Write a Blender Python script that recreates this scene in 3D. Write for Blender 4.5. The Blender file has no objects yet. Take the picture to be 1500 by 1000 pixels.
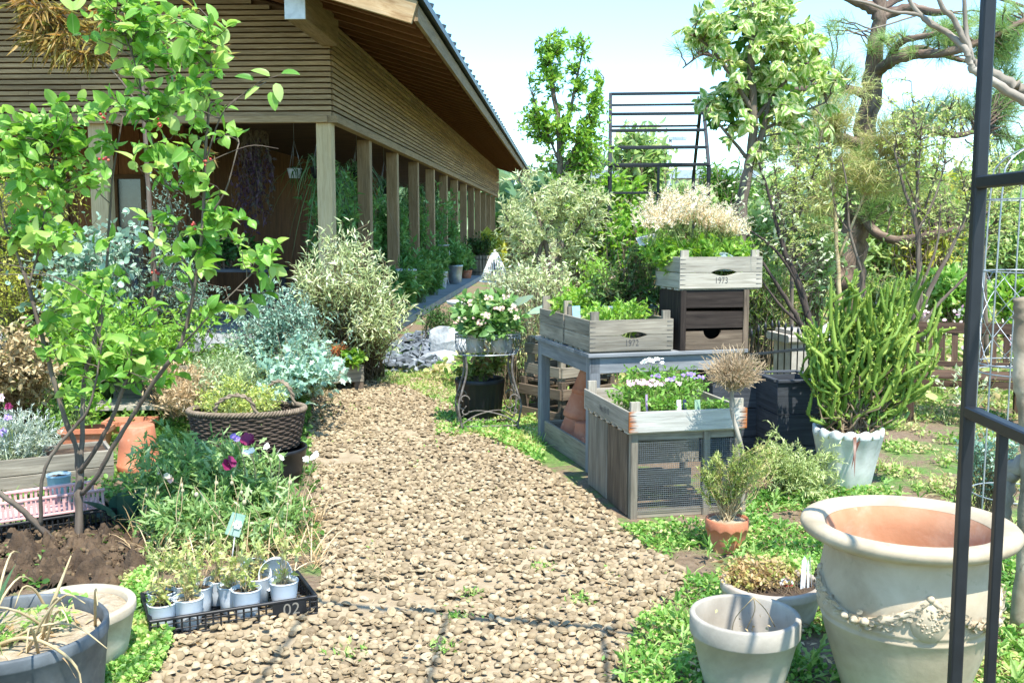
import bpy, math, numpy as np
from mathutils import Vector, Matrix, noise as mnoise
rng = np.random.default_rng(11)
sc = bpy.context.scene
COL = sc.collection
PI = math.pi
# ---------------------------------------------------------------- camera
FPX, CAMH = 1500.0, 1.6
PITCH = math.atan(166/1500)
CP, SP = math.cos(PITCH), math.sin(PITCH)
def ray(px, py):
    a, b = (px-750)/FPX, (500-py)/FPX
    return np.array([a, CP + b*SP, -SP + b*CP])
def G(px, py, z=0.0):
    d = ray(px, py); t = (z-CAMH)/d[2]
    return np.array([d[0]*t, d[1]*t, z])
def V(px, py, Y):
    d = ray(px, py); t = Y/d[1]
    return np.array([d[0]*t, Y, CAMH + d[2]*t])
def A3(*a): return np.array(a, float)
# ---------------------------------------------------------------- colours
def L(h):
    h = h.lstrip('#'); o = []
    for i in (0, 2, 4):
        c = int(h[i:i+2], 16)/255
        o.append(c/12.92 if c <= .04045 else ((c+.055)/1.055)**2.4)
    return (*o, 1.0)
# ---------------------------------------------------------------- mesh builder
class MB:
    def __init__(s): s.v=[]; s.g=[]; s.r=[]; s.f=[]; s.n=0; s.world=False; s.mi=0
    def add(s, v, f, gc=None, rnd=None, smooth=True):
        v = np.asarray(v, float).reshape(-1, 3); n = len(v)
        if n == 0: return
        s.v.append(v)
        s.g.append(v.copy() if gc is None else np.asarray(gc, float).reshape(-1, 3))
        s.r.append(np.full(n, rng.random()) if rnd is None else np.broadcast_to(np.asarray(rnd, float), (n,)))
        for q in (f if isinstance(f, (list, tuple)) else [f]):
            q = np.asarray(q, np.int64)
            if q.size: s.f.append((q + s.n, smooth, s.mi))
        s.n += n
    def T(s, R=None, t=None):
        """rotate/translate what is in the builder"""
        for i in range(len(s.v)):
            if R is not None: s.v[i] = s.v[i] @ np.asarray(R).T
            if t is not None: s.v[i] = s.v[i] + np.asarray(t)
        return s
    def mesh(s, name, off=None, rz=0.0):
        v = np.concatenate(s.v) if s.v else np.zeros((0, 3))
        if off is not None:
            v = v - off
            if rz:
                c, q = math.cos(-rz), math.sin(-rz)
                v = np.stack([v[:,0]*c - v[:,1]*q, v[:,0]*q + v[:,1]*c, v[:,2]], 1)
        me = bpy.data.meshes.new(name)
        me.vertices.add(len(v)); me.vertices.foreach_set('co', v.astype(np.float32).ravel())
        cnt = [np.full(len(f), f.shape[1]) for f, *_ in s.f]; sm = [np.full(len(f), x) for f, x, _ in s.f]
        idx = np.concatenate([f.ravel() for f, *_ in s.f]) if s.f else np.zeros(0, int)
        cnt = np.concatenate(cnt) if cnt else np.zeros(0, int)
        st = np.concatenate([[0], np.cumsum(cnt)[:-1]]) if len(cnt) else cnt
        me.loops.add(len(idx)); me.loops.foreach_set('vertex_index', idx.astype(np.int32))
        me.polygons.add(len(cnt)); me.polygons.foreach_set('loop_start', st.astype(np.int32))
        me.polygons.foreach_set('use_smooth', np.concatenate(sm).astype(bool))
        if any(z[2] for z in s.f): me.polygons.foreach_set('material_index', np.concatenate([np.full(len(f), m_) for f, _, m_ in s.f]).astype(np.int32))
        a = me.attributes.new('gc', 'FLOAT_VECTOR', 'POINT'); a.data.foreach_set('vector', np.concatenate(s.g).astype(np.float32).ravel())
        a = me.attributes.new('rnd', 'FLOAT', 'POINT'); a.data.foreach_set('value', np.concatenate(s.r).astype(np.float32))
        me.update(calc_edges=True); me.validate(clean_customdata=False)
        return me
ROOT = {}
def W(mb): mb.world = True; return mb
def thing(name, label, cat, loc=(0,0,0), rz=0.0, group=None):
    o = bpy.data.objects.new(name, None); COL.objects.link(o); o.empty_display_size = .1
    o.location = loc; o.rotation_euler = (0, 0, rz)
    o['label'] = label; o['category'] = cat
    if group: o['group'] = group
    ROOT[o] = (np.array(loc, float), rz)
    return o
def part(mb, name, mat, parent, label=None, kind=None):
    off, rz = ROOT[parent] if mb.world else (None, 0)
    me = mb.mesh(name, off, rz)
    for q in (mat if isinstance(mat, (list, tuple)) else [mat]): me.materials.append(q)
    o = bpy.data.objects.new(name, me); COL.objects.link(o); o.parent = parent
    ROOT[o] = ROOT[parent]
    if label: o['label'] = label
    if kind: o['kind'] = kind
    return o
def solo(mb, name, mat, label=None, cat=None, loc=(0,0,0), rz=0.0, group=None, kind=None):
    me = mb.mesh(name, np.array(loc, float) if mb.world else None, rz if mb.world else 0); me.materials.append(mat)
    o = bpy.data.objects.new(name, me); COL.objects.link(o); o.location = loc; o.rotation_euler = (0, 0, rz)
    if label: o['label'] = label
    if cat: o['category'] = cat
    if group: o['group'] = group
    if kind: o['kind'] = kind
    ROOT[o] = (np.array(loc, float), rz)
    return o
def dup(root, loc, rz, label, group=None):
    def cp(o, par):
        c = o.copy(); COL.objects.link(c); c.parent = par
        for ch in [x for x in bpy.data.objects if x.parent == o]: cp(ch, c)
        return c
    c = cp(root, None); c.location = loc; c.rotation_euler = (0, 0, rz); c['label'] = label
    if group: c['group'] = group
    ROOT[c] = (np.array(loc, float), rz)
    return c
# ---------------------------------------------------------------- shapes
def unit(a): 
    a = np.asarray(a, float); return a/(np.linalg.norm(a, axis=-1, keepdims=True)+1e-12)
def plank(mb, a, b, w, t, up=(0,0,1), ch=.003, jit=0.0, segs=1, rnd=None):
    """beam a->b, width w across, thickness t along up, chamfered edges; gc runs along the grain"""
    a, b = np.asarray(a, float), np.asarray(b, float); d = b-a; Ln = np.linalg.norm(d); d = d/Ln
    up = np.asarray(up, float); s = np.cross(d, up)
    if np.linalg.norm(s) < 1e-6: up = A3(0,1,0); s = np.cross(d, up)
    s = unit(s); u = np.cross(s, d)
    hw, ht = w/2, t/2; c = min(ch, hw*.45, ht*.45)
    sec = [(hw-c,-ht),(hw,-ht+c),(hw,ht-c),(hw-c,ht),(-hw+c,ht),(-hw,ht-c),(-hw,-ht+c),(-hw+c,-ht)]
    V_, g = [], []; o = rng.random(3)*40
    for k in range(segs+1):
        p = a + d*Ln*k/segs
        j = (rng.normal(size=2)*jit if jit and 0 <= k <= segs else (0, 0))
        for x, y in sec:
            V_.append(p + s*(x+j[0]) + u*(y+j[1])); g.append((Ln*k/segs+o[0], x+o[1], y+o[2]))
    f = [[8*k+i, 8*k+(i+1)%8, 8*k+8+(i+1)%8, 8*k+8+i] for k in range(segs) for i in range(8)]
    e = [list(range(7,-1,-1)), [8*segs+i for i in range(8)]]
    mb.add(V_, [np.array(f), np.array(e)], g, rnd, smooth=False)
def box(mb, c, sx, sy, sz, rz=0.0, ch=.003, axis=0):
    """chamfered box, centre c; grain along axis"""
    c = np.asarray(c, float); R = np.array([[math.cos(rz),-math.sin(rz),0],[math.sin(rz),math.cos(rz),0],[0,0,1]])
    ex, ey, ez = R[:,0], R[:,1], R[:,2]
    if axis == 0: plank(mb, c-ex*sx/2, c+ex*sx/2, sy, sz, ez, ch)
    elif axis == 1: plank(mb, c-ey*sy/2, c+ey*sy/2, sx, sz, ez, ch)
    else: plank(mb, c-ez*sz/2, c+ez*sz/2, sx, sy, ey, ch)
def ring_faces(k, n, closed=True):
    i = np.arange(n if closed else n-1); j = (i+1) % n
    return np.concatenate([np.stack([r*n+i, r*n+j, (r+1)*n+j, (r+1)*n+i], 1) for r in range(k-1)])
def lathe(mb, prof, seg=40, c=(0,0,0), R=None, wob=0.0, fn=None, smooth=True, rnd=None):
    prof = np.asarray(prof, float); k = len(prof)
    a = np.arange(seg)*2*PI/seg
    r = prof[:,0][:,None]*np.ones(seg); z = prof[:,1][:,None]*np.ones(seg)
    if wob: r = r*(1+wob*np.sin(a*2+1.3)[None]+wob*.6*np.sin(a*3+.4)[None])
    if fn is not None: r, z = fn(r, z, a[None]*np.ones((k,1)), prof)
    v = np.stack([r*np.cos(a), r*np.sin(a), z], 2).reshape(-1, 3); g = v + rng.random(3)*5
    if R is not None: v = v @ np.asarray(R).T
    mb.add(v + np.asarray(c, float), ring_faces(k, seg), g, rnd, smooth)
def smoothline(P, sub=4):
    P = np.asarray(P, float)
    if len(P) < 3: 
        t = np.linspace(0,1,sub+1)[:,None]; return P[0]*(1-t)+P[1]*t
    Q = np.vstack([2*P[0]-P[1], P, 2*P[-1]-P[-2]]); out = []
    for i in range(1, len(Q)-2):
        for t in np.arange(sub)/sub:
            p0,p1,p2,p3 = Q[i-1:i+3]
            out.append(.5*((2*p1)+(-p0+p2)*t+(2*p0-5*p1+4*p2-p3)*t*t+(-p0+3*p1-3*p2+p3)*t**3))
    out.append(P[-1]); return np.array(out)
def tubes(mb, P, Rr, seg=3, rnd=None, cap=False):
    """n tubes at once: P (n,k,3), Rr (n,k)"""
    P = np.asarray(P, float); n, k, _ = P.shape
    if n == 0: return
    Rr = np.broadcast_to(np.asarray(Rr, float), (n, k))
    d = np.gradient(P, axis=1) if k > 1 else P; d = unit(d)
    ref = np.where(np.abs(d[:,:1,2:3]).repeat(k,1) > .8, A3(1,0,0), A3(0,0,1))
    ref = np.where(np.abs((d*ref).sum(2,keepdims=True)) > .95, A3(0,1,0), ref)
    s = unit(np.cross(d, ref)); u = np.cross(s, d)
    a = np.arange(seg)*2*PI/seg
    v = P[:,:,None,:] + Rr[:,:,None,None]*(np.cos(a)[:,None]*s[:,:,None,:] + np.sin(a)[:,None]*u[:,:,None,:])
    ln = np.concatenate([np.zeros((n,1)), np.cumsum(np.linalg.norm(np.diff(P,axis=1),axis=2),1)],1)
    g = np.stack([np.broadcast_to(ln[:,:,None]+np.arange(n)[:,None,None]*.37,(n,k,seg)), np.broadcast_to(Rr[:,:,None]*np.cos(a),(n,k,seg)), np.broadcast_to(Rr[:,:,None]*np.sin(a),(n,k,seg))],3)
    base = ring_faces(k, seg); f = (np.arange(n)[:,None,None]*k*seg + base[None]).reshape(-1, 4)
    fs = [f]
    if cap:
        e = np.arange(seg)
        fs.append(np.concatenate([(np.arange(n)*k*seg)[:,None]+e[::-1][None], (np.arange(n)*k*seg+(k-1)*seg)[:,None]+e[None]]))
    r = rng.random(n) if rnd is None else rnd
    mb.add(v.reshape(-1,3), fs, g.reshape(-1,3), np.repeat(np.broadcast_to(r,(n,)), k*seg))
def tube(mb, P, r, seg=8, sub=0, cap=True, rough=0.0):
    P = np.asarray(P, float)
    if np.ndim(r): 
        if sub: 
            rr = np.interp(np.linspace(0,len(r)-1,(len(r)-1)*sub+1), np.arange(len(r)), r)
        else: rr = np.asarray(r, float)
    else: rr = None
    if sub: P = smoothline(P, sub)
    if rr is None: rr = np.full(len(P), r)
    rr = rr[:len(P)] if len(rr) >= len(P) else np.interp(np.linspace(0,1,len(P)), np.linspace(0,1,len(rr)), rr)
    if rough: rr = rr*(1+rng.normal(size=len(rr))*rough)
    tubes(mb, P[None], rr[None], seg, cap=cap)
def sqbar(mb, a, b, w, up=(0,0,1)): plank(mb, a, b, w, w, up, ch=w*.12)
# leaf templates: x across, y along, z up
def tmpl(kind):
    if kind == 'lance':
        v = [(0,0,0),(.5,.42,.10),(0,.45,0),(-.5,.42,.10),(0,1,-.05)]; f = [[0,1,4,2],[0,2,4,3]]
    elif kind == 'oval':
        ys = [0,.13,.36,.62,.85,1]; ws = [.02,.36,.5,.46,.27,0]; v=[]
        for y, w in zip(ys, ws):
            z = -.22*y*y; v += [(-w,y,z+.22*w),(0,y,z),(w,y,z+.22*w)]
        f = [[3*i+j, 3*i+j+1, 3*i+j+4, 3*i+j+3] for i in range(5) for j in range(2)]
    elif kind == 'droop':
        ys = [0,.12,.34,.6,.84,1]; ws = [.03,.4,.5,.40,.18,0]; v=[]
        for y, w in zip(ys, ws):
            z = -.5*y*y+.12*y; v += [(-w,y*(1-.18*y),z-.25*w),(0,y*(1-.18*y),z),(w,y*(1-.18*y),z-.25*w)]
        f = [[3*i+j, 3*i+j+1, 3*i+j+4, 3*i+j+3] for i in range(5) for j in range(2)]
    elif kind == 'round':
        v = [(0,0,0),(.36,.15,.06),(.5,.5,.1),(.36,.85,.04),(0,1,0),(-.36,.85,.04),(-.5,.5,.1),(-.36,.15,.06),(0,.5,-.02)]
        f = [[8,0,1,2],[8,2,3,4],[8,4,5,6],[8,6,7,0]]
    elif kind == 'needle':
        v = [(-.5,0,0),(.5,0,0),(.3,1,0),(-.3,1,0)]; f = [[0,1,2,3]]
    elif kind == 'lobed':
        v = [(0,0,0),(.22,.25,.05),(.5,.30,.08),(.24,.5,.04),(.42,.68,.05),(.14,.75,.02),(0,1,-.04),(-.14,.75,.02),(-.42,.68,.05),(-.24,.5,.04),(-.5,.30,.08),(-.22,.25,.05),(0,.5,-.03)]
        f = [[12,0,1,3],[1,2,3,3],[12,3,5,6],[3,4,5,5],[12,6,7,9],[7,8,9,9],[12,9,11,0],[9,10,11,11]]
    return np.array(v, float), np.array(f)
def leaves(mb, P, D, N, Ln, Wd, kind='lance', rnd=None):
    P, D, N = np.asarray(P,float), unit(D), np.asarray(N,float); n = len(P)
    if n == 0: return
    v, f = tmpl(kind); k = len(v)
    X = unit(np.cross(D, N)); Z = np.cross(X, D)
    Ln = np.broadcast_to(np.asarray(Ln,float),(n,)); Wd = np.broadcast_to(np.asarray(Wd,float),(n,))
    o = P[:,None] + v[None,:,0:1]*(Wd[:,None,None]*X[:,None]) + v[None,:,1:2]*(Ln[:,None,None]*D[:,None]) + v[None,:,2:3]*(Ln[:,None,None]*Z[:,None])
    r = rng.random(n) if rnd is None else np.broadcast_to(rnd,(n,))
    g = np.broadcast_to(np.stack([v[:,0], v[:,1], np.zeros(k)],1)[None],(n,k,3)).copy(); g[:,:,2] = r[:,None]
    if kind == 'lobed':
        q = f; t4 = q[q[:,2]!=q[:,3]]; t3 = q[q[:,2]==q[:,3]][:,:3]; fs = [t4, t3]
    else: fs = [f]
    mb.add(o.reshape(-1,3), [(np.arange(n)[:,None,None]*k + q[None]).reshape(-1,q.shape[1]) for q in fs], g.reshape(-1,3), np.repeat(r,k))
def blades(mb, P, D, Ln, Wd, bend=.6, k=5, rnd=None):
    """strap leaves: start P, first direction D, curving down"""
    P, D = np.asarray(P,float), unit(D); n = len(P)
    if n == 0: return
    Ln = np.broadcast_to(np.asarray(Ln,float),(n,)); Wd = np.broadcast_to(np.asarray(Wd,float),(n,)); bend = np.broadcast_to(np.asarray(bend,float),(n,))
    t = np.linspace(0,1,k)
    C = P[:,None] + D[:,None]*(Ln[:,None]*t)[:,:,None]; C[:,:,2] -= bend[:,None]*Ln[:,None]*t**2.2
    X = unit(np.cross(D, A3(0,0,1)+rng.normal(size=(n,3))*.25))
    w = (1-t**2.5*.95)*(.55+.9*np.minimum(t*4,.5))
    a = C - X[:,None]*(Wd[:,None]*w)[:,:,None]/2; b = C + X[:,None]*(Wd[:,None]*w)[:,:,None]/2
    v = np.stack([a,b],2).reshape(n,2*k,3)
    f = np.array([[2*i,2*i+1,2*i+3,2*i+2] for i in range(k-1)])
    r = rng.random(n) if rnd is None else np.broadcast_to(rnd,(n,))
    g = np.broadcast_to(np.stack([np.tile([-.5,.5],k), np.repeat(t,2), np.zeros(2*k)],1)[None],(n,2*k,3)).copy(); g[:,:,2]=r[:,None]
    mb.add(v.reshape(-1,3), (np.arange(n)[:,None,None]*2*k+f[None]).reshape(-1,4), g.reshape(-1,3), np.repeat(r,2*k))
def rball(n, p=.5):
    d = unit(rng.normal(size=(n,3))); return d*(rng.random(n)**p)[:,None]
def rdir(n, up=0.0, spread=1.0):
    d = rng.normal(size=(n,3))*spread; d[:,2] += up; return unit(d)
def inpoly(x, y, poly):
    poly = np.asarray(poly)[:, :2]; c = np.zeros(len(x), bool); m = len(poly)
    for i in range(m):
        x1,y1 = poly[i]; x2,y2 = poly[(i+1)%m]
        k = ((y1 > y) != (y2 > y)); c ^= k & (x < (x2-x1)*(y-y1)/((y2-y1) if y2 != y1 else 1e-9)+x1)
    return c
def scatter(poly, n, ex=()):
    poly = np.asarray(poly)[:, :2]; lo, hi = poly.min(0), poly.max(0); ar = 0
    out = np.zeros((0,2))
    while len(out) < n:
        q = lo + rng.random((n*2,2))*(hi-lo); k = inpoly(q[:,0], q[:,1], poly)
        for e in ex: k &= ~inpoly(q[:,0], q[:,1], e)
        out = np.vstack([out, q[k]])
        if not k.any(): break
    return out[:n]
def GP(pts, z=0.0): return np.array([G(x, y, z) for x, y in pts])
def area(poly):
    p = np.asarray(poly)[:, :2]; q = np.roll(p, -1, 0); return abs((p[:,0]*q[:,1]-q[:,0]*p[:,1]).sum())/2
def B(px, py, rx, ry, Y, dy=None, w=1.0):
    c = V(px, py, Y); s = Y/FPX
    return (c, A3(rx*s, dy if dy is not None else min(rx,ry)*s, ry*s), w*rx*ry)
# ---------------------------------------------------------------- plants
def twigs(blobs, n, stems=None, base=None, k=6, rise=.35, bias=.6, wig=.06, low=None, reach=None):
    """n curved twigs from stems (or base) to random places in the blobs -> (n,k,3)"""
    w = np.array([b[2] for b in blobs], float); w /= w.sum()
    ib = rng.choice(len(blobs), n, p=w)
    C = np.array([b[0] for b in blobs])[ib]; Rr = np.array([b[1] for b in blobs])[ib]
    tg = C + rball(n, bias)*Rr
    if stems is not None:
        S = np.vstack(stems); d = np.linalg.norm(tg[:,None]-S[None],axis=2) + 1.1*np.maximum(S[None,:,2]-tg[:,None,2]+.02,0)
        d = d*(1+rng.random(d.shape)*.35); st = S[d.argmin(1)]
    else:
        st = np.asarray(base,float) + np.concatenate([rball(n,.5)[:,:2]*(low if low is not None else .05)*1.3, np.zeros((n,1))],1)
    dist = np.linalg.norm(tg-st,axis=1)
    if reach is not None:   # twigs may be kept short
        s = np.minimum(1, reach/np.maximum(dist,1e-6)); st = tg-(tg-st)*s[:,None]; dist = dist*s
    mid = st*.5+tg*.5 + rng.normal(size=(n,3))*dist[:,None]*.1; mid[:,2] += rise*dist*.5
    t = np.linspace(0,1,k)[None,:,None]
    P = st[:,None]*(1-t)**2 + mid[:,None]*2*t*(1-t) + tg[:,None]*t*t
    P[:,1:-1] += rng.normal(size=(n,k-2,3))*(dist*wig*.5)[:,None,None]
    return P
def leaf_on(mb, P, m, Ln, Wd, kind, t0=.35, ang=.9, upn=1.0, droop=0.0, var=.3, tip=True, rnd=None, lift=0.0):
    """m leaves along each twig of P"""
    n, k, _ = P.shape; t = t0 + (1-t0)*rng.random((n,m))**.8
    if tip: t[:,0] = 1
    x = t*(k-1); i = np.minimum(x.astype(int), k-2); fr = (x-i)[:,:,None]
    ii = np.arange(n)[:,None]
    Q = P[ii,i]*(1-fr)+P[ii,i+1]*fr; T_ = unit(P[ii,i+1]-P[ii,i])
    D = unit(T_*(1-.45*ang) + unit(rng.normal(size=(n,m,3)))*ang + A3(0,0,lift)); D[:,:,2] -= droop; D = unit(D)
    N = rng.normal(size=(n,m,3))*.6; N[:,:,2] += upn
    s = 1+rng.normal(size=(n,m))*var*.6; s = np.clip(s,.45,1.6)
    if rnd is None: rnd = np.clip(rng.random(n)[:,None]*.6+rng.random((n,m))*.5-.05,0,1).ravel()
    leaves(mb, Q.reshape(-1,3), D.reshape(-1,3), N.reshape(-1,3), (s*Ln).ravel(), (s*Wd).ravel(), kind, rnd)
    return Q.reshape(-1,3)
def stemlines(mb, defs, seg=8, sub=5, rough=.04):
    """defs: lists of (px,py,Y,r) in the picture or ('w',x,y,z,r)"""
    out = []
    for d in defs:
        P = np.array([V(q[0],q[1],q[2]) for q in d]); r = [q[3] for q in d]
        Q = smoothline(P, sub); rr = np.interp(np.linspace(0,1,len(Q)), np.linspace(0,1,len(r)), r)
        if rough: 
            Q = Q + rng.normal(size=Q.shape)*(rr*.12)[:,None]; rr = rr*(1+rng.normal(size=len(rr))*rough)
        tubes(mb, Q[None], rr[None], seg, cap=True); out.append(Q)
    return out
def bush(name, label, cat, base, blobs, nt, nl, Ln, Wd, lmat, smat, kind='lance', group=None, t0=.35, ang=.9, droop=0.0, upn=1.0, rise=.35, tr=.004, low=None, stems=None, bias=.6, reach=None, lname='foliage', sname='stems', lift=0.0, var=.3, seg=3, k=6):
    base = np.asarray(base,float); o = thing(name, label, cat, base, 0, group)
    sm, lm = W(MB()), W(MB()); st = None
    if stems is not None: st = stemlines(sm, stems)
    P = twigs(blobs, nt, st, base, k=k, rise=rise, low=low, bias=bias, reach=reach)
    tubes(sm, P, (tr*np.linspace(1,.35,k))[None]*(.7+.6*rng.random((nt,1))), seg)
    leaf_on(lm, P, nl, Ln, Wd, kind, t0, ang, upn, droop, var, lift=lift)
    part(sm, sname, smat, o); part(lm, lname, lmat, o)
    return o, P
# ---------------------------------------------------------------- materials
def newmat(name):
    m = bpy.data.materials.new(name); m.use_nodes = True; nt = m.node_tree; nt.nodes.clear()
    o = nt.nodes.new('ShaderNodeOutputMaterial'); return m, nt, o
def nd(nt, t, **kw):
    n = nt.nodes.new(t)
    for k, v in kw.items():
        if k in n.inputs: n.inputs[k].default_value = v
        else: setattr(n, k, v)
    return n
def ramp(nt, fac, stops):
    r = nt.nodes.new('ShaderNodeValToRGB'); e = r.color_ramp.elements
    while len(e) < len(stops): e.new(.5)
    for q, (p, c) in zip(e, stops): q.position = p; q.color = c if len(c) == 4 else (*c, 1)
    nt.links.new(fac, r.inputs['Fac']); return r.outputs['Color']
def attr(nt, name): return nd(nt, 'ShaderNodeAttribute', attribute_name=name)
def mapped(nt, scale, src=None):
    a = attr(nt, 'gc').outputs['Vector'] if src is None else src
    m = nd(nt, 'ShaderNodeMapping'); m.inputs['Scale'].default_value = scale
    nt.links.new(a, m.inputs['Vector']); return m.outputs['Vector']
def noise(nt, vec, scale, detail=4, rough=.55, dist=0.0):
    n = nd(nt, 'ShaderNodeTexNoise', Scale=scale, Detail=detail, Roughness=rough, Distortion=dist)
    nt.links.new(vec, n.inputs['Vector']); return n.outputs['Fac']
def mixc(nt, fac, a, b, mode='MIX'):
    m = nd(nt, 'ShaderNodeMix', data_type='RGBA', blend_type=mode)
    for s, x in ((m.inputs[0],fac),(m.inputs[6],a),(m.inputs[7],b)):
        if hasattr(x,'is_linked') or hasattr(x,'links'): nt.links.new(x, s)
        else: s.default_value = x
    return m.outputs[2]
def leafmat(name, cols, trans=.35, rough=.42, vein=0.0, spec=.35, edge=None):
    m, nt, o = newmat(name); r = attr(nt,'rnd').outputs['Fac']
    c = ramp(nt, r, [(i/(len(cols)-1) if len(cols)>1 else 0, L(x)) for i, x in enumerate(cols)])
    hs = nd(nt,'ShaderNodeHueSaturation',Hue=.492,Saturation=.97,Value=1.2); nt.links.new(c,hs.inputs['Color']); c = hs.outputs[0]
    gc = attr(nt,'gc').outputs['Vector']
    if edge:
        sx = nd(nt,'ShaderNodeSeparateXYZ'); nt.links.new(gc, sx.inputs[0])
        ab = nd(nt,'ShaderNodeMath',operation='ABSOLUTE'); nt.links.new(sx.outputs[0], ab.inputs[0])
        nz = noise(nt, gc, 6, 3); ad = nd(nt,'ShaderNodeMath',operation='ADD'); nt.links.new(ab.outputs[0],ad.inputs[0]); nt.links.new(nz,ad.inputs[1])
        k = ramp(nt, ad.outputs[0], [(.62,(0,0,0,1)),(.74,(1,1,1,1))]); c = mixc(nt, k, c, L(edge))
    if vein:
        sx = nd(nt,'ShaderNodeSeparateXYZ'); nt.links.new(gc, sx.inputs[0])
        ab = nd(nt,'ShaderNodeMath',operation='ABSOLUTE'); nt.links.new(sx.outputs[0], ab.inputs[0])
        k = ramp(nt, ab.outputs[0], [(0,(vein,vein,vein,1)),(.06,(0,0,0,1))]); c = mixc(nt, k, c, L('#c8d890'))
    p = nd(nt,'ShaderNodeBsdfPrincipled', Roughness=rough); p.inputs['Specular IOR Level'].default_value = spec
    nt.links.new(c, p.inputs['Base Color'])
    if trans:
        t = nd(nt,'ShaderNodeBsdfTranslucent'); h = nd(nt,'ShaderNodeHueSaturation',Hue=.485,Saturation=1.1,Value=1.25); nt.links.new(c,h.inputs['Color']); nt.links.new(h.outputs[0],t.inputs['Color'])
        mx = nd(nt,'ShaderNodeMixShader'); mx.inputs[0].default_value = trans
        nt.links.new(p.outputs[0],mx.inputs[1]); nt.links.new(t.outputs[0],mx.inputs[2]); nt.links.new(mx.outputs[0],o.inputs[0])
    else: nt.links.new(p.outputs[0],o.inputs[0])
    return m
def woodmat(name, c1, c2, c3, sc_=(1.6,26,26), rough=.8, bump=.35, stain=.35, var=.25, knots=True):
    m, nt, o = newmat(name); v = mapped(nt, sc_)
    n1 = noise(nt, v, 2.2, 7, .62, .9); n2 = noise(nt, mapped(nt,(.9,5,5)), 1.7, 3, .5, .4)
    c = ramp(nt, n1, [(.25,L(c1)),(.5,L(c2)),(.74,L(c3))])
    s = ramp(nt, n2, [(.38,(1-stain,1-stain*.95,1-stain*.9,1)),(.62,(1,1,1,1))]); c = mixc(nt, 1.0, c, s, 'MULTIPLY')
    r = ramp(nt, attr(nt,'rnd').outputs['Fac'], [(0,(1-var,1-var,1-var,1)),(1,(1+var*.4,1+var*.4,1+var*.35,1))]); c = mixc(nt,1.0,c,r,'MULTIPLY')
    p = nd(nt,'ShaderNodeBsdfPrincipled', Roughness=rough); p.inputs['Specular IOR Level'].default_value=.2; nt.links.new(c,p.inputs['Base Color'])
    b = nd(nt,'ShaderNodeBump',Strength=bump,Distance=.004); nt.links.new(n1,b.inputs['Height']); nt.links.new(b.outputs[0],p.inputs['Normal'])
    nt.links.new(p.outputs[0],o.inputs[0]); return m
def plain(name, c1, c2=None, c3=None, rough=.7, scale=8, bump=.15, bscale=60, metal=0.0, spec=.4, bd=.003, detail=6, coord='gc', stretch=(1,1,1), var=0.0, stain=None):
    m, nt, o = newmat(name); c2 = c2 or c1; c3 = c3 or c2
    src = None if coord == 'gc' else nd(nt,'ShaderNodeTexCoord').outputs['Object']
    v = mapped(nt, stretch, src); n1 = noise(nt, v, scale, detail, .6, .3)
    c = ramp(nt, n1, [(.3,L(c1)),(.5,L(c2)),(.7,L(c3))])
    if stain:      # (colour, scale, amount): dirt, lichen or bloom in patches
        k = ramp(nt, noise(nt, v, stain[1], 6, .7, .8), [(.60-stain[2]*.3,(0,0,0,1)),(.78-stain[2]*.2,(.8,.8,.8,1))]); c = mixc(nt, k, c, L(stain[0]))
        k = ramp(nt, noise(nt, v, stain[1]*9, 3, .6), [(.66,(0,0,0,1)),(.74,(.55,.55,.55,1))]); c = mixc(nt, k, c, L(stain[0]))
    if var:
        r = ramp(nt, attr(nt,'rnd').outputs['Fac'], [(0,(1-var,)*3+(1,)),(1,(1+var*.3,)*3+(1,))]); c = mixc(nt,1.0,c,r,'MULTIPLY')
    p = nd(nt,'ShaderNodeBsdfPrincipled', Roughness=rough, Metallic=metal); p.inputs['Specular IOR Level'].default_value=spec
    nt.links.new(c,p.inputs['Base Color'])
    if bump:
        b = nd(nt,'ShaderNodeBump',Strength=bump,Distance=bd); nt.links.new(noise(nt,v,bscale,4,.6),b.inputs['Height']); nt.links.new(b.outputs[0],p.inputs['Normal'])
    nt.links.new(p.outputs[0],o.inputs[0]); return m
# ---------------------------------------------------------------- lettering (built-in font, turned to mesh)
def text_mb(txt, h, at, ex, ez, depth=.0008, squeeze=1.0):
    cu = bpy.data.curves.new('lettering','FONT'); cu.body = txt; cu.align_x='CENTER'; cu.align_y='CENTER'; cu.size = h/.69; cu.space_character = 1.05
    o = bpy.data.objects.new('lettering', cu); COL.objects.link(o); bpy.context.view_layer.update()
    me = bpy.data.meshes.new_from_object(o.evaluated_get(bpy.context.evaluated_depsgraph_get()))
    n = len(me.vertices); co = np.zeros(n*3,np.float32); me.vertices.foreach_get('co',co); co = co.reshape(-1,3)
    ex, ez = unit(A3(*ex)), unit(A3(*ez)); nn = np.cross(ex,ez)
    mb = MB()
    v = np.asarray(at,float) + co[:,0:1]*ex*squeeze + co[:,1:2]*ez + nn*depth
    mb.add(v, [np.array([list(p.vertices)]) for p in me.polygons], smooth=False)
    bpy.data.objects.remove(o); bpy.data.curves.remove(cu); bpy.data.meshes.remove(me)
    return mb
HAZE = 0
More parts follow.
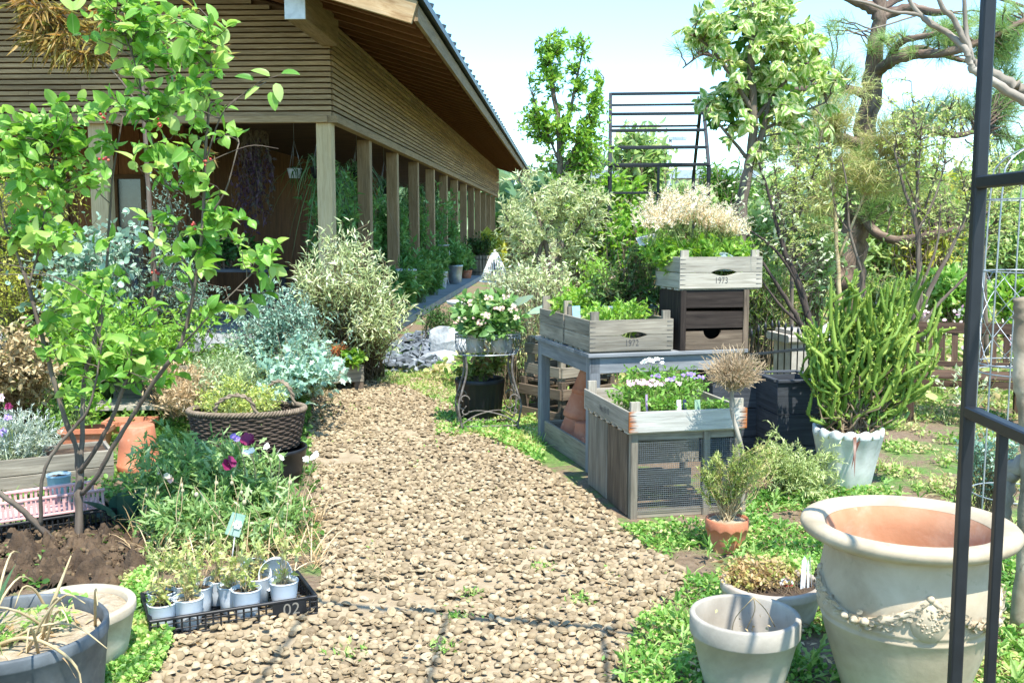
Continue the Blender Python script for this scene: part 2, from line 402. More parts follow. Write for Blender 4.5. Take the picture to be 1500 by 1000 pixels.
# ================================================================= camera, sun, sky
cam = bpy.data.cameras.new('camera'); cam.lens = 36; cam.sensor_width = 36; cam.clip_end = 600; cam.clip_start = .05
co = bpy.data.objects.new('camera', cam); COL.objects.link(co); co.location = (0,0,CAMH); co.rotation_euler = (PI/2-PITCH,0,0); sc.camera = co
SUN_EL, SUN_AZ = math.radians(62), math.radians(158)      # azimuth clockwise from +Y
sd = A3(math.sin(SUN_AZ)*math.cos(SUN_EL), math.cos(SUN_AZ)*math.cos(SUN_EL), math.sin(SUN_EL))
sl = bpy.data.lights.new('sun','SUN'); sl.energy = 3.3; sl.angle = math.radians(.5); sl.color = (1,.955,.88)
so = bpy.data.objects.new('sun', sl); COL.objects.link(so); so.rotation_euler = Vector(sd).to_track_quat('Z','Y').to_euler()
wd = bpy.data.worlds.new('World'); sc.world = wd; wd.use_nodes = True; wn = wd.node_tree; wn.nodes.clear()
sky = wn.nodes.new('ShaderNodeTexSky'); sky.sky_type='NISHITA'; sky.sun_disc=False; sky.sun_elevation=SUN_EL; sky.sun_rotation=SUN_AZ; sky.air_density=1.0; sky.dust_density=.1; sky.ozone_density=2.2
bg = wn.nodes.new('ShaderNodeBackground'); bg.inputs[1].default_value = .15
wo = wn.nodes.new('ShaderNodeOutputWorld'); tint = wn.nodes.new('ShaderNodeMix'); tint.data_type='RGBA'; tint.blend_type='MULTIPLY'; tint.inputs[0].default_value=1; tint.inputs[7].default_value=(.76,.945,1.0,1); wn.links.new(sky.outputs[0],tint.inputs[6]); wn.links.new(tint.outputs[2],bg.inputs[0]); wn.links.new(bg.outputs[0],wo.inputs[0])
sc.view_settings.view_transform='Standard'; sc.view_settings.look='None'; sc.view_settings.gamma=1; sc.view_settings.exposure=1.5
sc.render.engine='CYCLES'; sc.cycles.max_bounces=8; sc.cycles.diffuse_bounces=4; sc.cycles.transmission_bounces=6; sc.cycles.transparent_max_bounces=8; sc.cycles.caustics_reflective=False; sc.cycles.caustics_refractive=False
# ================================================================= shared materials
M = {}
M['bark'] = plain('bark','#4a4038','#665a4e','#7d7264',rough=.9,scale=9,bump=.6,bscale=40,stretch=(.4,3,3))
M['bark_dark'] = plain('bark_dark','#2e2723','#463c35','#5a4e45',rough=.9,scale=9,bump=.6,bscale=40,stretch=(.4,3,3))
M['bark_pale'] = plain('bark_pale','#6f6659','#8f8577','#b0a696',rough=.9,scale=6,bump=.4,bscale=30,stretch=(.5,2,2))
M['bark_pine'] = plain('bark_pine','#4a3d35','#6f5d50','#8f7d6c',rough=.95,scale=5,bump=1.0,bscale=14,bd=.02,stretch=(.6,2,2))
M['stem_green'] = plain('stem_green','#5f7238','#76874a','#8c9a5e',rough=.6,bump=0)
M['stem_brown'] = plain('stem_brown','#5d4d3b','#75654f','#8d7c64',rough=.8,bump=0)
M['stem_dry'] = plain('stem_dry','#9c865f','#b8a47c','#cdbb97',rough=.8,bump=0)
M['wood_grey'] = woodmat('wood_grey','#736a5c','#9c9382','#b5ad9c')
M['wood_light'] = woodmat('wood_light','#8c8475','#afa797','#c3bcac',stain=.25)
M['wood_brown'] = woodmat('wood_brown','#54473b','#7a6a59','#94846f')
M['wood_bench'] = woodmat('wood_bench','#3d2e24','#5b4738','#766150')
M['wood_dark'] = woodmat('wood_dark','#2b2420','#3d342e','#4f463e',stain=.3,bump=.2)
M['wood_black'] = woodmat('wood_black','#34373b','#474b50','#5b5f64',stain=.25,bump=.2)
M['wood_blue'] = woodmat('wood_blue','#74777a','#8b8e8f','#9fa2a1',stain=.3,var=.15,bump=.15)
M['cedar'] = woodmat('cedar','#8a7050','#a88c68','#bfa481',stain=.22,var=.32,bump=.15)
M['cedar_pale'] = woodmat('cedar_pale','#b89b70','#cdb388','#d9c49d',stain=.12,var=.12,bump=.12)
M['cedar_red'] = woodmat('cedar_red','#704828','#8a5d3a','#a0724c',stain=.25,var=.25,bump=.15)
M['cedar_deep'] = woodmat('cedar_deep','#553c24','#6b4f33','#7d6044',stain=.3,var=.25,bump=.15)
M['terracotta'] = plain('terracotta','#b0694a','#bf7a5a','#c98e70',rough=.9,scale=5,bump=.2,bscale=70,stain=('#d3b49e',2.2,.25))
M['soil'] = plain('soil','#3a2e24','#4f4032','#66543f',rough=1,scale=14,bump=1,bscale=60,bd=.012)
M['soil_dry'] = plain('soil_dry','#8b7b62','#a89980','#c0b399',rough=1,scale=30,bump=1,bscale=90,bd=.01)
M['iron_black'] = plain('iron_black','#16181b','#1c1f23','#24272b',rough=.45,bump=.05,spec=.5)
M['plastic_black'] = plain('plastic_black','#141517','#1d1f22','#2a2c2f',rough=.45,scale=6,bump=.05)
M['plastic_white'] = plain('plastic_white','#c4ccd2','#d3dade','#dfe4e6',rough=.5,scale=6,bump=.03)
M['white_paint'] = plain('white_paint','#bfc0bb','#d2d3ce','#dcddd8',rough=.6,scale=9,bump=.1,stain=('#98988c',1.6,.15))
M['zinc'] = plain('zinc','#9aa2a6','#b4bcbf','#c6cccd',rough=.4,scale=7,bump=.08,metal=.6)
M['wire'] = plain('wire','#8b9092','#a3a8aa','#b7bbbc',rough=.4,metal=.5,bump=0)
M['stone_grey'] = plain('stone_grey','#7b8082','#a5aaab','#c5c9c8',rough=.9,scale=5,bump=.8,bscale=18,bd=.02)
# leaves
M['lf_bright'] = leafmat('leaf_bright',['#52832a','#6ea036','#8ab64a','#a3c565'],.42)
M['lf_mid'] = leafmat('leaf_mid',['#3a6628','#528234','#6c9844','#8bad5e'],.4)
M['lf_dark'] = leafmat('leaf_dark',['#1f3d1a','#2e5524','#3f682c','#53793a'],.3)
M['lf_silver'] = leafmat('leaf_silver',['#8a9c6a','#a5b386','#bcc69f','#cfd6b5'],.3)
M['lf_blue'] = leafmat('leaf_blue',['#5f806c','#7a9c86','#95b29e','#aec5b2'],.25)
M['lf_yellow'] = leafmat('leaf_yellow',['#7d8f2e','#a0ad40','#bfc35a','#d0cd7a'],.4)
M['lf_tan'] = leafmat('leaf_tan',['#8a7a4c','#a8966a','#b7a87c','#8f9a54'],.25)
M['lf_weed'] = leafmat('leaf_weed',['#528636','#6ca044','#86b455','#a5c572','#b8b878'],.4)
M['lf_grass'] = leafmat('leaf_grass',['#5c8a38','#7ba24a','#9cb565','#bfc088','#b5a878'],.35)
M['lf_farhaze'] = leafmat('leaf_farhaze',['#7c9c58','#95b36f','#b0c68b','#c4d4a2'],.45)  # greens paled so distance haze is painted into the leaf colour
M['lf_willow'] = leafmat('leaf_palewillow',['#92a66c','#b0c088','#c9d3a4','#dbd8c2'],.3)
M['dry'] = leafmat('leaf_dry',['#8d754c','#a88f62','#c2ab7e','#d6c49c'],.2)
M['fl_white'] = leafmat('petal_white',['#e4e2d4','#efeee6','#f3f2ee'],.3)
M['fl_pink'] = leafmat('petal_pink',['#d9a0b4','#e6bcc9','#efd8dc'],.3)
M['fl_mauve'] = leafmat('petal_mauve',['#8b6fb2','#a489c6','#b9a4d4'],.3)
M['fl_maroon'] = leafmat('petal_maroon',['#5c1230','#7b1c44','#963a66'],.2)
# ================================================================= ground
mb = MB(); n = 90; t = np.linspace(-1,1,n); ax = np.sign(t)*np.abs(t)**2.6*240
gx, gy = np.meshgrid(ax, ax+8); dist = np.hypot(gx,gy-6)
gz = np.where(dist > 30, (dist-30)*.004, 0)
v = np.stack([gx,gy,gz],2).reshape(-1,3); i = np.arange(n-1); q = (i[:,None]*n+i[None]).reshape(-1)
mb.add(v, np.stack([q,q+1,q+n+1,q+n],1))
m, nt, o = newmat('ground_earth'); pc = nd(nt,'ShaderNodeTexCoord').outputs['Object']
n1 = noise(nt,pc,1.1,9,.72,.3); n2 = noise(nt,pc,26,9,.75)
e1 = ramp(nt,n2,[(.3,L('#5d4c38')),(.55,L('#83705a')),(.75,L('#9b8a72'))]); e2 = ramp(nt,n2,[(.3,L('#41602a')),(.6,L('#6a8a3e')),(.8,L('#93a05c'))])
c = mixc(nt, ramp(nt,n1,[(.50,(0,0,0,1)),(.58,(1,1,1,1))]), e1, e2)
p = nd(nt,'ShaderNodeBsdfPrincipled',Roughness=1.0); nt.links.new(c,p.inputs['Base Color']); b = nd(nt,'ShaderNodeBump',Strength=.9,Distance=.02); nt.links.new(n2,b.inputs['Height']); nt.links.new(b.outputs[0],p.inputs['Normal']); nt.links.new(p.outputs[0],o.inputs[0])
solo(mb,'ground',m,kind='structure')
# path bed and walnut shells
PATH = GP([(120,1075),(232,985),(262,930),(335,905),(470,870),(472,790),(462,720),(452,640),(448,585),(470,562),(560,556),(640,556),(668,590),(640,612),(700,640),(750,655),(805,690),(858,722),(912,768),(935,800),(1005,832),(1000,868),(935,915),(905,985),(895,1080)])
m, nt, o = newmat('path_earth'); pc = nd(nt,'ShaderNodeTexCoord').outputs['Object']
c = ramp(nt,noise(nt,pc,9,7,.65,.3),[(.3,L('#85745a')),(.5,L('#9d8c70')),(.7,L('#af9e82'))])
p = nd(nt,'ShaderNodeBsdfPrincipled',Roughness=.95); nt.links.new(c,p.inputs['Base Color']); b = nd(nt,'ShaderNodeBump',Strength=.7,Distance=.008); nt.links.new(noise(nt,pc,45,5,.6),b.inputs['Height']); nt.links.new(b.outputs[0],p.inputs['Normal']); nt.links.new(p.outputs[0],o.inputs[0])
mb = MB(); pp = PATH.copy(); pp[:,2] = .004
mb.add(pp, np.array([range(len(pp))]), smooth=False)
solo(mb,'path',m,kind='structure')
def shell_tmpl(seg, cup):
    a = np.arange(seg)*2*PI/seg; V_=[]; wr = 1+.05*np.sin(a*5)
    prof = [(1,0),(.92,.31),(.58,.56),(0,.66)] if not cup else [(0,.0),(.6,.12),(.9,.36),(1.0,.55),(.84,.56),(.66,.28),(.3,.16),(0,.14)]
    for r,z in prof:
        if r==0: V_.append((0,0,z))
        else: V_ += [(r*c_*w_*.82, r*s_*w_, z) for c_,s_,w_ in zip(np.cos(a),np.sin(a),wr)]
    V_ = np.array(V_); F4=[]; F3=[]
    st=[]; p=0
    for r,z in prof: st.append((p, r==0)); p += 1 if r==0 else seg
    for (p0,z0),(p1,z1) in zip(st[:-1],st[1:]):
        for i in range(seg):
            j=(i+1)%seg
            if z0: F3.append([p0,p1+i,p1+j] if cup else [p0,p1+j,p1+i])
            elif z1: F3.append([p0+i,p0+j,p1])
            else: F4.append([p0+i,p0+j,p1+j,p1+i])
    if cup:  # the woody partition inside the half shell
        q=len(V_); V_=np.vstack([V_,[(-.10,-.8,.25),(.10,-.8,.25),(.16,0,.5),(-.16,0,.5),(.10,.8,.25),(-.10,.8,.25)]]); F4 += [[q,q+1,q+2,q+3],[q+3,q+2,q+4,q+5]]
    return V_, np.array(F4), np.array(F3)
def put(mb, tm, P, Sx, tilt, rnd):
    V_,F4,F3 = tm; n=len(P); k=len(V_)
    yaw = rng.random(n)*2*PI; ta = rng.random(n)*2*PI
    c,s = np.cos(yaw),np.sin(yaw); R1 = np.zeros((n,3,3)); R1[:,0,0]=c;R1[:,0,1]=-s;R1[:,1,0]=s;R1[:,1,1]=c;R1[:,2,2]=1
    axx = np.stack([np.cos(ta),np.sin(ta),np.zeros(n)],1); K = np.zeros((n,3,3)); K[:,0,2]=axx[:,1];K[:,1,2]=-axx[:,0];K[:,2,0]=-axx[:,1];K[:,2,1]=axx[:,0]
    R2 = np.eye(3)[None]+np.sin(tilt)[:,None,None]*K+(1-np.cos(tilt))[:,None,None]*(K@K)
    v = np.einsum('nij,kj->nki', R2@R1, V_)*Sx[:,None,None]+P[:,None]
    off=(np.arange(n)*k)[:,None,None]
    mb.add(v.reshape(-1,3),[(off+F4[None]).reshape(-1,4),(off+F3[None]).reshape(-1,3)],None,np.repeat(rnd,k))
N = int(area(PATH)*1150); q = scatter(PATH,N); nz = np.array([mnoise.noise(Vector((x*1.6,y*1.1,3.1))) for x,y in q])
bare = np.array([mnoise.noise(Vector((x*2.2,y*1.7,7.7)))+.5*mnoise.noise(Vector((x*6,y*6,1))) for x,y in q])
BARE = [(G(555,882),.24,.12),(G(720,858),.16,.10),(G(500,900),.16,.08)]
bb = np.zeros(len(q),bool)
for c_,rx,ry in BARE: bb |= ((q[:,0]-c_[0])/rx)**2+((q[:,1]-c_[1])/ry)**2+rng.normal(size=len(q))*.28 < 1
keep = (bare < .62) & ~(bb & (rng.random(len(q))>.18)); q=q[keep]; n=len(q)
S = np.clip(.0185+rng.normal(size=n)*.0038,.006,.027); layer = rng.random(n)
P = np.stack([q[:,0],q[:,1],.004+layer**2*.016],1)
mb = MB(); cup = rng.random(n)<.26; near = q[:,1]<5.6
for sel,tm,lift in ((~cup&near,shell_tmpl(10,False),0),(~cup&~near,shell_tmpl(7,False),0),(cup&near,shell_tmpl(10,True),0),(cup&~near,shell_tmpl(7,True),0)):
    m_ = sel; put(mb,tm,P[m_]+A3(0,0,.001),S[m_],np.abs(rng.normal(size=m_.sum()))*.38,rng.random(m_.sum()))
m, nt, o = newmat('walnut_shell'); pc=attr(nt,'gc').outputs['Vector']
c = ramp(nt,attr(nt,'rnd').outputs['Fac'],[(0,L('#7f7058')),(.35,L('#958467')),(.7,L('#a69577')),(1,L('#b9a98a'))]); c = mixc(nt,1.0,c,ramp(nt,noise(nt,pc,70,4,.6),[(.3,(.8,.78,.76,1)),(.65,(1,1,1,1))]),'MULTIPLY')
p = nd(nt,'ShaderNodeBsdfPrincipled',Roughness=.75); p.inputs['Specular IOR Level'].default_value=.25; nt.links.new(c,p.inputs['Base Color']); b = nd(nt,'ShaderNodeBump',Strength=.5,Distance=.002); nt.links.new(noise(nt,pc,220,3,.6),b.inputs['Height']); nt.links.new(b.outputs[0],p.inputs['Normal']); nt.links.new(p.outputs[0],o.inputs[0])
solo(mb,'walnut_shell_mulch',m,'halved walnut shells spread loosely over the garden path','shell mulch',kind='stuff')
# ================================================================= the long timber pavilion
BX, BY = V(488,300,14.25)[0], 14.25; BR = -math.atan(.0507)
PAV = thing('timber_pavilion','long timber pavilion with brown slatted upper walls and dark eaved roof','building',(BX,BY,0),BR)
ZB, ZT, OV, FO, SL, LEN, ZF = 3.12, 4.41, 1.45, 2.0, .30, 36.0, .12
def zr(x): return ZT - SL*x           # soffit height
mb = MB()
for z in np.arange(ZB+.03, 7.4, .075):
    x0 = 0 if z < ZT-.05 else -(z-ZT+.08)/SL
    xa = x0
    while xa > -20: xb = max(-20, xa-2.2-2.6*rng.random()); plank(mb,(xa,.0,z+rng.normal()*.0012),(xb+.003,.0,z+rng.normal()*.0012),.05,.054,(0,0,1),.003); xa = xb
part(mb,'front_slats',M['cedar'],PAV)
mb = MB()
for z in np.arange(ZB+.03, ZT-.03, .075): 
    ya = .03
    while ya < LEN: yb = min(LEN, ya+2.2+2.6*rng.random()); plank(mb,(0,ya,z+rng.normal()*.0012),(0,yb-.003,z+rng.normal()*.0012),.05,.054,(0,0,1),.003); ya = yb
part(mb,'side_slats',M['cedar'],PAV)
mb = MB()
mb.add([(-.06,.05,ZB),(-20,.05,ZB),(-20,.05,7.2),(-9.3,.05,7.2),(-.06,.05,ZT)],np.array([[0,1,2,3,4]]),smooth=False)
mb.add([(-.06,.05,ZB),(-.06,LEN,ZB),(-.06,LEN,ZT),(-.06,.05,ZT)],np.array([[0,1,2,3]]),smooth=False)
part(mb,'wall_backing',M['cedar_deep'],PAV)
mb = MB(); plank(mb,(.02,-.04,ZB-.045),(.02,LEN,ZB-.045),.13,.09,(0,0,1)); plank(mb,(-.046,-.018,ZB-.0455),(-20,-.018,ZB-.0455),.13,.088,(0,0,1)); part(mb,'beam',M['cedar'],PAV)
for k in range(13):
    mb = MB(); plank(mb,(-.115,.115+k*2.78,ZF),(-.115,.115+k*2.78,ZB-.091),.21,.22,(0,1,0),.008); part(mb,'post',M['cedar_pale'] if k==0 else M['cedar'],PAV)
for k in range(1,6):
    mb = MB(); plank(mb,(-.115-k*3.18,.115,ZF),(-.115-k*3.18,.115,ZB-.091),.25,.22,(0,1,0),.008); part(mb,'post',M['cedar_pale'],PAV)
# roof: soffit boards, rafters, bargeboard, metal sheet with seams
mb = MB(); RX = -13.0
for k in range(48):
    x1, x2 = OV-k*.3, OV-(k+1)*.3+.01
    mb.add([(x1,-FO,zr(x1)+.15),(x2,-FO,zr(x2)+.15),(x2,LEN+1,zr(x2)+.15),(x1,LEN+1,zr(x1)+.15)],np.array([[0,1,2,3]]),np.array([(0,x1,0),(0,x2,0),(38,x2,0),(38,x1,0)])+rng.random(3)*9,smooth=False)
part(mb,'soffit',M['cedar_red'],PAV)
rm = MB(); plank(rm,(OV-.04,0,zr(OV-.04)+.07),(-3.4,0,zr(-3.4)+.07),.08,.15,(0,0,1)); rme = None
for k in range(58):
    y = -FO+.5+k*.64
    if rme is None: r0 = part(rm,'rafter',M['cedar_red'],PAV); rme = r0; r0.location=(0,y,0)
    else:
        c = r0.copy(); COL.objects.link(c); c.parent=PAV; c.location=(0,y,0)
mb = MB(); plank(mb,(OV,-FO-.03,zr(OV)+.09),(RX,-FO-.03,zr(RX)+.09),.065,.26,(0,0,1)); part(mb,'bargeboard',woodmat('board_grain','#8d6a46','#b89a72','#cdb690',sc_=(1.0,9,9),stain=.25),PAV)
mb = MB(); plank(mb,(OV+.008,-FO,zr(OV)+.10),(OV+.008,LEN+1,zr(OV)+.10),.05,.2,(0,0,1)); part(mb,'eave_board',M['cedar'],PAV)
mb = MB(); zt=lambda x: zr(x)+.25
mb.add([(OV+.11,-FO-.09,zt(OV+.11)),(RX,-FO-.09,zt(RX)),(RX,LEN+1,zt(RX)),(OV+.11,LEN+1,zt(OV+.11)),(OV+.11,-FO-.09,zt(OV)+.05),(RX,-FO-.09,zt(RX)+.07),(RX,LEN+1,zt(RX)+.07),(OV+.11,LEN+1,zt(OV)+.05)],np.array([[0,1,2,3],[7,6,5,4],[0,4,5,1],[3,2,6,7],[0,3,7,4]]),smooth=False)
mb.add([(RX,-FO-.09,zt(RX)),(RX-14,-FO-.09,zt(RX)-4),(RX-14,LEN+1,zt(RX)-4),(RX,LEN+1,zt(RX))],np.array([[0,1,2,3]]),smooth=False)
for k in range(58):
    y=-FO+.1+k*.66; plank(mb,(OV+.12,y,zt(OV)+.08),(RX,y,zt(RX)+.10),.05,.045,(0,0,1))
part(mb,'metal_roof',plain('roof_metal','#2b3436','#3a4446','#465052',rough=.45,bump=.05,metal=.3),PAV)
bm_ = MB(); plank(bm_,(-.0,-1.8,4.24),(-.0,-.01,4.24),.24,.38,(0,0,1),.012); bo = part(bm_,'purlin',M['cedar'],PAV)
mb = MB(); box(mb,(-.0,-1.815,4.24),.244,.03,.384); part(mb,'painted_end',M['white_paint'],bo)
mb = MB(); box(mb,(-4.6,17.8,ZF/2),10.4,37.8,ZF); part(mb,'floor',plain('pavilion_floor','#7d8180','#929694','#a2a5a2',rough=.85,scale=3,bump=.2),PAV)
mb = MB()
for x in np.arange(-3.7,-20,-.4): plank(mb,(x,3.9,ZF),(x,3.9,3.4),.39,.06,(0,1,0))
for y in np.arange(4.15,24,.4): plank(mb,(-3.6,y,ZF),(-3.6,y,3.4),.06,.39,(0,1,0))
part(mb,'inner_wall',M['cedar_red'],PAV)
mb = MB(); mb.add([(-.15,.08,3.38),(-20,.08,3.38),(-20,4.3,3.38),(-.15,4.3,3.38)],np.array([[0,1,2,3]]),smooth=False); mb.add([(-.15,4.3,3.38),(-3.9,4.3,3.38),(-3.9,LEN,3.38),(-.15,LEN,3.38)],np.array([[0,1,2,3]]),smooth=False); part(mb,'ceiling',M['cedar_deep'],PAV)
glass = plain('window_glass','#2b363a','#364448','#46565a',rough=.08,bump=0,spec=.8)
for x,w in ((-4.5,.5),(-6.3,1.3),(-8.4,1.3),(-12,1.3)):
    mb = MB()
    for s in (-1,1): plank(mb,(x+s*w/2,3.84,.2),(x+s*w/2,3.84,2.5),.08,.07,(0,1,0))
    for z in (.2,1.35,2.5): plank(mb,(x-w/2,3.838,z),(x+w/2,3.838,z),.07,.08,(0,0,1))
    wf = part(mb,'window',M['cedar_deep'],PAV); mb = MB(); box(mb,(x,3.85,1.35),w,.012,2.3); part(mb,'pane',glass,wf)
# pavilion local -> world
cb, sb = math.cos(BR), math.sin(BR)
def PW(x,y,z=ZF): return A3(BX+x*cb-y*sb, BY+x*sb+y*cb, z)
# ================================================================= reusable objects
def slab(mb, poly, o, ex, ez, th, holes=None):
    """flat board with a drawn outline: poly in (x along grain, z), thickness th behind"""
    o, ex, ez = A3(*o), unit(A3(*ex)), unit(A3(*ez)); nn = np.cross(ex, ez); n = len(poly); p = np.array(poly, float)
    f = o + p[:,0:1]*ex + p[:,1:2]*ez; b = f - nn*th; off = rng.random(3)*30
    g = np.stack([p[:,0], np.zeros(n), p[:,1]],1) + off
    mb.add(np.vstack([f,b]), [np.array([list(range(n))]), np.array([list(range(2*n-1,n-1,-1))]), np.array([[i,n+i,n+(i+1)%n,(i+1)%n] for i in range(n)])], np.vstack([g, g+A3(0,th,0)]), smooth=False)
def notch(x0, x1, xc, hw, hd, up=True, n=9, z=0.0):
    t = np.linspace(-1,1,n); pts = [(xc+hw*a, z+(-hd if up else hd)*(1-a*a)) for a in t]
    return [(x0,z)]+pts+[(x1,z)]
def soil_disc(mb, r, z, seg=28, bump=.012):
    P = [(0,0,z+bump)]; nr = 5
    for k in range(1,nr+1):
        for a in np.arange(seg)*2*PI/seg: P.append((r*k/nr*math.cos(a), r*k/nr*math.sin(a), z+(rng.random()-.3)*bump*(k<nr)))
    F4=[[1+(k-1)*seg+i,1+(k-1)*seg+(i+1)%seg,1+k*seg+(i+1)%seg,1+k*seg+i] for k in range(1,nr) for i in range(seg)]
    mb.add(P,[np.array(F4),np.array([[0,1+i,1+(i+1)%seg] for i in range(seg)])])
def pot(name, label, cat, loc, d, h, mat, taper=.72, rim=.16, lip=.04, wall=.06, soil=None, fill=.86, fn=None, seg=44, group=None, tilt=None, wob=0.0, soilmat=None):
    r = d/2; rb = r*taper; w = r*wall*2; rh = h*rim; lp = r*lip
    pr = [(0,0),(rb*.96,0),(rb,h*.02),(rb+(r-lp-rb)*.5,(h-rh)*.5),(r-lp,h-rh-.001),(r-lp*.2,h-rh+.002),(r,h-rh+.008),(r,h-.006),(r-.004,h),(r-w+.004,h),(r-w,h-.006),(r-w-lp*.6,h-rh),(rb-w*.7+(r-rb)*.4,h*.45),(rb-w,h*.06),(0,h*.05)]
    o = thing(name,label,cat,loc,0,group); mb = MB(); lathe(mb,pr,seg,fn=fn,wob=wob)
    if tilt is not None: mb.T(R=np.array(Matrix.Rotation(tilt[0],3,tilt[1])))
    part(mb,'pot_body',mat,o)
    if soil:
        mb = MB(); z=h*fill; soil_disc(mb, (rb+(r-rb)*fill)-w*1.02, z); part(mb,'soil',soilmat or M['soil'],o)
    return o
RUST = None
M['ink'] = plain('ink_grey','#38383a','#454546','#666460',rough=.9,scale=90,bump=0)
def crate(name, label, loc, rz, w, d, h, nb, post, mat, txt=None, eye=True, group=None, txtside=None, pw=.055, rust=False, dark=None):
    o = thing(name,label,'wooden crate',loc,rz,group); bh = h/nb; t = .014
    mb = MB()
    for k in range(nb):
        z0, z1 = k*bh+.0015+.012, (k+1)*bh-.0015+.012
        if eye and nb == 2 and k == 0: slab(mb,[(0,z0),(w,z0),(w,z1)]+[(x,z) for x,z in notch(0,0,w*.53,.095,.021,True,z=z1)[1:-1]][::-1]+[(0,z1)],(0,0,0),(1,0,0),(0,0,1),t)
        elif eye and nb == 2: slab(mb,[(0,z0)]+notch(0,0,w*.53,.095,.021,False,z=z0)[1:-1]+[(w,z0),(w,z1),(0,z1)],(0,0,0),(1,0,0),(0,0,1),t)
        else: 
            slab(mb,[(0,z0),(w,z0),(w,z1),(0,z1)],(0,0,0),(1,0,0),(0,0,1),t)
    mb.mi = 1                                 # dark finger joints at the board ends
    for k in range(nb):
        for q in (.25,.55,.82):
            for x in (.022,w-.024): slab(mb,[(x-.02,0),(x+.016,.0015),(x+.02,.003),(x-.02,.005)],(0,-.0012,(k+q)*bh+.01),(1,0,0),(0,0,1),.0008)
    fp = part(mb,'front_panel',[RUST if rust else mat, M['ink']],o)
    if txt: part(text_mb(txt,.042,(w*.50,-.0002,bh*.5+.01),(1,0,0),(0,0,1),squeeze=.78),'lettering',M['ink'],fp)
    mb = MB()
    for k in range(nb): plank(mb,(0,d-t/2,(k+.5)*bh+.012),(w,d-t/2,(k+.5)*bh+.012),t,bh-.003)
    part(mb,'back_panel',mat,o)
    for x in (t/2, w-t/2):
        mb = MB()
        for k in range(nb): plank(mb,(x,t+.0005,(k+.5)*bh+.012),(x,d-t-.0005,(k+.5)*bh+.012),t,bh-.003)
        sp = part(mb,'side_panel',mat,o)
        if txtside and x < w/2: part(text_mb(txtside,.038,(-.0002,d*.52,h*.55),(0,-1,0),(0,0,1),squeeze=.8),'lettering',M['ink'],sp)
    for x in (t+pw/2+.0005, w-t-pw/2-.0005):
        for y in (t+.014, d-t-.014):
            mb = MB(); plank(mb,(x,y,.0125),(x,y,h+post),pw,.026,(0,1,0)); part(mb,'corner_post',mat,o)
    mb = MB()
    for y in np.arange(.06,d-.02,.11): plank(mb,(.002,y,.006),(w-.002,y,.006),.07,.0115)
    part(mb,'bottom_slats',mat,o)
    return o
m = woodmat('wood_rusty','#9d998f','#bdbab0','#d0cec6',stain=.2); nt = m.node_tree     # weathered board with rust at its nailed ends
RUST = m
_p = [x for x in nt.nodes if x.type=='BSDF_PRINCIPLED'][0]; _c = _p.inputs['Base Color'].links[0].from_socket
_tc = nd(nt,'ShaderNodeTexCoord').outputs['Object']; _sx = nd(nt,'ShaderNodeSeparateXYZ'); nt.links.new(_tc,_sx.inputs[0])
_a = nd(nt,'ShaderNodeMath',operation='SUBTRACT'); nt.links.new(_sx.outputs[0],_a.inputs[0]); _a.inputs[1].default_value=.345
_b = nd(nt,'ShaderNodeMath',operation='ABSOLUTE'); nt.links.new(_a.outputs[0],_b.inputs[0])
_n = noise(nt,mapped(nt,(6,1,55),_tc),1.2,4,.6); _d = nd(nt,'ShaderNodeMath',operation='MULTIPLY_ADD'); nt.links.new(_n,_d.inputs[0]); _d.inputs[1].default_value=.16; nt.links.new(_b.outputs[0],_d.inputs[2])
_k = ramp(nt,_d.outputs[0],[(.375,(0,0,0,1)),(.42,(1,1,1,1))]); nt.links.new(mixc(nt,_k,_c,L('#9a5a2c')),_p.inputs['Base Color'])
# ================================================================= work table with crates
TZ, TR = .79, math.radians(15.5); T0 = G(862,519,TZ); ct, st_ = math.cos(TR), math.sin(TR)
def TW(x,y,z=0.0): return A3(T0[0]+x*ct-y*st_, T0[1]+x*st_+y*ct, z)
o = thing('potting_table','grey blue painted potting table carrying weathered crates beside the shell path','table',TW(0,0,0),TR)
mb = MB()
for k in range(8): plank(mb,(0,.07+k*.15,TZ-.0125),(1.14,.07+k*.15,TZ-.0125),.147,.025)
part(mb,'tabletop',M['wood_blue'],o)
for a,b in (((.02,.035,TZ-.08),(1.12,.035,TZ-.08)),((.02,1.165,TZ-.08),(1.12,1.165,TZ-.08)),((.035,.05,TZ-.0805),(.035,1.15,TZ-.0805)),((1.105,.05,TZ-.0805),(1.105,1.15,TZ-.0805))):
    mb = MB(); plank(mb,a,b,.025,.105); part(mb,'apron',M['wood_blue'],o)
for x in (.055,1.085):
    for y in (.06,1.14): 
        mb = MB(); plank(mb,(x,y,0),(x,y,TZ-.026),.075,.075,(0,1,0),.005); part(mb,'leg',M['wood_blue'],o)
crate('wooden_crate','weathered wooden crate stencilled 1972 at the front corner of the blue table',TW(.015,.02,TZ),TR,.585,.52,.205,2,.065,M['wood_grey'],'1972')
crate('wooden_crate','grey wooden crate on the left table edge, behind the one stencilled 1972',TW(.015,.565,TZ),TR,.585,.56,.205,2,.10,M['wood_grey'],None)
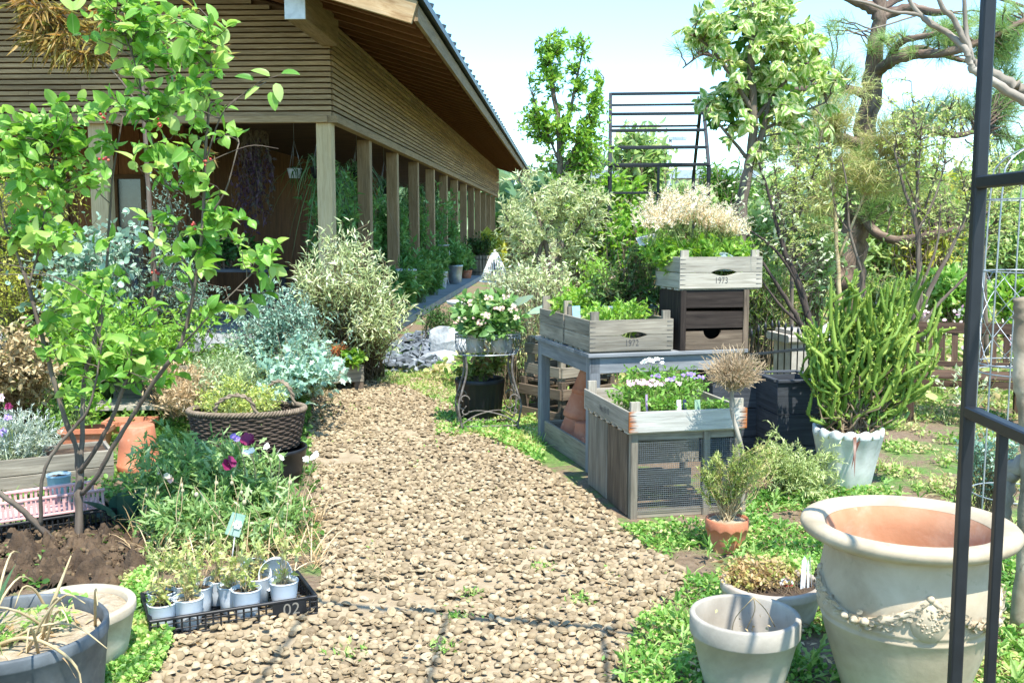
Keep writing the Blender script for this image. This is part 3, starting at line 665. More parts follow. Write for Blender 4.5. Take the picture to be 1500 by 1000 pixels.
# dark drawer cabinet
cl = TW(.645,.02,TZ); CBW,CBH,CBD = .50,.40,.34
o = thing('drawer_cabinet','dark brown wooden box with two boards and a half moon drawer front on the table','cabinet',cl,TR)
mb = MB()
for x in (.0125,CBW-.0125): plank(mb,(x,CBD/2,0.001),(x,CBD/2,CBH),.025,CBD,(0,1,0))
plank(mb,(.026,CBD/2,CBH-.01),(CBW-.026,CBD/2,CBH-.01),CBD,.02); plank(mb,(.026,CBD/2,.011),(CBW-.026,CBD/2,.011),CBD-.02,.02); plank(mb,(.026,CBD-.008,CBH/2),(CBW-.026,CBD-.008,CBH/2),.016,CBH-.045)
part(mb,'carcass',M['wood_dark'],o)
for x in (.02,CBW-.02): mb = MB(); plank(mb,(x,-.008,.001),(x,-.008,CBH),.04,.015,(0,1,0)); part(mb,'stile',M['wood_brown'] if x>.2 else M['wood_dark'],o)
for z0,z1 in ((.285,.397),(.148,.262)): mb = MB(); slab(mb,[(.041,z0),(CBW-.041,z0-.003),(CBW-.041,z1-.008),(.041,z1)],(0,-.006,0),(1,0,0),(0,0,1),.014); part(mb,'board',M['wood_dark'],o)
mb = MB(); hx,hr = .235,.065; arc = [(hx+hr*math.cos(a),.128-hr*.86*math.sin(a)) for a in np.linspace(0,PI,15)]
slab(mb,[(.041,.005),(CBW-.041,.005),(CBW-.041,.128)]+arc+[(.041,.128)],(0,-.007,0),(1,0,0),(0,0,1),.014); part(mb,'drawer_front',M['wood_brown'],o)
TC = TW(.632,.0,TZ+CBH)
crate('wooden_crate','pale wooden crate stencilled 1973 standing on top of the dark drawer cabinet',TC,TR,.60,.40,.21,2,.055,M['wood_light'],'1973')
mb = MB(); lathe(mb,[(.105,0),(.108,.01),(.104,.04),(.088,.08),(.055,.11),(.02,.122),(0,.123)],32)
gm,nt,oo = newmat('clear_glass'); gp = nd(nt,'ShaderNodeBsdfPrincipled',Roughness=.08); gp.inputs['Base Color'].default_value=L('#b9cfd2'); gp.inputs['Transmission Weight'].default_value=.55; gp.inputs['IOR'].default_value=1.2; nt.links.new(gp.outputs[0],oo.inputs[0])
solo(mb,'glass_bowl',gm,'upturned pale glass bowl showing over the rim of the crate stencilled 1973','bowl',TW(1.0,.12,TZ+CBH+.125),TR)
# plants in the crates
def inT(x,y,z): return TW(x,y,TZ+z)
def TB(x,y,z,rx,ry,rz_,w=None): return (inT(x,y,z), A3(rx,ry,rz_), w or rx*rz_)
bush('leafy_seedlings','bright green leafy seedlings filling the crate stencilled 1972','plant',inT(.2,.2,.03),[TB(.14,.25,.23,.12,.15,.08),TB(.33,.3,.23,.16,.16,.09),TB(.46,.3,.24,.10,.14,.09)],330,5,.048,.02,M['lf_bright'],M['stem_green'],'lance',low=.12,tr=.002,rise=.1)
bush('leafy_seedlings','bright green mint-like plants overflowing the rear crate on the left table edge','plant',inT(.25,.85,.03),[TB(.1,.75,.26,.11,.14,.10),TB(.25,.9,.27,.16,.16,.12),TB(.45,.9,.25,.14,.14,.1)],380,5,.055,.025,M['lf_bright'],M['stem_green'],'lance',low=.15,tr=.002,rise=.1)
# blue planter with heavenly bamboo
pl = inT(.52,.64,0)
o = thing('blue_planter','blue grey plastic planter behind the crate stencilled 1972, left of the cabinet','planter',pl,TR); mb = MB()
for a,b,w_,t_ in (((-.17,-.09,.13),(.17,-.09,.13),.012,.24),((-.17,.09,.13),(.17,.09,.13),.012,.24),((-.17,-.083,.13),(-.17,.083,.13),.012,.24),((.17,-.083,.13),(.17,.083,.13),.012,.24)): plank(mb,a,b,w_,t_)
for a,b in (((-.185,-.1,.255),(.185,-.1,.255)),((-.185,.1,.255),(.185,.1,.255)),((-.18,-.089,.2551),(-.18,.089,.2551)),((.18,-.089,.2551),(.18,.089,.2551))): plank(mb,a,b,.025,.02)
part(mb,'planter_body',plain('planter_blue','#6f8c9c','#86a1b0','#98b0bc',rough=.5,bump=.03),o); mb = MB(); box(mb,(0,0,.2),.325,.165,.02); part(mb,'soil',M['soil'],o)
M['lf_nandina'] = leafmat('leaf_nandina',['#27431f','#38592a','#4b6f36','#6d7d4a','#8a6f5c'],.3)
bush('heavenly_bamboo','dark green and bronze small-leaved shrub growing in the blue planter','shrub',pl+A3(0,0,.2),[(pl+A3(-.06,.0,.42),A3(.26,.24,.2),1.2),(pl+A3(.08,-.05,.62),A3(.26,.22,.2),1),(pl+A3(-.2,-.02,.36),A3(.15,.18,.12),.4),(pl+A3(.2,-.15,.36),A3(.14,.12,.16),.5)],190,11,.055,.018,M['lf_nandina'],M['stem_brown'],'lance',tr=.003,low=.05,t0=.3)
# astilbe in the top crate
cb0 = TW(.93,.2,TZ+CBH+.03)
o,P = bush('astilbe','lush green plants with feathery cream plumes growing in the crate stencilled 1973','plant',cb0,[(TW(.72,.24,1.40),A3(.16,.2,.13),1),(TW(.98,.24,1.47),A3(.2,.22,.11),1),(TW(1.16,.24,1.44),A3(.14,.18,.09),.9),(TW(.62,.3,1.44),A3(.16,.2,.12),.8)],400,9,.055,.03,M['lf_bright'],M['stem_green'],'lobed',low=.14,tr=.0025,rise=.2)
M['plume'] = leafmat('plume_cream',['#d8c99e','#e6dab8','#eee5cd','#f4efe0'],.35)
mb = W(MB()); sm = W(MB()); hd = []
for k in range(300):
    u = rng.random(); x = .49+.66*u; z = 1.575+.125*math.sin(PI*min(1,max(0,(u+.08)/1.1)))*(rng.random()+.35)-.10*max(0,u-.55)
    if rng.random() < .22 and u < .62: z += .09
    p0 = TW(x+rng.normal()*.03,.25+rng.normal()*.11,z); dr = unit(A3(rng.normal()*.5+.15,rng.normal()*.4-.1,.85)); hd.append((p0,dr,.11+.07*rng.random()))
PP = np.array([[p0-dr*.14, p0, p0+dr*l_*.5, p0+dr*l_+A3(dr[0],dr[1],-.5)*l_*.25] for p0,dr,l_ in hd]); tubes(sm,PP,.0016,3)
Q=[];D=[];LL=[]
for p0,dr,l_ in hd:
    nn = 50; t = rng.random(nn); side = unit(rng.normal(size=(nn,3))); Q.append(p0+dr*(l_*t)[:,None]+A3(dr[0],dr[1],-.5)*l_*.25*(t**2)[:,None]); D.append(side+dr*.8); LL.append((1-t*.75)*.034*(.6+.7*rng.random(nn)))
Q=np.vstack(Q);D=np.vstack(D);LL=np.concatenate(LL); leaves(mb,Q,D,rng.normal(size=D.shape),LL,LL*.3,'lance')
part(sm,'flower_stem',M['stem_green'],o); part(mb,'plume',M['plume'],o,'feathery cream flower plumes')
# plant card
cp = V(949,352,7.1); o = thing('price_card','white printed card tilted among the leaves left of the upper crate','sign',cp-A3(0,0,.3)); mb = W(MB())
R3 = Matrix.Rotation(math.radians(-14),3,'Y')@Matrix.Rotation(math.radians(-38),3,'X'); ex_=np.array(R3@Vector((1,0,0))); ez_=np.array(R3@Vector((0,0,1)))
slab(mb,[(-.065,-.035),(.065,-.035),(.075,.045),(-.075,.045)],cp,ex_,ez_,.002); part(mb,'card',M['white_paint'],o)
mb = W(MB())
for k in range(4): slab(mb,[(-.045+.01*(k%2),.028-k*.015),(.04-.012*k,.028-k*.015),(.04-.012*k,.033-k*.015),(-.045+.01*(k%2),.033-k*.015)],cp+np.cross(ex_,ez_)*.0015,ex_,ez_,.0005)
part(mb,'print',plain('print_mauve','#a58a9c',bump=0),o); mb = W(MB()); tube(mb,[cp-A3(0,-.004,.3),cp-A3(0,-.004,.02)],.003,6); part(mb,'stake',M['stem_green'],o)
cp = TW(.07,.44,TZ+.2); mb=MB(); slab(mb,[(-.028,-.08),(.028,-.08),(.028,.08),(-.028,.08)],(0,0,0),(1,0,.03),(0,.15,1),.0015); solo(mb,'plant_tag',plain('tag_blue','#6fa6c2','#8dbbd0','#a5cad9',rough=.5,bump=0),'pale blue plant tag standing in the crate stencilled 1972','tag',cp,TR)
# ================================================================= low crate on the wire mesh cage
CR = math.radians(12.5); C0 = G(922,637,.48); CW,CD,CHt = .69,.86,.48; C0[2]=0
cc_, cs_ = math.cos(CR), math.sin(CR)
def CWp(x,y,z=0.0): return A3(C0[0]+x*cc_-y*cs_, C0[1]+x*cs_+y*cc_, z)
o = thing('wire_mesh_cage','weathered timber cage with wire mesh front under the low flower crate','cage',CWp(.02,.02,0),CR)
for x,y in ((.02,.025),(.445,.025),(.63,.025),(.02,.80),(.63,.80)): 
    mb = MB(); plank(mb,(x,y,0.0),(x,y,CHt-.002),.04,.045,(0,1,0)); part(mb,'post',M['wood_grey'],o)
for a,b,nm in (((.041,.03,.022),(.61,.03,.022),'bottom_rail'),((.041,.03,CHt-.022),(.61,.03,CHt-.022),'top_rail'),((.041,.80,CHt-.022),(.61,.80,CHt-.022),'top_rail'),((.041,.80,.2),(.61,.80,.2),'back_rail')):
    mb = MB(); plank(mb,a,b,.03,.044); part(mb,nm,M['wood_grey'],o)
for y0,y1,mt in ((.052,.40,M['wood_brown']),(.41,.78,M['wood_grey'])):
    mb = MB(); plank(mb,(.0,(y0+y1)/2,.012),(.0,(y0+y1)/2,CHt-.012),.018,y1-y0,(0,1,0),jit=.0); part(mb,'side_board',mt,o)
mb = MB()
xs = np.arange(.042,.44,.0115); zs = np.arange(.046,CHt-.046,.0115)
tubes(mb,np.array([[(x,.004,.045),(x,.004,CHt-.045)] for x in list(xs)+list(np.arange(.468,.61,.0115))]),.0011,4)
tubes(mb,np.array([[(.041,.0025,z),(.61,.0025,z)] for z in zs]),.0011,4)
part(mb,'wire_mesh',plain('mesh_wire','#5b6163','#70777a','#848a8c',rough=.5,metal=.4,bump=0),o)
mb = MB(); box(mb,(.53,.06,.24),.15,.012,.40,axis=2); part(mb,'inner_board',M['wood_black'],o)
mb = MB(); box(mb,(.33,.45,.27),.5,.02,.14); box(mb,(.33,.5,.1),.45,.02,.1); part(mb,'inner_board',M['wood_grey'],o)
crate('wooden_crate','low pale crate with rusty nailed corners full of flowers on the mesh cage',CWp(-.005,-.01,CHt),CR,CW,CD,.115,1,.062,M['wood_light'],None,False,txtside='No.18-10',pw=.055,rust=True)
o,P = bush('flowering_bedding_plants','green bedding plants with pink and mauve flowers in the low rusty-cornered crate','plant',CWp(.33,.35,CHt+.03),[(CWp(.12,.42,.63),A3(.13,.18,.09),1),(CWp(.3,.5,.68),A3(.2,.17,.10),1.6),(CWp(.52,.48,.66),A3(.16,.17,.09),1.1),(CWp(.3,.2,.61),A3(.24,.12,.05),1),(CWp(.55,.15,.60),A3(.12,.1,.035),.5),(CWp(.2,.55,.74),A3(.1,.06,.05),.3),(CWp(.5,.6,.74),A3(.2,.06,.04),.4)],620,7,.034,.014,leafmat('leaf_bedding',['#3c6a22','#558430','#70a03e','#8fb956'],.35),M['stem_green'],'lance',low=.22,tr=.0015,rise=.1)
def flowerheads(name, par, pts, mat, r, petals=6, up=.6, kind='lance', wd=.6):
    mb = W(MB()); n=len(pts); 
    for p in pts:
        ax = unit(A3(rng.normal()*.4, rng.normal()*.4-.5, up)); u = unit(np.cross(ax,rng.normal(size=3))); w_ = np.cross(ax,u)
        a = np.arange(petals)*2*PI/petals+rng.random(); D = np.cos(a)[:,None]*u+np.sin(a)[:,None]*w_+ax*.25
        leaves(mb,np.repeat(p[None],petals,0),D,np.repeat(ax[None],petals,0),r*(.85+.3*rng.random(petals)),r*wd,kind,rng.random())
    return part(mb,name,mat,par)
flowerheads('pink_flower',o,[CWp(.22+rng.normal()*.07,.33+rng.normal()*.05,.70+rng.random()*.02) for _ in range(34)],M['fl_pink'],.016)
flowerheads('white_flower',o,[CWp(.31+rng.normal()*.035,.5+rng.normal()*.03,.80+rng.random()*.035) for _ in range(16)],M['fl_white'],.016)
for a,b,c in ((.47,.38,.735),(.51,.37,.735),(.55,.36,.72),(.38,.36,.715),(.30,.4,.73)): flowerheads('mauve_flower',o,[CWp(a+rng.normal()*.012,b+rng.normal()*.012,c+rng.random()*.02) for _ in range(8)],M['fl_mauve'],.012)
for x,y,h_,w_,col,lab in ((.16,.17,.075,.012,'#a78fb4','narrow lilac plant tag in the left part of the low flower crate'),(.325,.10,.05,.026,'#d9dbd8','white plant tag at the front rim of the low flower crate'),(.365,.115,.048,.02,'#2c3550','dark blue plant tag beside the white one in the low flower crate'),(.43,.085,.05,.034,'#8fae8f','green picture tag in the middle of the low flower crate')):
    mb = MB(); slab(mb,[(-w_/2,-.05),(w_/2,-.05),(w_/2,h_),(-w_/2,h_)],(0,0,0),(1,0,.04),(0,.12,1),.0012); solo(mb,'plant_tag',plain('tag_'+col[1:],col,bump=0,rough=.5),lab,'tag',CWp(x,y,CHt+.115),CR)
# ================================================================= things under and behind the table
def pallet_crate(label, c, rz, w, d, h, mat):
    o = thing('slatted_crate',label,'wooden crate',c,rz)
    for x in (-w/2+.03,w/2-.03):
        for y in (-d/2+.03,d/2-.03): mb = MB(); plank(mb,(x,y,0),(x,y,h),.05,.05,(0,1,0)); part(mb,'corner_post',mat,o)
    for z in (.07,h-.10):
        for s in (-1,1):
            mb = MB(); plank(mb,(-w/2,s*(d/2+.008),z),(w/2,s*(d/2+.008),z),.02,.085); part(mb,'board',mat,o)
            mb = MB(); plank(mb,(s*(w/2+.008),-d/2+.003,z+.002),(s*(w/2+.008),d/2-.003,z+.002),.02,.085); part(mb,'board',mat,o)
    mb = MB()
    for y in np.arange(-d/2+.05,d/2,.09): plank(mb,(-w/2+.01,y,h-.012),(w/2-.01,y,h-.012),.06,.02)
    part(mb,'top_slats',mat,o); return o
pc0 = G(812,618,0)
pallet_crate('brown slatted crate on the ground behind the left table leg, lower of two',(pc0[0]+.12,8.55,0),math.radians(40),.62,.52,.36,M['wood_brown'])
pallet_crate('grey slatted crate stacked on the brown one behind the left table leg',(pc0[0]+.13,8.55,.362),math.radians(37),.56,.46,.34,M['wood_grey'])
o = thing('plank_trough','long grey plank box on the ground under the table holding clay pots','wooden box',TW(.06,.22,0),TR); mb = MB()
for s,x in ((0,-.02),(1,.24)): 
    mb = MB(); plank(mb,(x,-.32,.085),(x,.82,.085),.02,.165); part(mb,'side_board',M['wood_grey'],o)
for y in (-.31,.81): mb = MB(); plank(mb,(-.009,y,.085),(.229,y,.085),.02,.163); part(mb,'end_board',M['wood_grey'],o)
mb = MB(); box(mb,(.11,.285,.014),.235,1.06,.016,axis=1); part(mb,'floor_board',M['wood_grey'],o)
tl = ['lowest and widest clay pot of the leaning stack under the table','clay pot second from the ground in the leaning stack under the table','small clay pot at the top of the leaning stack under the table','clay pot lying at the foot of the leaning stack under the table','smaller clay pot in front of the leaning stack under the table']
tc = leafmat('x',['#000000'],0); bpy.data.materials.remove(tc)
base = TW(.185,.84,.03); ld = unit(A3(.2,.0,1))
for k,(d_,h_,off) in enumerate(((.25,.25,0),(.225,.22,.19),(.17,.17,.37))):
    pot('clay_pot',tl[k],'pot',base+ld*(off+h_),d_,h_,M['terracotta'],.66,.2,.05,tilt=(PI+.2,'Y'))
for k,(x,y,d_,h_) in enumerate(((.18,.58,.19,.2),(.15,.44,.12,.12))): pot('clay_pot',tl[3+k],'pot',TW(x,y,.03+h_),d_,h_,M['terracotta'],.66,.2,.05,tilt=(PI,'X'))
# ================================================================= wire plant stand
S0 = A3(V(714,560,8.0)[0],8.15,0)
o = thing('scrolled_plant_stand','rusty scrolled iron plant stand with wire basket holding zinc pots by the path','plant stand',S0,math.radians(8))
rx,ry = .25,.15; an = np.linspace(0,2*PI,49)
mb = MB()
for z,k in ((.76,1.04),(.735,1.0),(.60,.93)): tube(mb,np.stack([rx*k*np.cos(an),ry*k*np.sin(an),np.full(49,z)],1),.006,6,cap=False)
for a in np.arange(0,2*PI,2*PI/30):
    e = A3(rx*math.cos(a),ry*math.sin(a),0); tg=A3(-ry*math.sin(a),rx*math.cos(a),0)*.12
    tube(mb,[e*.93+A3(0,0,.60),e*1.03+tg+A3(0,0,.65),e*1.03-tg+A3(0,0,.70),e*1.04+A3(0,0,.765)],.003,5,3)
for x in np.linspace(-.2,.2,7): q=ry*.93*math.sqrt(1-(x/rx/.93)**2); tube(mb,[(x,-q,.60),(x,q,.60)],.003,5)
part(mb,'wire_basket',M['wire'],o)
M['iron_rust'] = plain('iron_rusty','#4d4842','#6f6861','#908a83',rough=.6,scale=20,metal=.3,bump=.2)
for sx in (-1,1):
    for sy in (-1,1):
        mb = MB(); x,y = sx*.2,sy*.11
        tube(mb,[(x*.95,y,.60),(x*.9,y,.50),(x*.95,y,.42),(x*1.12,y*1.1,.30),(x*1.25,y*1.2,.20),(x*1.18,y*1.2,.10),(x*1.12,y*1.2,.03),(x*1.22,y*1.25,.008),(x*1.3,y*1.3,.02)],.009,7,4)
        th = np.linspace(0,4.2,22); rr = .045*(1-th/6)
        tube(mb,np.stack([x*1.05-sx*(.05+rr*np.cos(th)-.045),np.full(22,y*1.15),.25+rr*np.sin(th)],1),.006,6)
        tube(mb,np.stack([x*1.05-sx*(.04+rr*.8*np.cos(th)-.03),np.full(22,y*1.15),.16-rr*.8*np.sin(th)],1),.006,6)
        part(mb,'leg',M['iron_rust'],o)
mb = MB()
for s in (-1,1): tube(mb,[(-.225,s*.13,.035),(.225,s*.13,.035)],.008,6)
for s in (-1,1): tube(mb,[(s*.23,-.13,.05),(s*.1,-.05,.11),(-s*.1,.05,.13),(-s*.23,.13,.05)],.006,6,4)
part(mb,'stretcher',M['iron_rust'],o)
for dx,d_,lab in ((-.10,.16,'zinc pot in the left half of the wire basket on the scrolled stand'),(.11,.19,'zinc pot in the right half of the wire basket on the scrolled stand')):
    q = S0+A3(dx,-.02+.1*dx,.615); pot('zinc_pot',lab,'pot',q,d_,.15,M['zinc'],.85,.08,.02,.03,True)
M['lf_hydra'] = leafmat('leaf_hydrangea',['#3c6a30','#588641','#7ba05c','#a3b982'],.35)
M['fl_blush'] = leafmat('petal_blush',['#cfa89c','#d9b8aa','#d8c9b2','#bfc08c'],.3)
o,P = bush('hydrangea','bushy plant with blush white flower clusters in the wire basket of the scrolled stand','plant',S0+A3(0,0,.72),[(S0+A3(-.08,-.05,.90),A3(.2,.18,.11),1),(S0+A3(.12,-.05,.90),A3(.18,.18,.12),1),(S0+A3(.0,-.1,.82),A3(.27,.16,.07),.8),(S0+A3(0,.05,1.02),A3(.24,.15,.08),.7)],230,7,.075,.042,M['lf_hydra'],M['stem_green'],'oval',low=.1,tr=.003)
for c in ((-.18,-.2,.9),(-.05,-.22,.87),(.1,-.2,.98),(.2,-.16,.98),(-.12,-.12,1.02),(.02,-.16,1.06),(.15,-.1,1.06),(-.24,-.1,.86),(.0,-.24,.92),(.22,-.2,.9)): flowerheads('flower_cluster',o,[S0+A3(*(np.array(c)+rng.normal(size=3)*A3(.018,.018,.012))) for _ in range(11)],M['fl_blush'],.0145,5,.5,wd=.8)
kp = V(755,450,8.5); kb = A3(kp[0],8.5,.6)
o = thing('broad_leaved_plant','plant with a few big grey green leaves rising behind the hydrangea','plant',kb); lm,sm = W(MB()),W(MB())
for px,py,dx,dz in ((748,452,-.5,.1),(760,448,.2,.6),(772,458,.6,.2),(738,462,-.4,-.2)):
    p = V(px,py,8.45); tube(sm,[kb,(kb+p)/2+A3(0,.03,.03),p],.005,5,3); leaves(lm,[p],[(dx,-.5,dz*.5)],[(.1,-.5,1)],.2,.2,'round')
part(sm,'stems',M['stem_green'],o); part(lm,'foliage',leafmat('leaf_greygreen',['#7f9a86','#9ab39d','#b0c4ae'],.3,vein=.5),o)
bp = G(702,622,0)+A3(0,.19,0)
pot('ribbed_black_pot','ribbed black pot with rolled rim on the ground behind the scrolled stand','pot',bp,.42,.36,M['plastic_black'],.78,.10,.02,.05,True,fn=lambda r,z,a,p:(np.where((p[:,1:2]<.30)&(p[:,0:1]>.15),r*(1+.03*np.cos(a*22)),r),z),seg=110)
o,P = bush('reddish_seedling','sparse plant with reddish green leaves in the ribbed black pot','plant',bp+A3(0,0,.31),[(bp+A3(0,0,.47),A3(.17,.15,.11),1),(bp+A3(.12,0,.5),A3(.16,.12,.1),.6),(bp+A3(-.17,-.05,.45),A3(.09,.1,.1),.3)],70,7,.06,.028,leafmat('leaf_reddish',['#4b6a2a','#6a7f38','#8a9250','#a06a4a'],.35),M['stem_brown'],'oval',low=.06,tr=.003)
# ================================================================= dried topiary, black planters
db = A3(V(1090,672,5.5)[0],5.5,0); tp = V(1073,566,5.45); pts = [db,V(1088,672,5.5),V(1082,640,5.45),V(1072,600,5.45),tp]
o = thing('dried_topiary','dead straw-coloured standard shrub with a twiggy ball head on a thin pale stem','shrub',db); mb = W(MB()); tube(mb,pts,[.016,.013,.012,.011,.012],8,5,rough=.06); part(mb,'trunk',M['bark_pale'],o)
n=420; c = V(1075,541,5.45); tg = c+rball(n,.35)*A3(.155,.15,.10); tg = tg[tg[:,2]>c[2]-.06]; n=len(tg); st = tp+rng.normal(size=(n,3))*.012
t = np.linspace(0,1,6)[None,:,None]; md = (st*.55+tg*.45)+rng.normal(size=(n,3))*.018+A3(0,0,-.01); P = st[:,None]*(1-t)**2+md[:,None]*2*t*(1-t)+tg[:,None]*t*t
mb = W(MB()); tubes(mb,P,(.0028*np.linspace(1,.4,6))[None],3)
ii = rng.integers(0,n,1500); e = P[ii,rng.integers(3,6,1500)]; e2 = e+unit((e-tp)+rng.normal(size=e.shape)*.06)*.045*(.4+rng.random((1500,1))); tubes(mb,np.stack([e,(e+e2)/2+rng.normal(size=e.shape)*.004,e2],1),.0013,3)
part(mb,'twig_ball',plain('dry_twig','#a98f6c','#c2aa88','#d6c4a6',rough=.9,bump=0,var=.3),o)
def black_planter(label, corner, rz, w, d, h):
    o = thing('black_planter',label,'planter',corner,rz); nb=3
    def face(a0,a1,b0,b1):   # tapered side made of boards: bottom a0->a1, top b0->b1
        mb = MB()
        for k in range(nb):
            u0,u1 = k/nb,(k+1)/nb-.012
            q = [a0+(b0-a0)*u0,a1+(b1-a1)*u0,a1+(b1-a1)*u1,a0+(b0-a0)*u1]; e=unit(q[1]-q[0]); nn=np.cross(e,unit(q[3]-q[0])); q2=[x-nn*.018 for x in q]
            g=[(np.dot(x,e),0,x[2]) for x in q+q2]; mb.add(q+q2,np.array([[0,1,2,3],[7,6,5,4],[0,4,5,1],[1,5,6,2],[2,6,7,3],[3,7,4,0]]),np.array(g)+rng.random(3)*9,smooth=False)
        part(mb,'side_panel',M['wood_black'],o)
    s=.03; b=[A3(s,s,0),A3(w-s,s,0),A3(w-s,d-s,0),A3(s,d-s,0)]; t_=[A3(0,0,h),A3(w,0,h),A3(w,d,h),A3(0,d,h)]
    for i in range(4): j=(i+1)%4; face(b[i],b[j],t_[i],t_[j])
    mb = MB()
    for a,c in ((t_[0],t_[1]),(t_[3],t_[2])): plank(mb,a+A3(0,0,.008),c+A3(0,0,.008),.034,.016)
    for a,c in ((t_[0]+A3(0,.018,0),t_[3]-A3(0,.018,0)),(t_[1]+A3(0,.018,0),t_[2]-A3(0,.018,0))): plank(mb,a+A3(0,0,.0082),c+A3(0,0,.0082),.034,.016)
    part(mb,'rim',M['wood_black'],o); mb=MB(); box(mb,(w/2,d/2,.05),w-.08,d-.08,.02); part(mb,'base_board',M['wood_black'],o); return o
k0 = V(1139,560,6.45); black_planter('tall empty black wooden planter nearest the white fluted pot',(k0[0],k0[1],0),math.radians(8),.31,.42,k0[2])
k1 = V(1036,556,6.75); black_planter('black wooden planter behind the dried topiary, left of the tall empty one',(k1[0]+.04,k1[1]+.02,0),math.radians(8),.40,.36,k1[2])
# ================================================================= left foreground
def ball(mb, c, r, seg=10, sq=1.0):
    a = np.linspace(-PI/2,PI/2,7); lathe(mb,[(max(1e-4,r*math.cos(x)),r*sq*math.sin(x)) for x in a],seg,c)
c = A3(-1.60,3.13,0)
pot('nursery_tub','wide black nursery tub with dead stalks at the bottom left corner','pot',c,.60,.345,plain('tub_black','#3b4145','#50575b','#6b7276',rough=.65,scale=7,bump=.1,stain=('#7d7f7c',1.8,.3)),.88,.12,.012,.03,True,.88,soilmat=M['soil_dry'],seg=64)
o = thing('iris_clump','clump of green sword leaves with dead stalks in the wide black nursery tub','plant',c+A3(-.04,.1,.30)); mb = W(MB()); n=16
q = c+A3(-.13,.06,.30)+rng.normal(size=(n,3))*A3(.05,.05,0); blades(mb,q,rdir(n,2.2,.42),.20+.14*rng.random(n),.024,.18,7); part(mb,'foliage',leafmat('leaf_iris',['#4f7a4a','#6a9460','#86aa78'],.35),o)
mb = W(MB())
for k in range(15):
    a = c+A3(rng.normal()*.11,rng.normal()*.10,.305); d = A3(rng.normal()*.16,-.05+rng.normal()*.14,.10+rng.random()*.12)
    tube(mb,[a,a+d*.5+A3(0,0,.03),a+d,a+d*1.4-A3(0,0,.10)],[.005,.0045,.003,.0015],6,3)
tube(mb,[c+A3(.1,.0,.30),c+A3(.14,.02,.42),c+A3(.19,.05,.56)],[.008,.007,.002],7,3); tube(mb,[c+A3(-.02,-.1,.31),c+A3(.1,-.13,.36),c+A3(.22,-.2,.37),c+A3(.30,-.2,.30),c+A3(.315,-.2,.2)],[.006,.006,.005,.004,.002],7,4)
part(mb,'dead_stalks',M['stem_dry'],o); mb = W(MB()); n=34; n=60; q=c+rball(n)*A3(.24,.2,0)+A3(0,0,.31); blades(mb,q,rdir(n,.5),.10+.12*rng.random(n),.009,.8,6); part(mb,'dead_leaves',M['dry'],o)
bush('tub_weeds','small green weeds on the soil of the wide black nursery tub','plant',c+A3(-.05,-.08,.30),[(c+A3(-.08,-.1,.34),A3(.14,.1,.03),1),(c+A3(.12,.08,.36),A3(.08,.06,.04),.4)],60,5,.03,.014,M['lf_weed'],M['stem_green'],'lance',low=.12,tr=.0015)
c = G(106,884,.235)*A3(1,1,0)
pot('clay_bowl','shallow beige bowl full of dry grit behind the wide black nursery tub','bowl',c,.44,.235,plain('bowl_beige','#a89c86','#bcb19b','#cbc2ae',rough=.85,scale=7,bump=.3,stain=('#7d7462',1.7,.3)),.8,.16,.03,.07,True,.90,soilmat=M['soil_dry'])
o,_ = bush('grit_weeds','sparse small weeds sprouting in the beige bowl of dry grit','plant',c+A3(0,0,.21),[(c+A3(-.05,.0,.24),A3(.13,.1,.03),1)],22,4,.03,.018,M['lf_weed'],M['stem_dry'],'round',low=.1,tr=.0015)
# ---- seedling tray
TRr = math.radians(25); t0 = G(219,908,.085)*A3(1,1,0); TWd,TDp,TH = .66,.34,.085; c2,s2 = math.cos(TRr),math.sin(TRr)
def YW(x,y,z=0.0): return A3(t0[0]+x*c2-y*s2, t0[1]+x*s2+y*c2, z)
o = thing('seedling_tray','black plastic lattice tray marked 02 holding white seedling cups by the path','tray',t0,TRr)
def lattice(mb,a,b,h,n,t=.006,skip=None):
    a,b=A3(*a),A3(*b); L_=np.linalg.norm(b-a)
    plank(mb,a+A3(0,0,h-.006),b+A3(0,0,h-.006),.016,.012); plank(mb,a+A3(0,0,.006),b+A3(0,0,.006),t,.010)
    for z in (h*.40,h*.68): plank(mb,a+A3(0,0,z),b+A3(0,0,z),t*.9,.0045)
    for k in range(n+1): p=a+(b-a)*k/n; plank(mb,p+A3(0,0,.011),p+A3(0,0,h-.012),.0075,t,unit(np.cross(b-a,A3(0,0,1))))
for a,b,n in (((0,0,0),(TWd,0,0),22),((0,TDp,0),(TWd,TDp,0),22),((0.004,.004,0.0003),(0.004,TDp-.004,0.0003),11),((TWd-.004,.004,.0003),(TWd-.004,TDp-.004,.0003),11)):
    mb = MB(); lattice(mb,a,b,TH,n); 
    if n == 22 and a[1]==0: box(mb,(.545,-.0045,.042),.14,.003,.066)
    w_=part(mb,'lattice_side',M['plastic_black'],o)
    if n==22 and a[1]==0: part(text_mb('02',.048,(.552,-.0062,.042),(1,0,0),(0,0,1)),'lettering',plain('tray_letter','#6b675e','#7d786d',bump=0),w_)
mb = MB()
for y in np.linspace(.03,TDp-.03,9): plank(mb,(.004,y,.004),(TWd-.004,y,.004),.012,.007)
for x in np.linspace(.03,TWd-.03,16): plank(mb,(x,.004,.0035),(x,TDp-.004,.0035),.012,.0062)
part(mb,'floor_grid',M['plastic_black'],o)
M['lf_seed'] = leafmat('leaf_seedling',['#86984c','#a2b266','#bfc68a','#c2ab74'],.4)
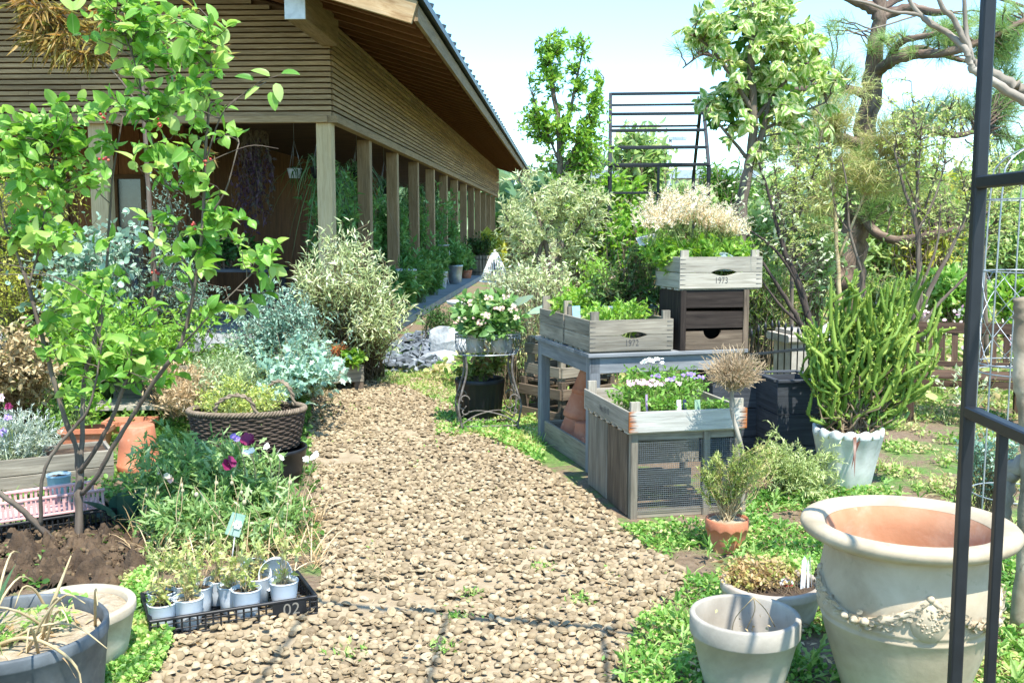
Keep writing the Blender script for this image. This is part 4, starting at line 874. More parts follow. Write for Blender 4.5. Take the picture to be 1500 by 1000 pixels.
cups=[(.055,.075,.098,'foliage sparse seedling cup at the near left corner of the black tray'),(.155,.07,.105,'white seedling cup second from the left in the front row of the black tray'),(.385,.075,.105,'white seedling cup under the middle of the front edge of the black tray'),(.545,.10,.105,'white seedling cup at the right end of the front row of the black tray'),(.07,.20,.10,'bluish seedling cup behind the near left corner cup of the black tray'),(.34,.165,.098,'white seedling cup just behind the middle front cup of the black tray'),(.215,.2,.10,'white seedling cup in the second row, left of centre in the black tray'),(.455,.215,.10,'white seedling cup in the back row next to the tipped white cup'),(.15,.29,.09,'white seedling cup in the left back row of the black tray'),(.30,.285,.09,'white seedling cup in the centre back row of the black tray')]
M['cup'] = plain('cup_white','#b6c4cf','#c6d1d9','#d3dadf',rough=.45,scale=5,bump=.02)
for k,(x,y,d_,lab) in enumerate(cups):
    d_*=1.18
    q=YW(x,y,.009); lab=lab.replace('foliage sparse seedling','white seedling')
    pot('seedling_cup',lab,'pot',q,d_,d_*1.0,M['cup'],.74,.08,.03,.03,True,.86,group='white seedling cups in the black tray',seg=32,soilmat=M['soil_dry'] if k%2 else M['soil'])
    z0=q+A3(0,0,d_*.86); hh=.11+.10*rng.random()
    bush('seedling','straggly seedling in the '+lab.split(' seedling cup ')[0]+' cup '+lab.split(' seedling cup ')[1].replace(' of the black tray','').replace(' in the black tray',''),'plant',z0,[(z0+A3(0,0,hh),A3(.075,.075,.06),1),(z0+A3(0,0,.04),A3(.055,.055,.03),.5)],17,6,.034,.017,M['lf_seed'],M['stem_dry'],'lobed',low=.02,tr=.0018,t0=.4,group='straggly seedlings in the cups of the black tray')
for x,y,rzz,tl_,lab in ((.44,.30,.5,-1.75,'white cup tipped on its side, left of the two in the black tray'),(.55,.27,.2,-1.7,'white cup tipped on its side against the right back corner of the black tray')):
    q=YW(x,y,.12); R_=Matrix.Rotation(rzz,3,'Z')@Matrix.Rotation(tl_+PI,3,'X'); mb=MB(); r=.062
    lathe(mb,[(0,0),(r*.95,0),(r,.004),(r*1.16,.10),(r*1.12,.10),(r*.95,.01),(0,.008)],36); mb.T(R=np.array(R_)); solo(mb,'tipped_cup',M['plastic_white'],lab,'pot',q)
mb = MB(); slab(mb,[(-.035,-.055),(.035,-.055),(.032,.055),(-.032,.055)],(0,0,0),(.92,.3,-.35),(.3,.1,.9),.0015); o2=thing('picture_tag','tilted plant picture tag with a pale flower on green behind the seedling tray','tag',V(345,768,4.75)); part(mb,'card',plain('tag_green','#6f9a86','#8fb39f','#a9c4b4',bump=0),o2); mb=MB()
for k in range(6): a=k*PI/3; slab(mb,[(-.008,-.008),(.008,-.008),(.008,.008),(-.008,.008)],unit(A3(.92,.3,-.35))*.013*math.cos(a)+unit(A3(.3,.1,.9))*.013*math.sin(a)-A3(-.01,.0035,0),(.92,.3,-.35),(.3,.1,.9),.0005)
part(mb,'printed_flower',M['fl_white'],o2); mb=MB(); tube(mb,[(-.005,.004,-.05),(-.03,.0,-.22)],.003,5); part(mb,'stake',M['plastic_white'],o2)
# ---- soil bed under the small tree
def patch(poly, step, z, amp, sc_):
    mb = MB(); poly=np.asarray(poly); lo,hi=poly[:,:2].min(0),poly[:,:2].max(0); nx=int((hi[0]-lo[0])/step)+2; ny=int((hi[1]-lo[1])/step)+2
    X,Y=np.meshgrid(lo[0]+np.arange(nx)*step,lo[1]+np.arange(ny)*step); ins=inpoly(X.ravel(),Y.ravel(),poly).reshape(X.shape)
    Z=np.array([mnoise.turbulence(Vector((x*sc_,y*sc_,2.2)),4,True) for x,y in zip(X.ravel(),Y.ravel())]).reshape(X.shape)
    f=ins.astype(float)
    for _ in range(4): f=(f+np.roll(f,1,0)+np.roll(f,-1,0)+np.roll(f,1,1)+np.roll(f,-1,1))/5
    Z=z*f+(Z-.3)*amp*f-.006*(1-f)
    i,j=np.meshgrid(np.arange(ny-1),np.arange(nx-1),indexing='ij'); q=(i*nx+j); k=(ins[:-1,:-1]|ins[1:,1:]|ins[1:,:-1]|ins[:-1,1:])
    q=q[k]; mb.add(np.stack([X,Y,Z],2).reshape(-1,3),np.stack([q,q+1,q+nx+1,q+nx],1)); return mb
solo(patch(GP([(-60,900),(-60,800),(60,775),(170,770),(215,800),(220,850),(150,870),(40,860)]),.008,.03,.15,9),'soil_bed',plain('bed_soil','#3a2e22','#4e3f30','#675541',rough=1,scale=9,bump=1,bscale=50,bd=.012),kind='structure')
k8 = np.array([(-.5,-.5,0),(.5,-.4,0),(.45,.5,0),(-.4,.45,0),(-.4,-.4,.6),(.36,-.3,.7),(.3,.36,.6),(-.36,.3,.7)]); f8 = np.array([[3,2,1,0],[4,5,6,7],[0,1,5,4],[1,2,6,5],[2,3,7,6],[3,0,4,7]])
q = scatter(GP([(-60,880),(-60,805),(70,785),(170,785),(210,815),(215,850),(150,862),(40,855)]),1500); n=len(q); mb=MB(); put(mb,(k8,f8,np.zeros((0,3),int)),np.stack([q[:,0],q[:,1],.012+.05*rng.random(n)],1),.008+.03*rng.random(n)**3,rng.normal(size=n)*.7,rng.random(n))
solo(mb,'soil_clods',plain('clod','#4f4132','#6b5943','#8a775c',rough=1,scale=20,bump=1,bscale=80,bd=.006,var=.3),'dry crumbly clods of earth around the foot of the juneberry',kind='stuff')
# ---- juneberry
JB = G(116,808,0); JY = JB[1]
o = thing('juneberry_tree','multi-stemmed young tree with big fresh green leaves and red berries rising from bare soil','tree',JB); sm = W(MB())
st = stemlines(sm,[
 [(116,812,5.05,.023),(115,740,5.05,.020),(116,700,5.05,.020),(112,655,5.05,.012),(98,620,5.03,.0125),(80,560,5.0,.012),(58,480,4.95,.011),(42,420,4.95,.010),(28,380,4.95,.007),(8,330,4.95,.005),(-6,260,4.95,.004)],
 [(117,715,5.05,.017),(120,660,5.06,.013),(121,600,5.1,.012),(125,545,5.12,.012),(138,500,5.12,.011),(150,452,5.15,.010),(156,400,5.15,.008),(160,330,5.2,.007),(166,250,5.2,.005),(180,170,5.2,.004)],
 [(117,690,5.04,.014),(142,655,5.0,.011),(165,610,4.98,.010),(180,570,4.95,.009),(186,555,4.95,.007),(192,520,4.9,.005)],
 [(120,722,5.04,.015),(140,700,5.0,.012),(168,650,4.95,.0115),(200,600,4.9,.011),(225,560,4.85,.011),(258,515,4.8,.010),(272,480,4.8,.009),(285,420,4.78,.009),(297,330,4.75,.008),(300,240,4.75,.007),(305,170,4.72,.006),(310,80,4.7,.005),(306,20,4.7,.003)],
 [(88,808,5.0,.018),(62,775,4.95,.016),(30,745,4.9,.014),(0,722,4.85,.013),(-30,700,4.8,.010)],
 [(61,772,4.95,.011),(60,720,4.9,.009),(68,680,4.88,.009),(88,650,4.87,.009),(112,622,4.87,.008),(128,602,4.86,.007),(140,560,4.85,.005),(150,500,4.85,.004)],
 [(284,430,4.78,.006),(262,350,4.8,.005),(240,260,4.8,.005),(215,180,4.8,.004),(200,100,4.8,.004),(170,20,4.8,.003)],
 [(297,330,4.75,.006),(330,280,4.72,.004),(350,210,4.7,.003)],
 [(258,515,4.8,.005),(300,470,4.75,.004),(330,440,4.7,.003),(370,400,4.7,.0025)],
 [(42,420,4.95,.006),(60,350,4.97,.005),(70,280,4.98,.004),(85,200,5,.003)],
 [(300,240,4.75,.005),(330,160,4.72,.003),(390,120,4.7,.002)]],8,5)
bl = [B(215,15,75,40,4.8,.3,1.2),B(250,75,75,50,4.75,.3,1.0),B(175,45,60,50,4.85,.3,.8),B(300,70,45,55,4.7,.25,.9),B(240,150,85,50,4.8,.3,.9),B(300,140,45,40,4.7,.25,.9),B(310,200,40,25,4.7,.2,.6),B(240,225,70,40,4.8,.3,.5),
 B(40,185,65,40,4.9,.25,1.3),B(105,160,40,25,4.95,.2,.6),B(25,235,60,45,4.9,.25,1.2),B(110,210,60,40,4.95,.3,.9),B(80,270,60,40,4.95,.3,.6),B(140,250,40,35,5.0,.25,.5),
 B(285,275,60,40,4.75,.25,.6),B(330,320,45,35,4.7,.2,.6),B(300,370,70,45,4.75,.25,.8),B(400,345,40,22,4.68,.12,.4),B(390,390,35,40,4.7,.12,.45),B(240,330,40,40,4.8,.25,.5),
 B(95,345,60,40,4.95,.25,.7),B(30,330,40,50,4.95,.25,.6),B(150,420,60,40,5.0,.25,.6),B(170,510,60,40,4.95,.25,1.3),B(215,545,45,35,4.9,.2,1),B(130,560,55,30,4.9,.2,.7),B(110,440,60,40,4.95,.2,.6),B(95,500,50,35,4.95,.2,.5),B(330,455,55,28,4.7,.15,.5),B(250,430,50,35,4.8,.2,.4),B(270,510,40,25,4.8,.15,.3),B(145,605,30,18,4.87,.12,.18)]
P = twigs(bl,430,st,rise=.15,bias=.6,reach=.34); tubes(sm,P,(.0028*np.linspace(1,.4,6))[None],4)
for pts in ([(330,160),(360,135),(385,118),(420,108)],[(300,240),(340,222),(372,213),(408,218)],[(110,420),(60,398),(0,385)],[(140,440),(80,405),(0,402)]): tube(sm,[V(x,y,4.7) for x,y in pts],[.003,.002,.002,.001],5,3)
part(sm,'trunk',M['bark'],o)
lm = W(MB()); Q = leaf_on(lm,P[:270],6,.066,.040,'oval',.3,.95,.8,.15,.42,lift=.1); leaf_on(lm,P[270:],6,.062,.036,'droop',.3,.95,.8,.1,.4,lift=.2)
for px,py,dx,dz in ((395,112,-1,.5),(412,108,1,.1),(404,122,.3,-1),(380,128,-1,-.6),(396,135,.4,-1.2),(372,118,-.8,.3),(330,42,.4,.2),(316,32,-.3,.9)): leaves(lm,[V(px,py,4.7)],[(dx,-.2,dz)],[(.1,-.6,.8)],.085,.047,'oval')
part(lm,'crown',leafmat('leaf_juneberry',['#45802a','#5d9638','#79ab48','#98be60','#b0c47a'],.45,.38,vein=.3),o)
for px,py in ((153,168),(231,182),(300,240),(284,333),(226,398),(152,236)):
    mb = W(MB())
    for k in range(5): ball(mb,V(px,py,4.72)+rng.normal(size=3)*A3(.014,.01,.012),.0055+.002*rng.random(),8)
    part(mb,'berry_cluster',plain('berry_red','#8f2a2e','#b2403c','#c77a5a',rough=.35,bump=0),o)
# ---- slender grey-trunk tree with hanging bronze leaves behind it
gb = G(229,590,0); o = thing('bronze_leaf_tree','slender grey-trunked tree with long drooping bronze and olive leaves above the juneberry','tree',gb); sm = W(MB())
st = stemlines(sm,[[(229,592,gb[1],.030),(227,500,gb[1],.028),(226,440,gb[1],.029),(224,380,gb[1],.024),(218,290,gb[1],.023),(213,200,gb[1],.020),(210,150,gb[1],.018),(206,60,gb[1],.015),(202,-20,gb[1],.012),(200,-90,gb[1],.010)],
 [(213,170,gb[1],.010),(170,110,gb[1]-.1,.008),(120,70,gb[1]-.2,.006),(60,20,gb[1]-.2,.004),(10,-30,gb[1]-.2,.003)],[(206,60,gb[1],.008),(180,20,gb[1],.006),(130,-30,gb[1]-.2,.004)],[(212,190,gb[1],.008),(260,150,gb[1],.005),(300,110,gb[1]-.1,.004),(320,60,gb[1]-.1,.003)],[(226,440,gb[1],.010),(240,420,gb[1],.007),(252,395,gb[1],.005),(262,380,gb[1],.003)]],8,5)
bl = [B(85,35,55,30,gb[1]-.2,.3),B(110,70,50,25,gb[1]-.2,.3),B(50,60,25,25,gb[1]-.2,.2,.6),B(150,30,30,40,gb[1]-.2,.2,.7),B(40,0,40,20,gb[1]-.2,.2,.6),B(290,40,20,40,gb[1]-.1,.2,.5),B(310,75,18,30,gb[1]-.1,.2,.4),B(320,225,25,30,gb[1]-.1,.2,.35)]
P = twigs(bl,105,st,rise=.1,reach=.5); tubes(sm,P,(.003*np.linspace(1,.4,6))[None],3); part(sm,'trunk',M['bark'],o)
lm=W(MB()); leaf_on(lm,P,8,.19,.018,'lance',.25,.75,.3,.8,.35); part(lm,'crown',leafmat('leaf_bronze',['#6f5a2c','#8e7438','#8d8a40','#a98a4a','#7d8a3c'],.4),o)
# ---- racks, boxes and clay ware on the left
a = G(-75,818,0); b_ = G(172,778,0); ln = np.linalg.norm((b_-a)[:2]); rz_ = math.atan2((b_-a)[1],(b_-a)[0])
o = thing('black_plant_crate','black plastic slatted crate on the soil, carrying the row of pink pots','crate',a,rz_); mb=MB()
for y in (0,.26): lattice(mb,(0,y,0),(ln,y,0),.13,30,.007)
for x in (0.004,ln-.004): lattice(mb,(x,.005,.0003),(x,.255,.0003),.13,9,.007)
part(mb,'lattice_side',M['plastic_black'],o); mb=MB(); box(mb,(ln/2,.13,.062),ln-.02,.24,.006); part(mb,'shelf',M['plastic_black'],o)
M['pink'] = plain('pot_pink','#b98a86','#cfa39d','#dcb8b1',rough=.6,scale=5,bump=.05)
o = thing('pink_rack','dusty pink slatted plastic rack on the black crate behind the soil bed','rack',a+A3(0,0,.133),rz_)
for y in (.02,.235):
    mb=MB(); plank(mb,(.0,y,.006),(ln-.05,y,.006),.012,.012); plank(mb,(.0,y,.098),(ln-.05,y,.098),.02,.014); part(mb,'rail',M['pink'],o)
    mb=MB()
    for k,x in enumerate(np.arange(.01,ln-.06,.024)): plank(mb,(x+rng.normal()*.002,y,.0125),(x+rng.normal()*.003,y,.0905),.013,.005,(0,1,0))
    part(mb,'slats',M['pink'],o)
mb=MB(); plank(mb,(.0,.128,.004),(ln-.05,.128,.004),.19,.006); part(mb,'rack_floor',M['pink'],o)
a = G(-90,735,0); b_ = G(168,706,0); ln = np.linalg.norm((b_-a)[:2]); rz_ = math.atan2((b_-a)[1],(b_-a)[0])
def trough(name,label,loc,rz,w,d,h,mat,nb=2,soil=M['soil'],t=.022):
    o = thing(name,label,'planter',loc,rz)
    for y in (t/2,d-t/2): 
        mb=MB()
        for k in range(nb): plank(mb,(0,y,(k+.5)*h/nb),(w,y,(k+.5)*h/nb),t,h/nb-.004)
        part(mb,'side_board',mat,o)
    for x in (t/2+.001,w-t/2-.001):
        mb=MB()
        for k in range(nb): plank(mb,(x,t,(k+.5)*h/nb),(x,d-t,(k+.5)*h/nb),t,h/nb-.004)
        part(mb,'end_board',mat,o)
    mb=MB(); box(mb,(w/2,d/2,h*.8),w-2*t-.004,d-2*t-.004,.03); part(mb,'soil',soil,o); return o
trough('wooden_trough','weathered grey wooden trough planted with silver foliage on the left',a,rz_,ln,.34,.21,M['wood_grey'])
cc = a+(b_-a)*.42+A3(-.08,.18,.18)
o,_ = bush('silver_curry_plant','mound of fine silver foliage in the weathered grey trough','plant',cc,[(V(30,632,cc[1]),A3(.30,.2,.17),1),(V(-30,640,cc[1]),A3(.25,.2,.15),.6)],560,16,.030,.0045,leafmat('leaf_silverfine',['#8fa090','#aab8a8','#c2ccbf','#d5dbd2'],.15),M['lf_silver'],'lance',low=.14,tr=.002,rise=.15,t0=.25,ang=.6)
pz = V(12,615,cc[1]-.12); o = thing('pansies','purple maroon and pink flowers on thin stems at the left picture edge','flower',A3(pz[0],pz[1],.18)); mb=W(MB())
for px,py,m_,nm in ((12,595,'fl_maroon','maroon_flower'),(12,612,'fl_mauve','purple_flower'),(3,632,'fl_mauve','purple_flower'),(2,580,'fl_pink','pink_flower'),(-6,610,'fl_pink','pink_flower')):
    p=V(px,py,cc[1]-.15); tube(mb,[A3(pz[0],pz[1],.18),(A3(pz[0],pz[1],.18)+p)/2+A3(.02,0,0),p],.002,4,3); flowerheads(nm,o,[p+rng.normal(size=3)*.006 for _ in range(2)],M[m_],.028,6,.4,wd=.85)
part(mb,'stems',M['stem_green'],o)
pot('pale_blue_pot','small pale blue plastic pot in front of the weathered grey trough','pot',G(81,731,0)+A3(0,.06,0),.14,.14,plain('pot_paleblue','#88a5b0','#9fb8c0','#b3c8cd',rough=.5,bump=.02),.78,.1,.03,.03,True)
q=G(194,693,0)+A3(0,.12,.30); pot('clay_pot','large clay pot standing upside down beside the weathered grey trough','pot',q,.285,.30,M['terracotta'],.76,.14,.04,.06,tilt=(PI,'X'))
def claytrough(label,loc,rz,w,d,h):
    o=thing('clay_trough',label,'planter',loc,rz); mb=MB(); s=.035
    P=[(s,s,0),(w-s,s,0),(w-s,d-s,0),(s,d-s,0),(0.012,.012,h-.035),(w-.012,.012,h-.035),(w-.012,d-.012,h-.035),(.012,d-.012,h-.035),(-.004,-.004,h-.033),(w+.004,-.004,h-.033),(w+.004,d+.004,h-.033),(-.004,d+.004,h-.033),(-.004,-.004,h),(w+.004,-.004,h),(w+.004,d+.004,h),(-.004,d+.004,h),(.02,.02,h),(w-.02,.02,h),(w-.02,d-.02,h),(.02,d-.02,h),(.04,.04,.03),(w-.04,.04,.03),(w-.04,d-.04,.03),(.04,d-.04,.03)]
    f=[[4*k+i,4*k+(i+1)%4,4*k+4+(i+1)%4,4*k+4+i] for k in range(5) for i in range(4)]+[[20,21,22,23],[3,2,1,0]]
    mb.add(P,np.array(f),smooth=False); part(mb,'trough_body',M['terracotta'],o); mb=MB(); box(mb,(w/2,d/2,h-.04),w-.05,d-.05,.012); part(mb,'soil',M['soil'],o); return o
q=G(86,664,0); claytrough('clay trough with thin stems beside the upside down clay pot',q,math.radians(7),.34,.2,.17)
bush('stake_seedling','upright green seedling with thin stems in the clay trough','plant',q+A3(.1,.1,.14),[(q+A3(.12,.1,.45),A3(.16,.1,.10),1),(q+A3(.25,.1,.33),A3(.08,.08,.12),.5)],34,7,.06,.026,M['lf_bright'],M['stem_green'],'lance',low=.03,tr=.003)
q=G(150,645,0); claytrough('second clay trough behind the upside down clay pot',q,math.radians(5),.36,.22,.14)
q=G(95,628,0); o=thing('plank_bench','low bench of weathered planks behind the clay troughs','bench',q,math.radians(4)); mb=MB()
for k in range(3): plank(mb,(0,.06+k*.125,.16),(.95,.06+k*.125,.16),.12,.035)
part(mb,'seat_planks',M['wood_light'],o)
for x in (.08,.85): mb=MB(); box(mb,(x,.18,.07),.06,.3,.139); part(mb,'leg',M['wood_grey'],o)
q2=q+A3(.16,.62,0); o=thing('grey_plank_box','grey wooden plank box half hidden by leaves behind the plank bench','wooden box',q2,math.radians(5)); mb=MB()
for k in range(3): plank(mb,(0,0,.06+k*.125),(.85,0,.06+k*.125),.02,.12); plank(mb,(0,.4,.06+k*.125),(.85,.4,.06+k*.125),.02,.12)
part(mb,'side_board',M['wood_grey'],o); mb=MB()
for x in (.01,.84):
    mb=MB(); plank(mb,(x,.011,.18),(x,.389,.18),.02,.36); part(mb,'end_board',M['wood_grey'],o)
pot('black_pot','black pot standing on the plank bench','pot',q+A3(.72,.2,.178),.21,.17,M['plastic_black'],.8,.1,.03,.04,True)
# ---- wicker basket on a black pot
BK = A3(V(362,600,6.35)[0],6.35,.235); o = thing('wicker_basket','dark oval wicker basket with two loop handles full of trailing plants','basket',BK,math.radians(8)); mb=MB(); rx,ry,bh=.355,.23,.235
ns=44; an2=np.arange(ns)*2*PI/ns
for kz in range(17):
    z=kz*bh/16; k=.86+.14*(z/bh)**.8; t=np.linspace(0,2*PI,ns*2+1); wv=.006*np.cos(t*ns/2+PI*(kz%2))
    tube(mb,np.stack([(rx*k+wv)*np.cos(t),(ry*k+wv)*np.sin(t),np.full(len(t),z)+.0025*np.sin(t*9+kz)],1),.0078+.001*(kz%3),5,cap=False)
tubes(mb,np.array([[((rx*k_)*math.cos(x),(ry*k_)*math.sin(x),z) for z,k_ in ((0,.86),(.11,.94),(bh,1.0))] for x in an2]),.0048,4)
part(mb,'woven_side',plain('wicker','#332a24','#4a3e34','#635548',rough=.8,scale=20,bump=.3,var=.35),o); mb=MB()
for ph in (0,2.1,4.2):
    t=np.linspace(0,2*PI,260); tube(mb,np.stack([(rx+.012*np.cos(t*34+ph))*np.cos(t),(ry+.012*np.cos(t*34+ph))*np.sin(t),bh+.012*np.sin(t*34+ph)],1),.0075,5,cap=False)
part(mb,'braided_rim',plain('wicker_pale','#5d5042','#7d6e5c','#9a8a74',rough=.8,scale=20,bump=.3),o)
for pts in ([(-.17,-.19,bh),(-.15,-.20,bh+.075),(-.05,-.22,bh+.125),(.04,-.23,bh+.10),(.085,-.225,bh)],[(.10,.2,bh),(.13,.19,bh+.12),(.2,.16,bh+.15),(.26,.12,bh+.10),(.285,.11,bh)]):
    mb=MB(); C_=smoothline(pts,7); t=np.linspace(0,26,len(C_))
    for ph in (0,PI): tube(mb,C_+np.stack([.008*np.cos(t+ph),.006*np.sin(t+ph),.006*np.sin(t+ph)],1),.0085,6)
    part(mb,'handle',bpy.data.materials['wicker_pale'],o)
pot('black_pot','squat black pot under the wicker basket','pot',A3(BK[0]+.12,BK[1],0),.50,.232,M['plastic_black'],.8,.1,.02,.03)
mb=MB(); soil_disc(mb,.33,0); mb.T(R=np.diag([.9,.58,1.0])); 
o,_=bush('trailing_sedum','yellow green trailing plants filling the wicker basket','plant',BK+A3(0,0,.17),[(BK+A3(-.05,-.02,.27),A3(.28,.17,.06),1),(BK+A3(-.22,.0,.30),A3(.13,.14,.09),.5),(BK+A3(.08,.1,.32),A3(.2,.1,.07),.5),(BK+A3(-.1,.05,.4),A3(.12,.1,.08),.3)],420,9,.026,.009,leafmat('leaf_sedum',['#7d9136','#9db04a','#b8c466','#a3b87e','#c9b070'],.35),M['stem_green'],'lance',low=.2,tr=.0018,rise=.15)
part(mb,'soil',M['soil'],o); o.children[-1].location=(0,0,0)
# ---- poppies
pb = A3(V(330,740,5.2)[0],5.25,0); M['lf_poppy']=leafmat('leaf_poppy',['#50783a','#6b934c','#8fae6c','#aec496'],.35)
o,P=bush('poppy_clump','tangled clump of feathery green poppy plants with maroon and white flowers and seed heads','plant',pb,[B(250,690,70,55,5.35,.3,1.4),B(330,705,75,50,5.3,.3,1.3),B(300,655,70,28,5.6,.25,.8),B(380,665,45,22,5.6,.2,.4),B(395,730,45,45,5.2,.25,.8),B(225,650,40,35,5.5,.2,.6),B(290,760,90,35,5.0,.25,1.0),B(430,750,25,35,5.1,.2,.4),B(240,770,60,35,4.9,.25,.8),B(400,775,50,35,4.85,.2,.6)],600,11,.075,.022,M['lf_poppy'],M['stem_green'],'lobed',low=.42,tr=.0028,rise=.2,t0=.2)
mb=W(MB())
for px,py,m_,nm in ((335,678,'fl_maroon','maroon_flower'),(362,645,'fl_maroon','maroon_flower'),(366,662,'fl_white','white_flower'),(390,656,'fl_white','white_flower'),(345,640,'fl_mauve','lilac_flower'),(410,668,'fl_white','white_flower'),(447,672,'fl_white','white_flower'),(463,668,'fl_white','white_flower'),(243,700,'fl_blush','faded_flower')):
    p=V(px,py,5.1); q=pb+A3((p[0]-pb[0])*.7,rng.normal()*.1,0); tube(mb,[q,(q+p)/2+A3(.02,.02,.08),p-A3(0,0,.005)],.0028,5,4)
    flowerheads(nm,o,[p+rng.normal(size=3)*.008 for _ in range(3)],M[m_],.034 if m_=='fl_maroon' else .018,6,.5,'round',wd=.95)
sd=MB(); sd.world=True
for k in range(30):
    px,py=200+rng.random()*270,690+rng.random()*110; p=V(px,py,4.7+rng.random()*.5); q=A3(p[0]+rng.normal()*.10,p[1]+rng.normal()*.1,0)
    tube(mb,[q,q*.4+p*.6+rng.normal(size=3)*.03,p+A3(0,0,.03),p],[.002,.002,.0016,.0014],5,4)
    ball(sd,p-A3(0,0,.004),.007+.004*rng.random(),8,1.2)
part(mb,'flower_stems',M['stem_dry'],o); part(sd,'seed_heads',plain('seedhead','#8c8a68','#b0a986','#c5bda0',rough=.8,bump=0,var=.2),o,kind='stuff')
n=240; q=np.stack([V(x,780,4.8)[0]*np.ones(1)[0]+0*x if False else x for x in rng.random(n)],0); 
mb=W(MB()); n=700; xs=200+rng.random(n)*275; ys=690+rng.random(n)*120; pp=np.array([G(x,max(y+30,760),0.02) for x,y in zip(xs,ys)]); blades(mb,pp,rdir(n,1.2),.16+.22*rng.random(n),.006,.35,5); part(mb,'dead_leaves',M['dry'],o)
# hosta-like dark leaves beside the rack
hb=G(185,775,0); o=thing('dark_hosta','low plant with broad dark blue green leaves beside the pink rack','plant',hb); lm=W(MB()); n=11; leaves(lm,hb+rng.normal(size=(n,3))*A3(.05,.03,0)+A3(0,0,.06),rdir(n,.55)*A3(1,.7,1),A3(0,0,1)+rng.normal(size=(n,3))*.2,.20+.06*rng.random(n),.10,'oval'); part(lm,'foliage',leafmat('leaf_hosta',['#2e4f46','#41655a','#5d8272'],.25,vein=.2),o)
# ---- mid-ground shrubs, left
bush('blue_spurge','dense blue grey shrub with small whorled leaves beside the path end','shrub',G(420,572,0),[B(415,470,60,50,8.3,.35,1.2),B(370,500,45,50,8.2,.3,.8),B(450,520,45,40,8.0,.3,.8),B(390,430,35,30,8.5,.25,.5),B(440,545,50,25,7.8,.25,.6)],420,26,.042,.014,M['lf_blue'],M['stem_brown'],'lance',low=.25,t0=.35,tr=.004,ang=.75)
bush('sea_kale','low frilly pale blue green plant hanging over the path edge','plant',G(440,578,0),[B(450,545,60,18,7.6,.25,1),B(410,568,45,18,7.4,.25,.7),B(425,552,40,14,7.6,.2,.3)],170,9,.075,.05,leafmat('leaf_kale',['#6f917c','#88a994','#a3bea9','#bccfbd'],.25),M['stem_green'],'lobed',low=.25,tr=.003)
bush('silver_willow_shrub','big airy shrub with narrow cream and sage variegated leaves before the pavilion','shrub',G(520,556,0),[B(505,395,70,55,10.2,.6,1.3),B(460,430,55,45,10.2,.6,1),B(555,440,55,55,10.2,.6,1.1),B(520,360,40,40,10.3,.5,.6),B(485,350,35,25,10.3,.4,.4),B(590,470,30,35,10.0,.4,.5),B(545,475,50,30,10.0,.4,.7),B(445,400,25,30,10.2,.3,.3)],620,13,.085,.016,leafmat('leaf_willow',['#92a66c','#b0c088','#c9d3a4','#dbe0c2'],.3),M['stem_brown'],'lance',low=.25,tr=.006,t0=.3,ang=.8)
q=G(478,560,0)+A3(.02,-.75,0); o=trough('wooden_planter','small wooden planter on timber feet with orange succulents beside the path end',q+A3(0,0,.09),math.radians(25),.5,.36,.17,M['wood_grey'],1)
for x,y in ((.05,.05),(.45,.05),(.45,.31),(.05,.31)): mb=MB(); box(mb,(x,y,-.0455),.09,.09,.088); part(mb,'foot',M['wood_brown'],o)
qq=q+A3(.14,.2,.25)
bush('orange_succulent','orange and lime green succulents in the small wooden planter','plant',qq,[(qq+A3(.02,.05,.14),A3(.15,.12,.10),1)],150,10,.03,.016,leafmat('leaf_orange',['#b06a32','#c58445','#cf9d62','#a8a04a'],.35),M['stem_brown'],'lance',low=.1,tr=.003)
bush('lime_succulent','lime green leafy plant at the right corner of the small wooden planter','plant',qq+A3(.18,.02,0),[(qq+A3(.2,-.02,.08),A3(.13,.12,.09),1)],90,8,.05,.035,M['lf_bright'],M['stem_green'],'round',low=.08,tr=.003)
bush('blue_gum_shrub','eucalyptus-like shrub with round silver blue leaves left of the pavilion post','shrub',G(140,560,0),[B(130,365,75,55,8.6,.5,1.2),B(75,400,55,55,8.6,.5,1),B(190,350,35,50,8.7,.4,.6),B(110,440,75,45,8.4,.5,1),B(60,330,35,30,8.7,.4,.4)],190,11,.055,.05,leafmat('leaf_bluegum',['#6c8b74','#86a38c','#a1b8a4','#b9cbb9'],.25),M['stem_brown'],'round',low=.15,tr=.005)
bush('blue_spire_shrub','upright shrub with narrow powder blue spires in front of the dark opening','shrub',G(250,545,0),[B(240,300,22,60,9.4,.3,.7),B(215,250,14,40,9.4,.2,.4),B(258,235,12,35,9.4,.2,.3),B(245,400,40,60,9.3,.3,1),B(300,440,45,40,9.2,.3,.8),B(340,470,35,40,9.0,.3,.5)],190,26,.035,.010,leafmat('leaf_bluespire',['#5f826e','#7a9b86','#97b3a0','#b0c6b4'],.25),M['stem_brown'],'lance',low=.2,tr=.004,ang=.7,t0=.3)
bush('gold_leaf_shrub','yellow green fine leaved shrub behind the juneberry at the left edge','shrub',G(40,560,0),[B(60,270,60,50,9.2,.5,1),B(15,300,45,60,9.2,.5,1),B(95,240,35,30,9.3,.4,.5),B(10,410,55,60,8.9,.5,.8)],340,14,.05,.016,M['lf_yellow'],M['stem_brown'],'lance',low=.2,tr=.004)
bush('cream_variegated_shrub','tan and cream variegated leafy plant above the silver mound at the left edge','shrub',G(25,640,0),[B(30,520,55,55,7.0,.35,1),B(-20,540,40,50,7.0,.3,.6),B(75,545,30,35,7.0,.25,.5)],260,12,.042,.022,M['lf_tan'],M['stem_brown'],'oval',low=.2,tr=.003)
